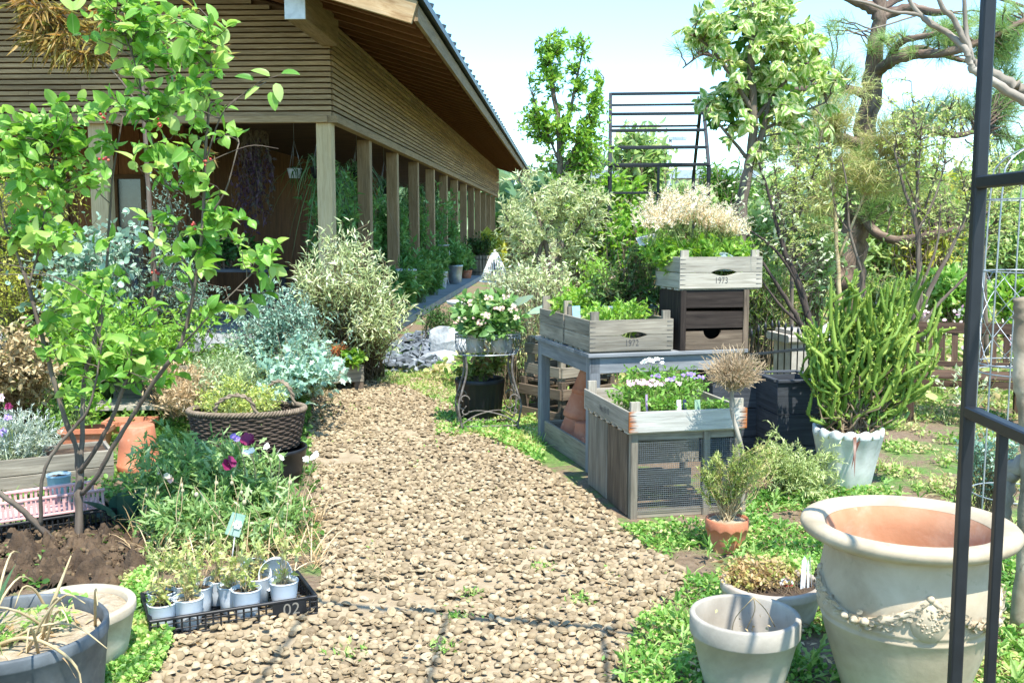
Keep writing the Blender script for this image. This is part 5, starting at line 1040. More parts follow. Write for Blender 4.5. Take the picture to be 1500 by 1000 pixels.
bush('leafy_perennial','mid green leafy perennials behind the plank bench','plant',G(170,590,0),[B(120,500,60,45,8.0,.35,1),B(190,480,50,50,8.1,.35,1),B(70,480,40,40,8.0,.3,.6),B(250,500,45,35,8.0,.3,.8),B(230,540,40,25,7.9,.25,.5),B(300,470,40,35,8.0,.3,.6),B(110,420,60,30,8.2,.3,.6)],430,11,.06,.028,M['lf_bright'],M['stem_green'],'lance',low=.3,tr=.003)
bush('straw_grass','dry straw coloured tuft behind the wicker basket','plant',G(265,620,0),[B(265,580,35,25,7.0,.2,1),B(300,560,30,25,7.2,.2,.7),B(245,545,25,30,7.4,.2,.5)],200,10,.04,.010,M['dry'],M['stem_dry'],'lance',low=.15,tr=.002)
bush('pale_sage','pale green sage-like tuft left of the wicker basket','plant',G(325,600,0),[B(325,560,45,25,7.2,.25,1),B(360,545,35,25,7.5,.2,.7),B(300,540,30,20,7.4,.2,.4)],220,11,.04,.012,leafmat('leaf_sage',['#86a06a','#a1b686','#bccaa4'],.3),M['stem_green'],'lance',low=.2,tr=.002)
# orange poppy dots
# ---- rock heap and slate
o=None; rp=G(650,536,0); mb=MB(); V_=[]
def rock(mb,c,r,sq=(1,1,1),seed=0,seg=26,lean=0):
    a=np.linspace(-PI/2,PI/2,15); ph=np.arange(seg)*2*PI/seg; A_,P_=np.meshgrid(a,ph,indexing='ij'); D=np.stack([np.cos(A_)*np.cos(P_),np.cos(A_)*np.sin(P_),np.sin(A_)],2).reshape(-1,3)
    pl_=unit(np.random.default_rng(seed).normal(size=(16,3))); cut=.72+.25*np.random.default_rng(seed+1).random(16); d=D@pl_.T; rr=np.min(np.where(d>1e-3,cut/np.maximum(d,1e-3),9),1); rr=np.minimum(rr,1.15)
    rr=rr*(1+.04*np.array([mnoise.noise(Vector(x*3+seed)) for x in D])); v=D*rr[:,None]*r*np.array(sq); v[:,0]+=lean*v[:,2]; mb.add(v+c,ring_faces(15,seg),v,smooth=False)
rock(mb,(0,0,.17),.24,(1.1,.8,1.0),5,lean=-.1); solo(mb,'pale_boulder',M['stone_grey'],'pale angular boulder on the slate heap at the end of the path','rock',rp+A3(.02,.25,0))
mb=MB(); rock(mb,(0,0,.06),.17,(1.3,.9,.75),9); solo(mb,'pale_boulder',M['stone_grey'],'lower pale rock in front of the big angular boulder','rock',rp+A3(-.03,-.02,0))
SLP=GP([(545,545),(560,520),(600,500),(640,495),(690,500),(675,535),(630,548),(590,550)]); n=900; q=scatter(SLP,n); hc=np.exp(-((q[:,0]-SLP[:,0].mean())/.55)**2)*.14
P=np.stack([q[:,0],q[:,1],hc*rng.random(n)+.01],1); k=np.array([(-.5,-.5,0),(.5,-.4,0),(.45,.5,0),(-.4,.45,0),(-.45,-.45,.3),(.42,-.38,.3),(.4,.42,.3),(-.38,.4,.3)]); fq=np.array([[3,2,1,0],[4,5,6,7],[0,1,5,4],[1,2,6,5],[2,3,7,6],[3,0,4,7]])
mb=MB(); put(mb,(k,fq,np.zeros((0,3),int)),P,.05+.05*rng.random(n),rng.normal(size=n)*.5,rng.random(n))
for i in range(len(mb.f)): mb.f[i]=(mb.f[i][0],False,0)
solo(mb,'slate_chippings',plain('slate','#565d63','#757c82','#9aa1a5',rough=.8,scale=9,bump=.3,var=.4),'loose grey slate chippings heaped below the boulder',kind='stuff')
# ================================================================= things in and by the pavilion
def hang(label,x,y,z,d,mat,plant,L_,n):
    q=PW(x,y,z); o=thing('hanging_pot',label,'hanging pot',q,BR); mb=MB(); lathe(mb,[(0,0),(d*.36,0),(d*.5,d*.62),(d*.53,d*.66),(d*.47,d*.66),(d*.34,.02),(0,.02)],24); part(mb,'pot_body',mat,o)
    mb=MB()
    for a in (0,2.1,4.2): tube(mb,[(d*.48*math.cos(a),d*.48*math.sin(a),d*.62),(0,0,d*2.6)],.003,4)
    tube(mb,[(0,0,d*2.6),(0,0,3.36-z)],.003,4); part(mb,'hanger',M['wire'],o)
    mb=MB(); blades(mb,A3(0,0,d*.6)+rng.normal(size=(n,3))*A3(d*.2,d*.2,0),rdir(n,1.0),L_*(.6+.7*rng.random(n)),.022,1.1,6); part(mb,'foliage',plant,o)
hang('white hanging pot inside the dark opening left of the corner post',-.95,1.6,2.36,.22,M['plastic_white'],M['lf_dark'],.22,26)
for k,(y,z,lab) in enumerate(((1.5,2.35,'grassy hanging plant in the bay just right of the corner post'),(7.2,2.3,'grassy hanging plant in the third bay of the pavilion'),(4.4,2.45,'grassy hanging plant in the second bay of the pavilion'),(11.5,2.4,'grassy hanging plant in the fifth bay of the pavilion'))):
    hang(lab,-.55,y,z,.26,M['plastic_black'],leafmat('leaf_hang%d'%k,['#47683e','#5f8152','#86a37a'],.3),.75,70)
M['lf_shade']=leafmat('leaf_shade',['#3f7038','#568a45','#74a558','#93bb72'],.35)
lab2=['tall leafy potted plant against the second post from the corner of the pavilion','tall leafy potted plant in the third bay of the pavilion','tall leafy potted plant in the fourth bay of the pavilion','tall leafy potted plant in the fifth bay of the pavilion','tall leafy potted plant in the sixth bay of the pavilion','tall leafy potted plant in the first bay right of the corner post']
for k,(y,x,hh,w_) in enumerate(((4.1,-.5,2.7,.75),(6.9,-.4,2.6,.8),(9.6,-.35,2.7,.8),(12.4,-.3,2.9,.85),(15.3,-.3,2.9,.9),(1.75,-.42,2.7,.7))):
    q=PW(x,y); pot('floor_pot',lab2[k].replace('tall leafy potted plant','floor pot of the tall plant'),'pot',q,.36,.34,M['plastic_black'] if k%2 else M['zinc'],.75,.1,.03,.03,True)
    bush('tall_house_plant',lab2[k],'plant',q+A3(0,0,.3),[(q+A3(0,0,hh*.62),A3(w_*.6,w_,hh*.33),1),(q+A3(.1,-.3,hh*.35),A3(w_*.6,w_*.9,hh*.25),.7)],230,16,.15,.055,M['lf_shade'],M['stem_brown'],'lance',low=.08,tr=.008,t0=.25,droop=.15)
for x,y,d_,h_,m_,lab in ((.28,13.2,.42,.5,M['zinc'],'tall grey pot on the pavilion floor beside a white plant stand'),(.15,11.0,.36,.42,M['white_paint'],'pale grey pot with drooping leaves at the pavilion floor edge'),(.2,14.6,.26,.45,M['plastic_black'],'narrow black pot right of the tall grey pot'),(.3,16.2,.34,.24,M['terracotta'],'low terracotta pot at the edge of the pavilion floor')):
    q=PW(x,y); pot('floor_pot',lab,'pot',q,d_,h_,m_,.75,.1,.04,.04,True)
    bush('floor_pot_plant','leafy green plant in the '+lab.split(' on the ')[0].split(' at the ')[0].split(' right ')[0].split(' with ')[0],'plant',q+A3(0,0,h_*.85),[(q+A3(0,0,h_+.3),A3(.3,.3,.3),1)],50,10,.16,.05,M['lf_shade'],M['stem_green'],'lance',low=.06,tr=.004,droop=.2)
for k,(x,y,hh,lab) in enumerate(((.35,1.2,.8,'leafy fern-like plant on the ground before the first pavilion bay'),(.3,3.6,.9,'arching leafy plant on the ground before the second pavilion bay'),(.25,6.2,1.0,'leafy plant on the floor edge before the third pavilion bay'),(.2,8.6,.9,'leafy plant on the floor edge before the fourth pavilion bay'),(-.1,18.0,1.1,'leafy plant beside the far pavilion posts'))):
    q=PW(x,y); bush('floor_fern',lab,'plant',q,[(q+A3(0,0,hh*.6),A3(.42,.6,hh*.42),1)],120,14,.15,.045,M['lf_shade'],M['stem_green'],'lance',low=.15,tr=.004,t0=.25,droop=.25)
q=PW(-1.4,20.5); o=thing('slatted_bin','round slatted grey tub under dark shrubs at the far end of the pavilion','tub',PW(.5,18.5),0); mb=MB()
for a in np.arange(0,2*PI,2*PI/26): plank(mb,(.42*math.cos(a),.42*math.sin(a),0),(.45*math.cos(a),.45*math.sin(a),.62),.02,.09,(math.cos(a),math.sin(a),0)) if False else plank(mb,(.42*math.cos(a),.42*math.sin(a),0),(.45*math.cos(a),.45*math.sin(a),.62),.085,.02,(math.cos(a),math.sin(a),0))
part(mb,'staves',M['wood_grey'],o); mb=MB(); t=np.linspace(0,2*PI,40)
for z,r in ((.1,.44),(.5,.462)): tube(mb,np.stack([r*np.cos(t),r*np.sin(t),np.full(40,z)],1),.01,5,cap=False)
part(mb,'hoop',M['iron_black'],o); mb=MB(); soil_disc(mb,.42,.55); part(mb,'soil',M['soil'],o)
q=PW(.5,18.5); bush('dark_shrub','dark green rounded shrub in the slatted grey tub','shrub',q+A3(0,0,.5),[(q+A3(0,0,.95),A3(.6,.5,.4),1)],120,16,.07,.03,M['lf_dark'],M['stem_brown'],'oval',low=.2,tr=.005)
def scrolltable(label,q,w,h,mat):
    o=thing('scroll_table',label,'table',q,BR); mb=MB(); lathe(mb,[(0,h-.03),(w/2,h-.03),(w/2+.01,h-.015),(w/2,h),(0,h)],30); part(mb,'tabletop',mat,o)
    for a in (.4,2.5,4.6): 
        mb=MB(); e=A3(math.cos(a),math.sin(a),0); tube(mb,[e*w*.35+A3(0,0,h-.03),e*w*.5+A3(0,0,h*.75),e*w*.22+A3(0,0,h*.4),e*w*.4+A3(0,0,h*.1),e*w*.5+A3(0,0,.012)],.012,6,5); part(mb,'leg',mat,o)
scrolltable('white scroll-legged metal table under the pavilion eave, behind the willow shrub',PW(.1,4.8),.7,.72,M['white_paint'])
scrolltable('small white scroll-legged stand beside the tall grey pot',PW(.05,12.2),.4,1.05,M['white_paint'])
for k,(x,y,lab) in enumerate(((-2.2,1.3,'dark display table inside the pavilion left of the corner post'),(-6.0,1.5,'dark display table far left inside the pavilion'))):
    o=thing('display_table',lab,'table',PW(x,y),BR); mb=MB(); box(mb,(0,0,.85),2.2,.8,.05); part(mb,'tabletop',M['wood_black'],o)
    for sx in (-1,1):
        for sy in (-1,1): mb=MB(); box(mb,(sx*1.03,sy*.34,.412),.07,.07,.824,axis=2); part(mb,'leg',M['wood_black'],o)
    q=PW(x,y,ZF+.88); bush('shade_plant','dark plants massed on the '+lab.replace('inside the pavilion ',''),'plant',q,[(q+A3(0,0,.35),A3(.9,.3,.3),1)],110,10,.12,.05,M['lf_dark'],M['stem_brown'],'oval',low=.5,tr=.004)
q=PW(-1.4,1.0); bush('purple_vine','dark purple leaved vine hanging inside the pavilion opening','vine',q+A3(0,0,2.9),[(q+A3(0,0,2.0),A3(.35,.25,.75),1)],60,16,.08,.035,leafmat('leaf_purplevine',['#3a2430','#4d3340','#4a5236'],.3),M['stem_brown'],'lance',low=.2,tr=.004,droop=.5)
# ================================================================= right foreground: urn and pots
M['clay_pale'] = plain('clay_pale','#9c8d74','#b3a48a','#c4b79e',rough=.92,scale=4,bump=.3,bscale=55,stain=('#8f8a70',1.9,.28))
U0 = A3(1.328,3.34,0); o = thing('garlanded_urn','huge pale clay urn with moulded garland and empty orange interior behind the black arch','urn',U0)
out = [(0,0),(.185,0),(.195,.02),(.20,.03),(.222,.10),(.248,.18),(.268,.25),(.281,.30),(.2835,.303),(.2845,.310),(.281,.314),(.286,.328),(.2885,.332),(.2895,.339),(.287,.344),(.292,.38),(.293,.42),(.288,.47),(.280,.52),(.276,.55),(.278,.566),(.295,.578),(.33,.588),(.352,.600),(.361,.615),(.360,.630),(.35,.640),(.33,.644),(.305,.642),(.288,.634),(.276,.618)]
mb = MB(); lathe(mb,out,96,wob=.003); part(mb,'urn_body',M['clay_pale'],o)
mb = MB(); lathe(mb,[(.2755,.6175),(.262,.58),(.257,.54),(.262,.46),(.262,.40),(.245,.25),(.20,.12),(.17,.08),(0,.075)],72); part(mb,'interior',plain('clay_inner','#b5805c','#c4906c','#cfa585',rough=.95,scale=4,bump=.3,stain=('#dcc3ac',1.5,.3)),o)
def urn_r(z): 
    zs=[p[1] for p in out[:20]]; return np.interp(z,zs,[p[0] for p in out[:20]])
o.scale=(.965,.965,.98); nsw = 4; a0 = -PI/2-.90
def on(a,z,dr=0.0): r=urn_r(z)+dr; return A3(r*math.cos(a),r*math.sin(a),z)
for k in range(nsw):
    aa=np.linspace(a0+k*2*PI/nsw-PI/nsw,a0+k*2*PI/nsw+PI/nsw,34); u=np.linspace(-1,1,34); z=.36+.105*np.abs(u)**1.7
    mb=MB(); tube(mb,[on(a,zz,.003) for a,zz in zip(aa,z)],list(.008+.007*(1-u**2)),8)
    for i in range(2,32):
        s=.5+.5*(1-u[i]**2); n_=3
        for q in range(n_):
            p=on(aa[i]+rng.normal()*.012,z[i]+rng.normal()*.012*s,.006+.006*s); t_=unit(on(aa[min(i+1,33)],z[min(i+1,33)])-on(aa[i],z[i]))*np.sign(u[i]+1e-6); nrm=unit(p*A3(1,1,0))
            leaves(mb,[p-t_*.01],[t_+rng.normal(size=3)*.35+nrm*.15],[nrm+rng.normal(size=3)*.2],.030*s,.018*s,'round')
    for q in (-1,0,1): 
        p=on(a0+k*2*PI/nsw+q*.12,.365+abs(q)*.004,.018); ball(mb,p,.0155,10,.9); ball(mb,p+unit(p*A3(1,1,0))*.012,.007,8)
    part(mb,'garland',M['clay_pale'],o)
    am=a0+(k+.5)*2*PI/nsw; mb=MB(); ball(mb,on(am,.468,.004),.013,10); part(mb,'stud',M['clay_pale'],o)
    mb=MB(); nrm=A3(math.cos(am),math.sin(am),0); tg=A3(-math.sin(am),math.cos(am),0)
    P=[on(am,.395,.010)]+[on(am+.055/.29*math.cos(x)*1.0,.395+.065*math.sin(x),.008) for x in np.linspace(0,2*PI,29)[:-1]]+[on(am+.066/.29*math.cos(x),.395+.077*math.sin(x),-.004) for x in np.linspace(0,2*PI,29)[:-1]]
    mb.add(P,[np.array([[0,1+i,1+(i+1)%28] for i in range(28)]),np.array([[1+i,29+i,29+(i+1)%28,1+(i+1)%28] for i in range(28)])])
    for _ in range(46):
        r_=rng.random()**.5; x=rng.random()*2*PI; ball(mb,on(am+.042/.29*r_*math.cos(x),.397+.05*r_*math.sin(x),.007),.0048,6,1.0)
    part(mb,'medallion',M['clay_pale'],o)
pot('flower_pot','empty pale grey flower pot on the weeds in front of the urn',  'pot',A3(.795,3.37,0),.372,.297,plain('clay_grey','#948d80','#a9a295','#b9b3a6',rough=.9,scale=5,bump=.25,stain=('#8a867a',1.8,.25)),.66,.24,.045,.055,wob=.002,seg=72)
fp0=A3(.83,3.40,.225); o=thing('dried_weed','thin dry weed with yellow buds hanging inside the empty grey flower pot','plant',fp0); mb=W(MB())
tube(mb,[fp0+A3(0,0,.115),fp0+A3(-.05,.04,.03),fp0+A3(-.06,.06,-.04)],.0016,4,3); tube(mb,[fp0+A3(0,0,.115),fp0+A3(.05,.03,.06),fp0+A3(.09,.05,-.01)],.0016,4,3); tube(mb,[fp0+A3(0,0,.115),fp0+A3(.01,.02,.06),fp0+A3(-.01,.05,-.02)],.0016,4,3)
mb.mi=1; n=16; leaves(mb,fp0+rng.normal(size=(n,3))*A3(.06,.03,.05),rdir(n),rdir(n),.016,.01,'lance'); part(mb,'stems',[M['stem_dry'],M['lf_tan']],o)
# oval planter with creeping thyme
q=A3(1.055,4.03,0); pot('oval_planter','worn whitish planter crowded with brown creeping plants behind the grey flower pot','planter',q,.40,.175,plain('planter_worn','#988b7c','#b0a494','#c2b7a8',rough=.85,scale=8,bump=.2),.8,.2,.02,.07,True,.92,fn=lambda r,z,a,p:(r*(1+.0*a),z),wob=.03)
bush('creeping_thyme','brownish green creeping plants spilling over the worn whitish planter','plant',q+A3(0,0,.15),[(q+A3(-.03,.07,.195),A3(.19,.13,.05),1),(q+A3(-.12,0,.185),A3(.09,.13,.04),.5)],330,9,.020,.011,leafmat('leaf_thyme',['#7f8f42','#a0ab5c','#b39a62','#c2b184','#94764e'],.35),M['stem_brown'],'round',low=.15,tr=.0014)
for k,(x,y,h_,w_,rz_,mt,lab) in enumerate(((.11,-.06,.13,.022,.3,'plastic_white','tallest white plant label stuck in the worn whitish planter'),(.135,-.05,.11,.02,.9,'plastic_white','second white plant label leaning in the worn whitish planter'),(.155,-.03,.12,.018,1.2,'zinc','grey plant label at the right rim of the worn whitish planter'))):
    mb=MB(); slab(mb,[(-w_/2,-.06),(w_/2,-.06),(w_/2,h_-.02),(0,h_),(-w_/2,h_-.02)],(0,0,0),(math.cos(rz_),math.sin(rz_),0),(.05-.06*k,.06,1),.0012); solo(mb,'plant_label',M[mt],lab,'tag',q+A3(x,y,.168))
mb=MB(); t=np.linspace(0,PI,12); mb.mi=0; slab(mb,[(.036*math.cos(x),.045*math.sin(x)) for x in t],(0,0,0),(1,.1,.05),(0,.5,1),.003)
mb.mi=1; slab(mb,[(.030*math.cos(x),.012+.026*math.sin(x)) for x in t],A3(0,-.0012,0),(1,.1,.05),(0,.5,1),.0008); mb.mi=2; slab(mb,[(-.028,.003),(.028,.003),(.028,.011),(-.028,.011)],A3(0,-.0012,0),(1,.1,.05),(0,.5,1),.0008)
ol=solo(mb,'round_plant_label',M['lf_mid'],'round topped printed plant label lying in the worn whitish planter','tag',q+A3(.045,-.06,.17)); ol.data.materials.append(M['plastic_white']); ol.data.materials.append(plain('label_red','#b0483e',bump=0))
# small scalloped terracotta pot with rosemary
q=G(1069,812,0)+A3(0,.08,0)
pot('scalloped_pot','small terracotta pot with scalloped rim on the weeds beside the mesh cage','pot',q,.215,.165,M['terracotta'],.74,.30,.05,.05,True,.92,fn=lambda r,z,a,p:(r,np.where((np.abs(p[:,1:2]-.1165)<.012)&(p[:,0:1]>.09),z+.014*np.abs(np.sin(a*6))-.012,z)),seg=96,soilmat=M['soil_dry'])
bush('rosemary','wiry rosemary-like bush with needle leaves in the scalloped terracotta pot','shrub',q+A3(0,0,.15),[(V(1065,690,q[1]),A3(.15,.14,.13),1),(V(1040,700,q[1]),A3(.09,.1,.1),.5),(V(1105,675,q[1]-.05),A3(.10,.1,.12),.6),(V(1130,665,q[1]+.2),A3(.06,.1,.08),.3)],95,52,.026,.0045,leafmat('leaf_rosemary',['#5c7636','#7d9448','#9fb264','#b9ad74'],.3),M['stem_dry'],'lance',low=.03,tr=.0028,t0=.4,ang=.75)
bush('lavender_tuft','pale green lavender-like tuft behind the terracotta pot','shrub',G(1165,725,0),[B(1150,680,45,45,5.9,.25,1),B(1195,700,40,35,5.8,.25,.8),B(1220,670,25,40,6.0,.2,.4),B(1125,640,25,30,5.9,.2,.3)],190,26,.032,.006,leafmat('leaf_lavender',['#79904e','#98ae68','#b6c68a','#c9cf9f'],.3),M['stem_green'],'lance',low=.18,tr=.002,t0=.3,ang=.7)
# white fluted pot with finger-like succulent
q=G(1249,727,0)+A3(0,.13,0); hP=.40
pot('fluted_pot','white pot with wavy fluted rim holding the finger-stemmed succulent','pot',q,.41,hP,M['white_paint'],.66,.12,.015,.05,True,.9,fn=lambda r,z,a,p:(r*(1+np.where(p[:,1:2]>.30,.03,.008)*np.cos(a*14)),z+np.where(p[:,1:2]>.36,.008,0)*np.cos(a*14)),seg=112)
o = thing('finger_succulent','tall bright green succulent with many finger-like knobbly stems in the white fluted pot','succulent',q+A3(0,0,hP*.88)); b0=q+A3(0,0,hP*.88)
bl=[(V(1200,530,q[1]),A3(.16,.2,.22),1),(V(1260,500,q[1]),A3(.22,.25,.30),2),(V(1310,495,q[1]),A3(.21,.25,.28),2),(V(1240,450,q[1]),A3(.12,.2,.15),.7),(V(1320,440,q[1]),A3(.2,.2,.14),.9),(V(1335,560,q[1]),A3(.15,.2,.15),.6),(V(1215,590,q[1]),A3(.14,.15,.1),.5),(V(1250,420,q[1]),A3(.06,.1,.08),.25),(V(1370,490,q[1]),A3(.07,.1,.18),.4),(V(1190,500,q[1]),A3(.06,.1,.16),.4)]
P=twigs(bl,215,None,b0,k=9,rise=-.08,low=.09,bias=.5,wig=.14); P[:,-1,2]+=.015
sm=W(MB()); tubes(sm,P[:,:6],np.array([.009,.007,.006,.005,.005,.004])[None],5); part(sm,'stems',M['stem_brown'],o)
lm=W(MB()); n,k,_=P.shape; t1=np.linspace(.22,1,9); x=t1*(k-1); i=np.minimum(x.astype(int),k-2); fr=(x-i)[None,:,None]; Q=P[:,i]*(1-fr)+P[:,i+1]*fr
ext=Q[:,-1:]+unit(Q[:,-1:]-Q[:,-2:-1])*.05+A3(0,0,.03); Q=np.concatenate([Q,ext],1); rr=np.array([.004,.007,.009,.010,.0105,.011,.0115,.0115,.010,.005]); r0=.35*rng.random(n)+.1
tubes(lm,Q,rr[None]*(.8+.4*rng.random((n,1))),6,rnd=r0)
leaf_on(lm,Q,90,.024,.0085,'lance',.03,.85,.3,0,.3,tip=False,lift=.3,rnd=np.clip(np.repeat(r0,90)+.5*rng.random(n*90),0,1))
e=Q[:,-2].repeat(6,0); leaves(lm,e,rdir(len(e),.8),rdir(len(e)),.017,.009,'lance',.8+.2*rng.random(len(e)))
part(lm,'finger_leaves',leafmat('leaf_finger',['#557c2c','#71933a','#92ad4a','#b3c25e','#d0d488'],.3,.5),o)
mb=W(MB()); blades(mb,[b0+A3(.0,-.12,.03),b0+A3(.05,-.14,.02)],[(-.15,-.5,.2),(-.35,-.4,.1)],[.25,.17],.022,1.2,7); part(mb,'dead_leaf',leafmat('leaf_dead',['#4f3426','#664632'],.1),o)
# ================================================================= black garden arch the picture is taken from
AX,AY,w_ = 1.118,2.64,.031
o = thing('garden_arch','black square-tube metal garden arch with side railing at the right picture edge','arch',(0,1.2,0),-math.atan(.0507)); T_=ROOT[o]; mb=MB()
def AP(x,y,z): return A3(x,y-1.2,z)
XL=-1.72
def bar(name,a,b,m=M['iron_black'],w=w_,up=(0,0,1)): mb=MB(); sqbar(mb,a,b,w,up); return part(mb,name,m,o)
AYs=AY+.06
for y in (AYs,1.25,-.2):
    for x in (AX,XL): bar('post',AP(x,y,0),AP(x,y,2.42),up=(0,1,0))
    if y in (AYs,-.2):
        mid=(AX+XL)/2
        for s,xe in ((1,AX+.36),(-1,XL-.36)): bar('roof_bar',AP(mid,y,3.12),AP(xe,y,2.25))
for x in (AX,XL):
    for z in (1.125,.12,1.715): bar('rail',AP(x,-.187,z),AP(x,AYs-.014,z))
    for k in range(12):
        y=AYs-.215-k*.215
        if abs(y-1.25)>.03: bar('baluster',AP(x,y,.134),AP(x,y,1.111),w=.023,up=(0,1,0))
for u in (.0,.30,.62,.82,.93,1.04):
    for s in (1,-1):
        xe=(AX+.36 if s>0 else XL-.36); mid=(AX+XL)/2; x=mid+(xe-mid)*min(u,1.0); z=3.12+(2.25-3.12)*min(u,1.0)
        if u>1: continue
        if u==0 and s<0: continue
        bar('purlin',AP(x,-.187,z+.024),AP(x,AYs+.01,z+.024),w=.016)
# ================================================================= fence, pedestal, bench, trellis, logs
f0,f1=V(1098,480,7.9)*A3(1,1,0),V(1212,500,9.3)*A3(1,1,0); f1=A3(f0[0]+1.0,f0[1]+.75,0)
fl=np.linalg.norm(f1-f0); o=thing('iron_fence','black wrought iron fence panel with spear points behind the black planters','fence',f0,math.atan2(*(f1-f0)[[1,0]])); 
for z in (.12,.62): mb=MB(); plank(mb,(0,0,z),(fl,0,z),.012,.022); part(mb,'rail',M['iron_black'],o)
for k,x in enumerate(np.arange(.04,fl,.082)):
    mb=MB(); h_=.76+.05*math.sin(k*.5); tube(mb,[(x,0.013,0.0),(x,0.013,h_),(x,.013,h_+.012),(x,.013,h_+.03),(x,.013,h_+.07)],[.006,.006,.012,.012,.001],6); part(mb,'spear_bar',M['iron_black'],o)
q=A3(V(1172,500,9.5)[0],9.5,0); o=thing('stone_pedestal','square pale stone pedestal standing behind the iron fence','pedestal',q,.2); mb=MB(); box(mb,(0,0,.28),.36,.36,.56,ch=.01,axis=2); part(mb,'shaft',plain('stone_warm','#8f887c','#aaa294','#c0b8aa',rough=.9,scale=5,bump=.5),o); mb=MB(); box(mb,(0,0,.595),.46,.46,.07,ch=.015); box(mb,(0,0,.65),.34,.34,.035,ch=.01); part(mb,'cap',bpy.data.materials['stone_warm'],o)
q=V(1210,486,8.2); mb=MB(); slab(mb,[(-.05,-.09),(.05,-.07),(.07,.10),(-.04,.05)],(0,0,0),(.9,.4,.1),(.1,.1,1),.003); o=thing('white_sign','small white name board on a stake among the shrub stems behind the succulent','sign',q*A3(1,1,0)); 
for v_ in range(len(mb.v)): mb.v[v_]=mb.v[v_]+A3(0,0,q[2])
part(mb,'board',M['white_paint'],o); mb=MB(); tube(mb,[(0,.01,0),(0,.01,q[2])],.006,6); part(mb,'stake',M['wire'],o)
BQ=A3(V(1418,560,8.45)[0],8.5,0); o=thing('garden_bench','weathered brown slatted garden bench behind the silver trellis','bench',BQ,math.radians(-14)); o.scale=(1,1,.93); bw,bd=.92,.5; wb=M['wood_bench']
def bp_(name,a,b,w,t,up=(0,0,1)): mb=MB(); plank(mb,a,b,w,t,up); part(mb,name,wb,o)
for s in (-1,1):
    x=s*bw/2; bp_('leg',(x,-.24,0),(x,-.24,.60),.06,.06,(0,1,0)); bp_('back_post',(x,.22,0),(x,.30,.86),.06,.06,(0,1,0)); bp_('armrest',(x,-.29,.62),(x,.245,.63),.07,.03); bp_('side_rail',(x,-.21,.36),(x,.19,.36),.03,.06)
for k in range(5): bp_('seat_slat',(-bw/2+.032,-.22+k*.095,.41),(bw/2-.032,-.22+k*.095,.41),.08,.022)
bp_('front_rail',(-bw/2+.031,-.24,.36),(bw/2-.031,-.24,.36),.03,.06); bp_('top_rail',(-bw/2+.031,.29,.80),(bw/2-.031,.29,.80),.035,.10,(0,.15,1)); bp_('lower_rail',(-bw/2+.031,.245,.47),(bw/2-.031,.245,.47),.03,.05,(0,.15,1))
for k in range(8): x=-bw/2+.10+k*(bw-.2)/7; bp_('back_slat',(x,.25,.496),(x,.284,.749),.05,.014,(0,1,0))
bush('bench_weeds','straggly green stems growing through the bench seat','plant',BQ+A3(-.1,-.3,0),[(BQ+A3(-.1,-.3,.40),A3(.3,.1,.15),1)],22,8,.05,.02,M['lf_silver'],M['stem_green'],'lance',low=.2,tr=.003)
# wire obelisk
oc=A3(V(1502,500,4.75)[0],4.75,0); o=thing('wire_obelisk','tall silver wire obelisk trellis with round hoops behind the black arch','trellis',oc); R_=.20; H_=1.98
for k in range(6):
    a=k*PI/3+.35; mb=MB(); tube(mb,[(R_*1.05*math.cos(a),R_*1.05*math.sin(a),0),(R_*math.cos(a),R_*math.sin(a),1.0),(R_*.93*math.cos(a),R_*.93*math.sin(a),1.75),(R_*.75*math.cos(a),R_*.75*math.sin(a),1.9),(.02*math.cos(a),.02*math.sin(a),H_)],.004,7,4); part(mb,'upright',M['wire'],o)
t=np.linspace(0,2*PI,37)
for z in (.35,.93,.97,1.40,1.73): mb=MB(); rr=R_*(1.03 if z<1.2 else .97); tube(mb,np.stack([rr*np.cos(t),rr*np.sin(t),np.full(37,z)],1),.0033,6,cap=False); part(mb,'hoop',M['wire'],o)
for k in range(6):
    for s in (-1,1):
        mb=MB(); a=k*PI/3+.35; b=a+s*PI/3*1.9; tube(mb,[(R_*.98*math.cos(a+(b-a)*u),R_*.98*math.sin(a+(b-a)*u),.95+.45*u) for u in np.linspace(0,1,8)],.002,5); part(mb,'cross_wire',M['wire'],o)
lq=A3(V(1497,500,3.9)[0],3.9,0); o=thing('upright_log','pale upright log post with a broken top at the right picture edge','log',lq); mb=W(MB()); tube(mb,[A3(lq[0]+.06,3.9,0),V(1512,700,3.9),V(1503,600,3.9),V(1496,540,3.9),V(1500,470,3.9),V(1496,436,3.9)],[.045,.04,.033,.031,.039,.030],14,8,rough=.09); part(mb,'log_body',plain('log_bark','#6f6250','#998b74','#bdb09a',rough=.95,scale=5,bump=.9,stain=('#5d5142',2.5,.3),bscale=25),o)
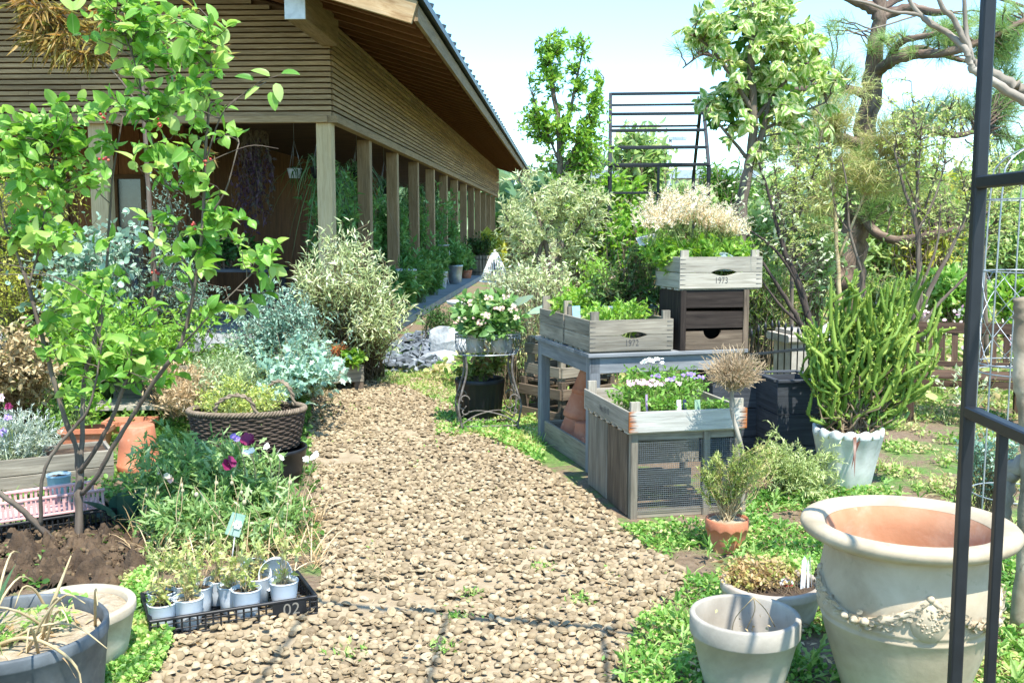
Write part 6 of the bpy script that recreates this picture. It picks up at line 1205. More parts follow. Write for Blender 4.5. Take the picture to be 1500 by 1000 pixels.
# pale-barked tree reaching in from the right
tb=A3(2.05,3.95,0); o=thing('pale_bark_tree','smooth pale-barked tree leaning in from the right with bare crooked branches overhead','tree',tb); sm=W(MB()); Yt=3.9
stemlines(sm,[[(1462,800,4.0,.036),(1470,740,4.0,.035),(1475,700,4.0,.036),(1500,678,3.95,.036),(1560,640,3.9,.034),(1640,480,3.9,.033),(1660,300,3.9,.03),(1600,190,3.9,.027),(1530,145,3.9,.024),(1490,128,3.9,.022),(1455,108,3.9,.020),(1425,92,3.9,.019)],
 [(1600,190,3.9,.02),(1530,160,3.85,.019),(1490,142,3.85,.017),(1455,120,3.85,.016),(1428,104,3.85,.014),(1420,90,3.85,.013),(1412,70,3.85,.012),(1385,47,3.9,.011),(1358,32,3.9,.009),(1335,5,3.9,.008),(1320,-30,3.9,.006)],
 [(1425,92,3.9,.013),(1412,60,3.85,.011),(1398,30,3.85,.010),(1380,10,3.85,.010),(1370,-20,3.85,.008)],[(1425,90,3.9,.010),(1416,50,3.95,.009),(1413,0,3.95,.008),(1413,-40,3.95,.006)],
 [(1375,40,3.9,.008),(1345,22,3.9,.007),(1310,18,3.9,.006),(1270,5,3.9,.005),(1220,-5,3.9,.003)],[(1345,22,3.9,.004),(1280,42,3.9,.003),(1240,50,3.9,.0015)]],10,6); part(sm,'trunk',M['bark_pale'],o)
bush('needle_shrub','fine blue green shrub at the foot of the pale-barked tree','shrub',G(1440,770,0),[B(1430,650,30,25,5.2,.2,1),B(1480,650,25,30,5.2,.2,.6)],90,14,.03,.012,M['lf_blue'],M['stem_brown'],'lance',low=.15,tr=.003)
# ================================================================= ground cover
def carpet(name,label,poly,n,size,mat,hmax,ex=(),kind='round',bl=0.0,lumps=1.4,thr=-.15,blen=.10):
    q=scatter(poly,n,ex); nz=np.array([mnoise.noise(Vector((x*lumps*2,y*lumps*2,5))) for x,y in q]); k=nz>thr-.25*rng.random(len(q)); q,nz=q[k],nz[k]; n=len(q)
    z=np.clip((.45+nz)*hmax,.004,hmax)*(.35+.65*rng.random(n)); mb=MB(); P=np.stack([q[:,0],q[:,1],z],1)
    for _ in range(3): leaves(mb,P+rng.normal(size=(n,3))*A3(size*.35,size*.35,size*.2),rdir(n,.25)*A3(1,1,.7),A3(0,0,1)+rng.normal(size=(n,3))*.55,size*(.7+.6*rng.random(n)),size*(.55+.4*rng.random(n)),kind,np.clip(.5+1.0*np.array([mnoise.noise(Vector((x*3.1,y*2.3,21))) for x,y in q])+.35*rng.normal(size=n),0,1))
    if bl: 
        m_=int(n*bl); i=rng.integers(0,n,m_); blades(mb,np.stack([q[i,0],q[i,1],np.zeros(m_)],1),rdir(m_,1.3),blen*(.5+rng.random(m_)),.005,.5,4)
    return solo(mb,name,mat,label,kind='stuff')
RW=GP([(890,1090),(905,990),(935,920),(1000,872),(1006,830),(935,800),(905,775),(895,768),(925,775),(1040,778),(1100,735),(1200,700),(1300,720),(1420,760),(1560,800),(1700,1090)])
carpet('clover_weeds','bright green weeds spreading along the right path edge',RW,13000,.02,M['lf_weed'],.085,bl=.5,blen=.11,thr=-.05)
q=scatter(RW,420); n=len(q); mb=MB(); i8=np.repeat(np.arange(n)[rng.random(n)<.35],9); leaves(mb,np.stack([q[i8,0],q[i8,1],.03+.05*rng.random(len(i8))],1),rdir(len(i8),.45),A3(0,0,1)+rng.normal(size=(len(i8),3))*.4,.055+.03*rng.random(len(i8)),.024,'lobed')
solo(mb,'rosette_weeds',leafmat('leaf_rosette',['#5d8c3c','#7ba353','#9cb96d'],.35),'larger rosette weeds dotted through the green verge',kind='stuff')
q=np.vstack([scatter(RW,1500),scatter(PATH,700)]); n=len(q); mb=MB(); leaves(mb,np.stack([q[:,0],q[:,1],.022+.05*rng.random(n)*(np.arange(n)<1500)],1),rdir(n,.1)*A3(1,1,.4),rdir(n,1.5),.012+.03*rng.random(n),.004+.010*rng.random(n),'lance')
solo(mb,'leaf_litter',M['dry'],'dry leaf scraps and straw lying over the verge and path',kind='stuff')
carpet('clover_weeds','fresh green weeds between the beige bowl and the seedling tray',GP([(150,1090),(165,900),(190,850),(215,850),(225,900),(250,945),(235,985),(120,1090)]),3000,.02,M['lf_weed'],.10,thr=-.6)
carpet('clover_weeds','thin green weeds around the scrolled plant stand and table legs',GP([(640,640),(640,600),(700,560),(760,560),(790,620),(800,690),(770,668),(745,660),(700,640)]),2600,.028,M['lf_weed'],.07,bl=.5,blen=.16,thr=-.35)
carpet('grass_tufts','low yellow green grass at the far end of the path',GP([(540,560),(560,548),(640,535),(690,545),(690,590),(640,592),(600,570)]),2600,.022,M['lf_grass'],.05,bl=1.0,blen=.12,thr=-.5)
n=0
q=scatter(PATH,900); nz=np.array([mnoise.noise(Vector((x*2.3,y*2.3,11))) for x,y in q]); q=q[nz>.30]; n=len(q); mb=MB()
leaves(mb,np.stack([q[:,0],q[:,1],.018+.012*rng.random(n)],1),rdir(n,.6),A3(0,0,1)+rng.normal(size=(n,3))*.4,.026,.014,'lance')
for px,py,r_ in ((510,957,.05),(650,948,.03),(668,905,.02),(850,880,.04),(795,830,.03),(690,870,.02)):
    c=G(px,py,.015); k=46; leaves(mb,c+rng.normal(size=(k,3))*A3(r_,r_,.006),rdir(k,.5),A3(0,0,1)+rng.normal(size=(k,3))*.4,.034,.014,'lobed')
solo(mb,'path_weeds',M['lf_weed'],'tiny weeds sprouting between the shells on the path',kind='stuff')
carpet('low_weeds','mixed low greenery covering the bed left of the path',GP([(-200,640),(-200,545),(100,520),(380,520),(640,520),(540,556),(470,562),(448,585),(452,640),(300,660)]),15000,.045,M['lf_mid'],.14,bl=.5,blen=.3,thr=-.5)
carpet('low_weeds','sparse weeds and herbs around the pots left of the path',GP([(-100,880),(-100,690),(300,640),(455,640),(470,790),(220,850)]),3200,.03,M['lf_mid'],.07,bl=.4,blen=.14,thr=-.1)
carpet('meadow_grass','rough grass and herbs on the bank right of the path',GP([(1090,700),(1090,600),(1250,560),(1700,560),(1900,800),(1560,800),(1420,760),(1300,718)]),13000,.026,M['lf_grass'],.06,bl=1.0,blen=.18,thr=.16)
FAR=[A3(-1,10.5,0),A3(1.2,9,0),A3(4,9.2,0),A3(10,8,0),A3(26,24,0),A3(20,45,0),A3(2.5,45,0),A3(.2,14,0)]
carpet('meadow_grass','tall rough meadow plants stretching behind the fence and the bench',np.array(FAR),36000,.09,M['lf_grass'],.32,bl=.9,blen=.5,thr=-.4,lumps=.5)
n=700; q=scatter(np.array([A3(4,11,0),A3(9,11,0),A3(20,24,0),A3(9,26,0)]),n); mb=MB(); 
for _ in range(4): leaves(mb,np.stack([q[:,0],q[:,1],.25+.35*rng.random(n)],1),rdir(n,.4),rdir(n,1),.05,.045,'round')
solo(mb,'meadow_flowers',leafmat('petal_mix',['#e9e4d6','#e3b9c6','#c98fb0','#f0e9dc','#b06a9c'],.3),'white pink and purple flowers scattered through the far meadow',kind='stuff')
# ================================================================= background
# slender tree and silver olive by the pavilion end
b_=G(822,455,0)*A3(1,1,0); Yb=13.0; b_=A3(V(822,440,Yb)[0],Yb,0)
bush('slender_tree','tall slender young tree with airy green leaves against the sky','tree',b_,[B(815,75,40,28,Yb,.5,.6),B(855,70,22,25,Yb,.4,.35),B(800,110,35,30,Yb,.5,.6),B(850,120,30,35,Yb,.5,.5),B(785,180,35,35,Yb,.5,.7),B(830,190,40,40,Yb,.5,.8),B(870,170,25,60,Yb,.5,.7),B(885,130,12,22,Yb,.3,.2),B(790,235,25,20,Yb,.4,.4),B(865,235,40,45,Yb,.6,1),B(835,50,15,15,Yb,.3,.15),B(840,280,50,35,Yb,.6,.7)],640,12,.07,.032,M['lf_bright'],M['bark'],'lance',stems=[[(822,450,Yb,.05),(822,330,Yb,.045),(820,240,Yb,.04),(818,180,Yb,.035),(808,120,Yb,.025),(800,60,Yb,.012)],[(820,230,Yb,.025),(838,150,Yb,.02),(850,90,Yb,.012),(858,55,Yb,.006)],[(821,260,Yb,.025),(850,200,Yb,.018),(872,150,Yb,.010),(885,115,Yb,.005)],[(820,240,Yb,.018),(800,190,Yb,.012),(780,140,Yb,.006)]],rise=.25,tr=.007,t0=.2,reach=.8,sname='trunk',lname='crown',lift=.1)
Yo=9.8; b_=A3(V(805,400,Yo)[0],Yo,0)
bush('silver_olive_tree','rounded olive tree with silvery grey green leaves behind the hydrangea stand','tree',b_,[B(800,300,60,40,Yo,.5,1),B(760,340,40,50,Yo,.5,.8),B(850,290,50,40,Yo,.5,.9),B(830,340,60,40,Yo,.5,.9),B(745,280,18,25,Yo,.3,.3),B(880,320,30,40,Yo,.4,.5),B(780,262,30,20,Yo,.4,.35),B(850,385,40,30,Yo,.4,.4),B(740,390,30,20,Yo,.3,.35),B(780,385,40,25,Yo,.4,.35)],400,13,.062,.016,leafmat('leaf_olive',['#8a9a62','#a6b47c','#bfca98','#d0d6b4'],.35),M['bark'],'lance',bias=.45,ang=.7,stems=[[(806,470,Yo,.04),(806,420,Yo,.035),(806,390,Yo,.03),(795,340,Yo,.02),(778,290,Yo,.012),(760,262,Yo,.006)],[(806,395,Yo,.022),(830,360,Yo,.018),(850,330,Yo,.012),(875,295,Yo,.006)],[(785,470,Yo,.03),(788,420,Yo,.025),(792,360,Yo,.018),(815,310,Yo,.012),(835,260,Yo,.006)],[(792,380,Yo,.014),(760,350,Yo,.010),(738,310,Yo,.005)]],rise=.2,tr=.004,t0=.15,reach=.5,sname='trunk',lname='crown')
for px,py,rx,ry,Y,lab,mt,nn in ((640,462,32,22,13.4,'dark feathery plant between the boulder and the pavilion floor','lf_dark',120),(705,445,28,20,11.4,'sage green shrub beside the stone birdbath','lf_silver',110),(800,400,60,25,9.0,'low pale flowering shrub at the foot of the olive tree','lf_willow',130),(745,410,40,25,9.2,'low cream and green shrub hiding the base of the conical lantern','lf_silver',150),(872,400,25,35,8.9,'soft green feathery plant right of the olive tree','lf_bright',150)):
    c=V(px,py,Y); bush('low_shrub',lab,'shrub',A3(c[0],Y,0),[(c,A3(rx*Y/1500,.3,ry*Y/1500),1)],nn,14,.045,.016,M[mt],M['stem_brown'],'lance',low=.2,tr=.003)
# conical wire lantern and stone birdbath
Yc=10.4; q=A3(V(725,400,Yc)[0],Yc,0); o=thing('conical_lantern','pale conical wire cloche with a finial standing before the far pavilion posts','cloche',q); z1=V(725,412,Yc)[2]; z0=V(725,372,Yc)[2]; r1,r0=.155,.035
t=np.linspace(0,2*PI,30); mb=MB()
for z,r in ((z1,r1),((z1*.6+z0*.4),r1*.62+r0*.38),(z0,r0)): tube(mb,np.stack([r*np.cos(t),r*np.sin(t),np.full(30,z)],1),.007,5,cap=False)
for a in np.arange(0,2*PI,2*PI/26): tube(mb,[(r0*math.cos(a),r0*math.sin(a),z0),(r1*math.cos(a),r1*math.sin(a),z1)],.0045,5)
part(mb,'wire_cone',M['white_paint'],o); mb=MB(); lathe(mb,[(.0,.045),(.012,.04),(.016,.03),(.010,.02),(.03,.012),(.045,0),(.0,0)],14,(0,0,z0)); part(mb,'finial',M['white_paint'],o); mb=MB(); tube(mb,[(0,0,0),(0,0,z0)],.012,8); part(mb,'pole',M['iron_black'],o)
Yq=12.6; q=A3(V(672,441,Yq)[0],Yq,0); zt_=V(672,441,Yq)[2]; o=thing('stone_birdbath','small round pale stone birdbath between the path end and the pavilion','birdbath',q); mb=MB(); lathe(mb,[(0,zt_-.05),(.08,zt_-.06),(.14,zt_-.03),(.155,zt_),(.145,zt_+.005),(.11,zt_-.015),(0,zt_-.02)],30); part(mb,'bowl',M['white_paint'],o); mb=MB(); lathe(mb,[(.13,0),(.13,.05),(.07,.08),(.055,zt_*.5),(.075,zt_-.09),(.09,zt_-.058)],20); part(mb,'column',M['stone_grey'],o)
# far greenhouse-like pergola frame
o=thing('pergola_frame','distant dark metal pergola frame with gabled roof rails and no cover','pergola',(1.97,14.5,0),-.09); xa,xb=-.60,.66; zr_,ze=3.45,2.38; hw=1.15
for x in (xa,xb):
    for y in (-hw,hw): mb=MB(); sqbar(mb,(x,y,0),(x,y,ze),.05,(0,1,0)); part(mb,'post',M['iron_black'],o)
    for s in (-1,1): mb=MB(); sqbar(mb,(x,s*hw,ze),(x,s*.03,zr_),.045); part(mb,'rafter',M['iron_black'],o)
for s in (-1,1):
    for u in ((0,.22,.45,.68,.97) if s<0 else (.1,.35,.6,.85)): mb=MB(); sqbar(mb,(xa,s*hw*(1-u),ze+(zr_-ze)*u+.03),(xb,s*hw*(1-u),ze+(zr_-ze)*u+.03),.04 if s<0 else .03); part(mb,'roof_rail',M['iron_black'],o)
for z in (2.05,1.2): mb=MB(); sqbar(mb,(xa,-hw,z),(xa+.62,-hw,z),.03); part(mb,'side_rail',M['iron_black'],o)
mb=MB(); sqbar(mb,(xa+.62,-hw,0),(xa+.62,-hw,ze),.035,(0,1,0)); part(mb,'post',M['iron_black'],o)
# lamp post, far building
Yl=38; c=V(981,252,Yl); o=thing('lamp_post','thin distant lamp post with a flat arm seen through the pergola frame','street lamp',A3(c[0],Yl,0)); z=V(981,204,Yl)[2]; mb=MB(); tube(mb,[(0,0,0),(0,0,z)],[.09,.06],8); part(mb,'pole',M['zinc'],o); mb=MB(); box(mb,(.28,0,z+.03),.62,.2,.12); part(mb,'lamp_head',M['zinc'],o)
Yg=60; a=V(935,300,Yg); o=thing('far_building','distant low pale grey building half hidden behind the trees','building',A3(a[0]+2.2,Yg+4,0)); h_=V(950,262,Yg)[2]; mb=MB(); box(mb,(0,0,h_/2),9,8,h_,ch=.02); part(mb,'wall',M['white_paint'],o); mb=MB(); box(mb,(0,0,h_+.25),10,9,.5,ch=.02); part(mb,'roof',M['zinc'],o)
for x in (-3,0,3): mb=MB(); box(mb,(x,-4.01,h_*.55),1.4,.06,1.3); part(mb,'window',glass,o)
# variegated dogwood
Yd=9.2; b_=A3(V(1096,330,Yd)[0],Yd,0); M['lf_dog']=leafmat('leaf_dogwood',['#54822f','#72a042','#92ba5a'],.45,edge='#dfe3ae'); M['lf_dogplainshade']=leafmat('leaf_dogwood_plain_shade',['#2f5c22','#46782b','#608f38'],.35)
o=thing('variegated_dogwood','tall tree with drooping cream-edged green leaves left of the pine','tree',b_); sm=W(MB())
st=stemlines(sm,[[(1084,470,Yd,.06),(1085,380,Yd,.058),(1087,300,Yd,.052),(1097,240,Yd,.044),(1104,180,Yd,.036),(1100,100,Yd,.035),(1105,20,Yd,.025),(1110,-40,Yd,.015)],[(1094,250,Yd,.035),(1118,190,Yd,.026),(1130,130,Yd,.02),(1150,60,Yd,.012)],[(1101,160,Yd,.025),(1070,110,Yd,.018),(1040,70,Yd,.012),(1010,50,Yd,.006)],[(1102,180,Yd,.02),(1150,120,Yd,.015),(1200,80,Yd,.008)],[(1097,235,Yd,.018),(1060,190,Yd,.012),(1035,160,Yd,.006)],[(1118,190,Yd,.016),(1160,170,Yd,.012),(1210,150,Yd,.006)]],8,5); 
P=twigs([B(1100,20,60,35,Yd,.5,1.2),B(1050,50,50,30,Yd,.5,1),B(1000,42,18,12,Yd,.3,.25),B(1150,60,60,35,Yd,.5,1.2),B(1110,100,70,35,Yd,.5,1.1),B(1200,110,40,25,Yd,.4,.7),B(1060,140,40,35,Yd,.5,.8),B(1150,150,50,30,Yd,.5,.8),B(1210,150,25,20,Yd,.4,.4),B(1080,180,30,25,Yd,.4,.4),B(1040,10,35,20,Yd,.4,.5),B(1195,60,20,20,Yd,.3,.3),B(1235,160,18,18,Yd,.3,.2),B(1120,225,35,25,Yd,.4,.4),B(1065,215,28,20,Yd,.4,.3),B(1180,190,40,20,Yd,.4,.4),B(1015,65,25,20,Yd,.3,.3)],190,st,rise=.3,reach=.6); tubes(sm,P,(.007*np.linspace(1,.4,6))[None],4); part(sm,'trunk',M['bark'],o)
lm=W(MB()); leaf_on(lm,P,8,.125,.066,'droop',.3,.95,.7,.5,.34); part(lm,'crown',M['lf_dog'],o)
lm=W(MB()); P2=twigs([B(1060,150,45,40,Yd+.4,.4,1),B(1110,120,60,60,Yd+.5,.4,1),B(1090,40,60,40,Yd+.5,.4,.8)],80,st,rise=.2,reach=.5); leaf_on(lm,P2,7,.125,.066,'droop',.35,.8,.8,.5,.28); part(lm,'shade_leaves',M['lf_dogplainshade'],o)  # rear leaves without cream edge, shade painted in as darker greens
# pine
Yp=13.5; b_=A3(V(1240,480,Yp)[0],Yp,0); o=thing('old_pine','old pine with reddish scaly trunk, crooked limbs and long needle tufts','tree',b_); sm=W(MB())
limbs=[[(1238,495,Yp,.24),(1243,420,Yp,.21),(1250,350,Yp,.185),(1258,280,Yp,.16),(1267,200,Yp,.145),(1277,130,Yp,.125),(1285,60,Yp,.10),(1288,15,Yp,.09),(1288,-50,Yp,.07)],
 [(1292,20,Yp,.08),(1262,5,Yp,.07),(1225,-10,Yp,.05)],[(1290,25,Yp,.07),(1330,12,Yp,.06),(1370,18,Yp-.3,.05),(1395,18,Yp-.3,.03)],
 [(1284,105,Yp,.08),(1310,88,Yp-.4,.07),(1345,80,Yp-.6,.06),(1390,76,Yp-.8,.05),(1440,60,Yp-.8,.04),(1500,30,Yp-.8,.03)],[(1300,92,Yp-.3,.05),(1320,62,Yp-.5,.045),(1360,52,Yp-.7,.035),(1420,40,Yp-.9,.02)],
 [(1262,215,Yp,.07),(1225,200,Yp-.4,.06),(1190,196,Yp-.6,.05),(1165,185,Yp-.7,.045),(1132,181,Yp-.8,.03)],[(1262,220,Yp,.05),(1215,205,Yp-.3,.045),(1170,208,Yp-.5,.035),(1120,215,Yp-.6,.02)],
 [(1272,140,Yp,.06),(1220,125,Yp-.4,.05),(1170,130,Yp-.7,.045),(1140,122,Yp-.8,.035),(1110,110,Yp-.9,.02)],[(1268,205,Yp,.05),(1310,205,Yp-.3,.05),(1350,192,Yp-.5,.045),(1400,198,Yp-.7,.04),(1440,190,Yp-.7,.02)],
 [(1252,300,Yp,.07),(1290,345,Yp-.5,.06),(1330,350,Yp-.7,.05),(1380,340,Yp-.9,.04),(1430,330,Yp-.9,.02)],[(1285,100,Yp,.045),(1340,70,Yp+.4,.04),(1420,90,Yp+.6,.03),(1490,70,Yp+.6,.02)],[(1290,15,Yp,.05),(1340,-10,Yp+.3,.04),(1430,-10,Yp+.3,.03),(1500,10,Yp,.02)],
 [(1100,140,Yp-.9,.02),(1060,95,Yp-1.0,.025),(1030,80,Yp-1,.015),(1000,100,Yp-1,.008)]]
st=stemlines(sm,limbs,12,6,.03)
bl=[B(1010,70,25,22,Yp-1,.4,.35),B(1040,50,25,35,Yp-1,.4,.5),B(1120,130,50,30,Yp-.7,.5,.6),B(1190,110,35,35,Yp-.5,.5,.6),B(1150,195,45,30,Yp-.6,.5,.7),B(1210,165,40,35,Yp-.3,.5,.7),B(1240,120,30,30,Yp-.2,.5,.5),B(1310,70,40,30,Yp-.4,.5,.5),B(1390,60,45,35,Yp-.6,.5,.9),B(1460,40,45,35,Yp-.6,.5,1),B(1470,90,35,35,Yp-.4,.5,.9),B(1400,160,45,30,Yp-.5,.5,.6),B(1330,180,40,30,Yp-.4,.5,.5),B(1250,235,50,25,Yp-.2,.5,.6),B(1180,235,40,25,Yp-.4,.5,.5),B(1340,260,50,35,Yp-.5,.5,.6),B(1290,300,45,35,Yp-.2,.5,.5),B(1480,150,40,45,Yp,.5,.7),B(1380,310,50,30,Yp-.5,.5,.5),B(1480,240,40,50,Yp,.5,.6),B(1210,270,40,30,Yp,.5,.4),B(1160,40,35,25,Yp-.4,.4,.3),B(1230,40,25,25,Yp-.3,.4,.25)]
P=twigs(bl,620,st,rise=.35,reach=1.0); tubes(sm,P,(.012*np.linspace(1,.5,6))[None],4); part(sm,'trunk',M['bark_pine'],o)
lm=W(MB()); leaf_on(lm,P,70,.17,.0042,'needle',.35,.75,.2,-.15,.25); part(lm,'crown',leafmat('needle_pine',['#5a8048','#749a56','#93b068','#b3bb7e'],.35,.5),o)
# wispy drooping conifer foliage in front of the pine trunk
Yw=11.5; bush('wispy_tree','wispy shrub tree with thread-like olive and straw foliage before the pine trunk','tree',A3(V(1232,480,Yw)[0],Yw,0),[B(1215,180,45,45,Yw,.5,1),B(1240,250,50,40,Yw,.5,1),B(1180,290,45,45,Yw,.5,.8),B(1300,190,45,50,Yw,.5,.7),B(1290,260,50,40,Yw,.5,.8),B(1080,215,40,25,Yw,.4,.35),B(1345,240,35,50,Yw,.4,.5),B(1260,130,30,30,Yw,.4,.5)],300,36,.12,.005,leafmat('leaf_wispy',['#7d9048','#9aaa60','#a8ac6c','#b8b07a','#6f8e44'],.3),M['stem_dry'],'needle',stems=[[(1232,470,Yw,.03),(1228,400,Yw,.025),(1222,300,Yw,.02),(1215,200,Yw,.012)],[(1228,380,Yw,.015),(1260,300,Yw,.012),(1290,230,Yw,.008)]],rise=.5,tr=.004,t0=.2,droop=.25,sname='trunk',lname='crown')
# bare-branched shrubs
def bare(label,base,stems,Y,ntw,blobs,lm_,nl,seed_r=.004):
    o=thing('bare_shrub',label,'shrub',base); sm=W(MB()); st=stemlines(sm,stems,8,5); P=twigs(blobs,ntw,st,rise=.1,reach=1.2); tubes(sm,P,(seed_r*np.linspace(1,.3,6))[None],4); part(sm,'stems',M['bark_dark'] if 'dark' in label else M['bark'],o)
    if nl: l_=W(MB()); leaf_on(l_,P,nl,.05,.022,'lance',.4,.9,1,.1); part(l_,'foliage',lm_,o)
    return o
Y1=8.4; bare('dark-stemmed shrub fanning up beside the upper crate with few leaves',A3(V(1190,520,Y1)[0],Y1,0),[[(1192,560,Y1,.04),(1190,510,Y1,.038),(1185,470,Y1,.032),(1172,420,Y1,.025),(1150,370,Y1,.02),(1138,330,Y1,.016),(1125,280,Y1,.012),(1112,240,Y1,.008)],[(1190,510,Y1,.03),(1165,460,Y1,.02),(1140,420,Y1,.016),(1115,380,Y1,.010),(1095,340,Y1,.006)],[(1184,465,Y1,.024),(1175,440,Y1,.02),(1160,400,Y1,.014),(1130,360,Y1,.010),(1090,330,Y1,.006),(1070,295,Y1,.004)],[(1188,490,Y1,.018),(1150,455,Y1,.012),(1122,420,Y1,.007),(1105,395,Y1,.004)]],Y1,150,[B(1115,270,45,70,Y1,.5),B(1150,340,50,70,Y1,.5),B(1205,380,45,70,Y1,.5),B(1080,330,35,50,Y1,.4),B(1180,280,40,60,Y1,.4)],M['lf_silver'],2,.0032)
Y2=8.9; bare('grey many-stemmed shrub with thin forked branches behind the finger succulent',A3(V(1335,540,Y2)[0],Y2,0),[[(1330,560,Y2,.035),(1335,500,Y2,.03),(1345,430,Y2,.025),(1345,370,Y2,.02),(1340,320,Y2,.018),(1325,280,Y2,.014),(1310,220,Y2,.008)],[(1335,490,Y2,.028),(1360,430,Y2,.022),(1385,380,Y2,.018),(1410,330,Y2,.012),(1425,280,Y2,.006)],[(1343,340,Y2,.014),(1365,300,Y2,.01),(1385,240,Y2,.006)],[(1340,320,Y2,.012),(1345,260,Y2,.009),(1350,190,Y2,.005)],[(1335,500,Y2,.02),(1370,450,Y2,.016),(1410,410,Y2,.012),(1450,360,Y2,.006)],[(1350,420,Y2,.014),(1372,360,Y2,.01),(1378,300,Y2,.006)],[(1240,500,Y2+.3,.02),(1260,440,Y2+.3,.016),(1262,400,Y2+.3,.014),(1245,340,Y2+.3,.012),(1240,270,Y2+.3,.009),(1232,230,Y2+.3,.005)],[(1244,340,Y2+.3,.008),(1225,310,Y2+.3,.006),(1215,255,Y2+.3,.003)]],Y2,230,[B(1330,190,60,60,Y2,.5),B(1420,260,30,70,Y2,.5),B(1340,250,50,60,Y2,.5),B(1400,320,40,60,Y2,.5),B(1320,330,40,50,Y2,.5),B(1380,220,40,40,Y2,.5),B(1240,280,25,40,Y2,.4)],M['lf_grass'],2,.0032)
for px,Ya,lab,bl,st in ((1345,11.2,'airy young tree with tiny yellow green leaves right of the pine trunk',[(1345,215,60,75,1),(1310,150,35,40,.4),(1390,170,35,60,.6),(1360,310,60,40,.7)],[[(1350,500,.03),(1348,400,.025),(1345,300,.018),(1340,200,.010),(1335,120,.004)],[(1346,330,.014),(1372,250,.010),(1392,160,.004)],[(1346,310,.012),(1318,230,.008),(1305,150,.003)]]),
 (1165,10.6,'airy slender tree with thin pale stems between the dogwood and the pine',[(1165,270,45,60,1),(1140,200,35,45,.5),(1200,230,35,50,.6),(1150,350,50,40,.6)],[[(1160,500,.025),(1160,400,.02),(1164,300,.014),(1170,210,.006)],[(1161,380,.012),(1140,290,.008),(1130,200,.003)],[(1163,340,.010),(1190,260,.007),(1205,190,.003)]]),
 (1440,10.0,'wispy bare-twigged young tree behind the silver obelisk',[(1440,260,45,70,1),(1475,320,35,60,.6),(1410,330,40,50,.5)],[[(1445,520,.03),(1442,420,.024),(1440,320,.018),(1445,220,.008)],[(1442,400,.014),(1420,310,.008),(1405,240,.003)],[(1441,360,.012),(1470,280,.008),(1485,210,.003)]])):
    bush('airy_tree',lab,'tree',A3(V(px,480,Ya)[0],Ya,0),[B(a,b,c,d,Ya,.5,e) for a,b,c,d,e in bl],330,8,.042,.017,leafmat('leaf_airy',['#8aa650','#a5bb66','#bfcd82','#cfd49c'],.45),M['bark'],'lance',stems=[[(a,b,Ya,c) for a,b,c in q] for q in st],rise=.3,tr=.005,t0=.25,reach=.8,sname='trunk',lname='crown')
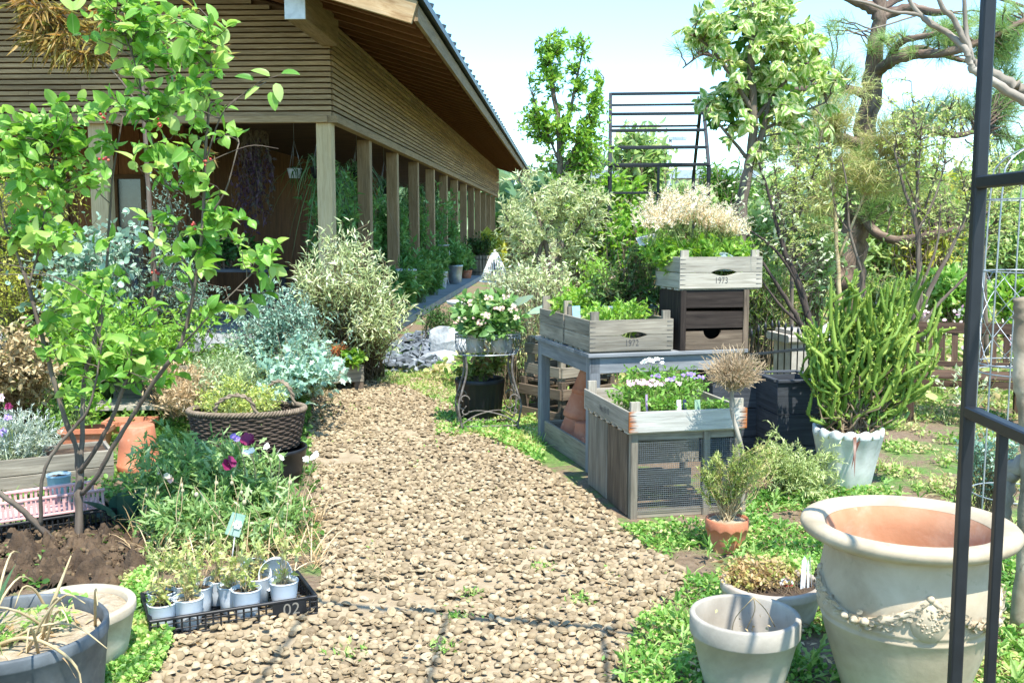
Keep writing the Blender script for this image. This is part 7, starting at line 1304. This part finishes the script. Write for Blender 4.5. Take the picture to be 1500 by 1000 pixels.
for k,(px,py,rx,ry,Y,mt,nt_,lab,lf,wd_) in enumerate((
 (930,340,45,45,13,'lf_bright',260,'bright green leafy shrub beneath the pergola frame',.09,.045),(905,290,40,45,16,'lf_bright',200,'green shrub behind the left post of the pergola frame',.13,.06),(940,215,45,45,19,'lf_farhaze',150,'light tree crown seen through the pergola roof rails',.16,.07),(950,310,70,50,24,'lf_farhaze',200,'dense dark hedge-like tree below the pergola roof',.2,.09),(1010,290,35,30,17,'lf_farhaze',160,'pale green rounded shrub right of the pergola frame',.12,.05),
 (1060,270,50,40,20,'lf_mid',170,'green pine-like crown beyond the dogwood trunk',.18,.03),(1125,330,55,55,14,'lf_farhaze',200,'bright green shrub behind the dark-stemmed shrub',.10,.05),(1120,410,60,45,11,'lf_grass',260,'feathery grass-green bush behind the upper crate',.10,.012),(1180,330,55,70,12.4,'lf_farhaze',170,'pale yellow green shrub left of the pine trunk',.10,.055),(1060,400,60,45,12,'lf_bright',200,'leafy shrub hidden behind the drawer cabinet',.10,.045),
 (1300,340,60,60,19,'lf_farhaze',260,'mid green tree behind the pine trunk to the right',.16,.07),(1390,330,60,70,21,'lf_farhaze',260,'light green tree right of the pine',.18,.08),(1470,330,60,70,22,'lf_farhaze',250,'broad green tree behind the silver obelisk',.2,.08),(1560,260,90,110,24,'lf_mid',260,'tall green tree beyond the right picture edge of the meadow',.22,.1),(1300,430,70,40,15,'lf_grass',240,'grassy green bush at the foot of the pine',.14,.02),(1400,420,60,40,15,'lf_weed',220,'fresh green bush behind the bench',.12,.05),
 (1220,310,50,70,23,'lf_farhaze',230,'tall green tree far behind the dogwood',.2,.09),(1140,290,50,50,26,'lf_farhaze',210,'pale green tree in the gap right of the dogwood trunk',.22,.1),(1490,430,40,30,13,'lf_bright',160,'green bush at the right edge behind the bench',.1,.04),(1355,275,60,45,17,'lf_yellow',210,'yellowish airy tree behind the bare grey shrub',.14,.04),
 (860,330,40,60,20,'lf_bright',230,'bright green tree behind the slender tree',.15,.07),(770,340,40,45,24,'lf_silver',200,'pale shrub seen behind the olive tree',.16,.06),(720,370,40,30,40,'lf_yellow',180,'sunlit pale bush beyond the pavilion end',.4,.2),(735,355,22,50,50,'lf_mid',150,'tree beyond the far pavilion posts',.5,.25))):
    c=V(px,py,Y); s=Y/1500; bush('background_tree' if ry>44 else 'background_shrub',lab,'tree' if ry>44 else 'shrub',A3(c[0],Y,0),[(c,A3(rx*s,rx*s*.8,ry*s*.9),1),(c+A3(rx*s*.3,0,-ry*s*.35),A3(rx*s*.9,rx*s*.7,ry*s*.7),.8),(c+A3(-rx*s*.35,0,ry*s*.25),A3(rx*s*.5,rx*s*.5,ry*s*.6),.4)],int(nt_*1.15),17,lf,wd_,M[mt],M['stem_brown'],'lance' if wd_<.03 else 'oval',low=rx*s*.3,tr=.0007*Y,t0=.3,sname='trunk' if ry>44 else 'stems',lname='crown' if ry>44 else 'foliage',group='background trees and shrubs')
n=0; mb=MB(); q=np.stack([-60+150*rng.random(9000),62+14*rng.random(9000)],1); z=(1.2+3.6*rng.random(9000))*(.7+.45*np.array([mnoise.noise(Vector((x*.09,0,3))) for x in q[:,0]])+.3); leaves(mb,np.stack([q[:,0],q[:,1],z],1),rdir(9000,.3),rdir(9000,.6),1.2,.8,'oval'); solo(mb,'treeline',leafmat('leaf_far',['#4d6f47','#66875a','#7f9c70'],.3),'hazy far-off tree line closing the view',kind='stuff')

hm,nt,oo=newmat('haze_air'); pv=nd(nt,'ShaderNodeVolumePrincipled'); pv.inputs['Density'].default_value=HAZE; pv.inputs['Color'].default_value=(1,1,.98,1); pv.inputs['Anisotropy'].default_value=.2; nt.links.new(pv.outputs[0],oo.inputs['Volume'])
if HAZE:
    mb=MB(); mb.add([(x,y,z) for z in (-1,16) for x,y in ((-250,-250),(250,-250),(250,260),(-250,260))],np.array([[3,2,1,0],[4,5,6,7],[0,1,5,4],[1,2,6,5],[2,3,7,6],[3,0,4,7]]),smooth=False); solo(mb,'haze',hm,'thin bright summer haze in the air over the garden',kind='stuff')
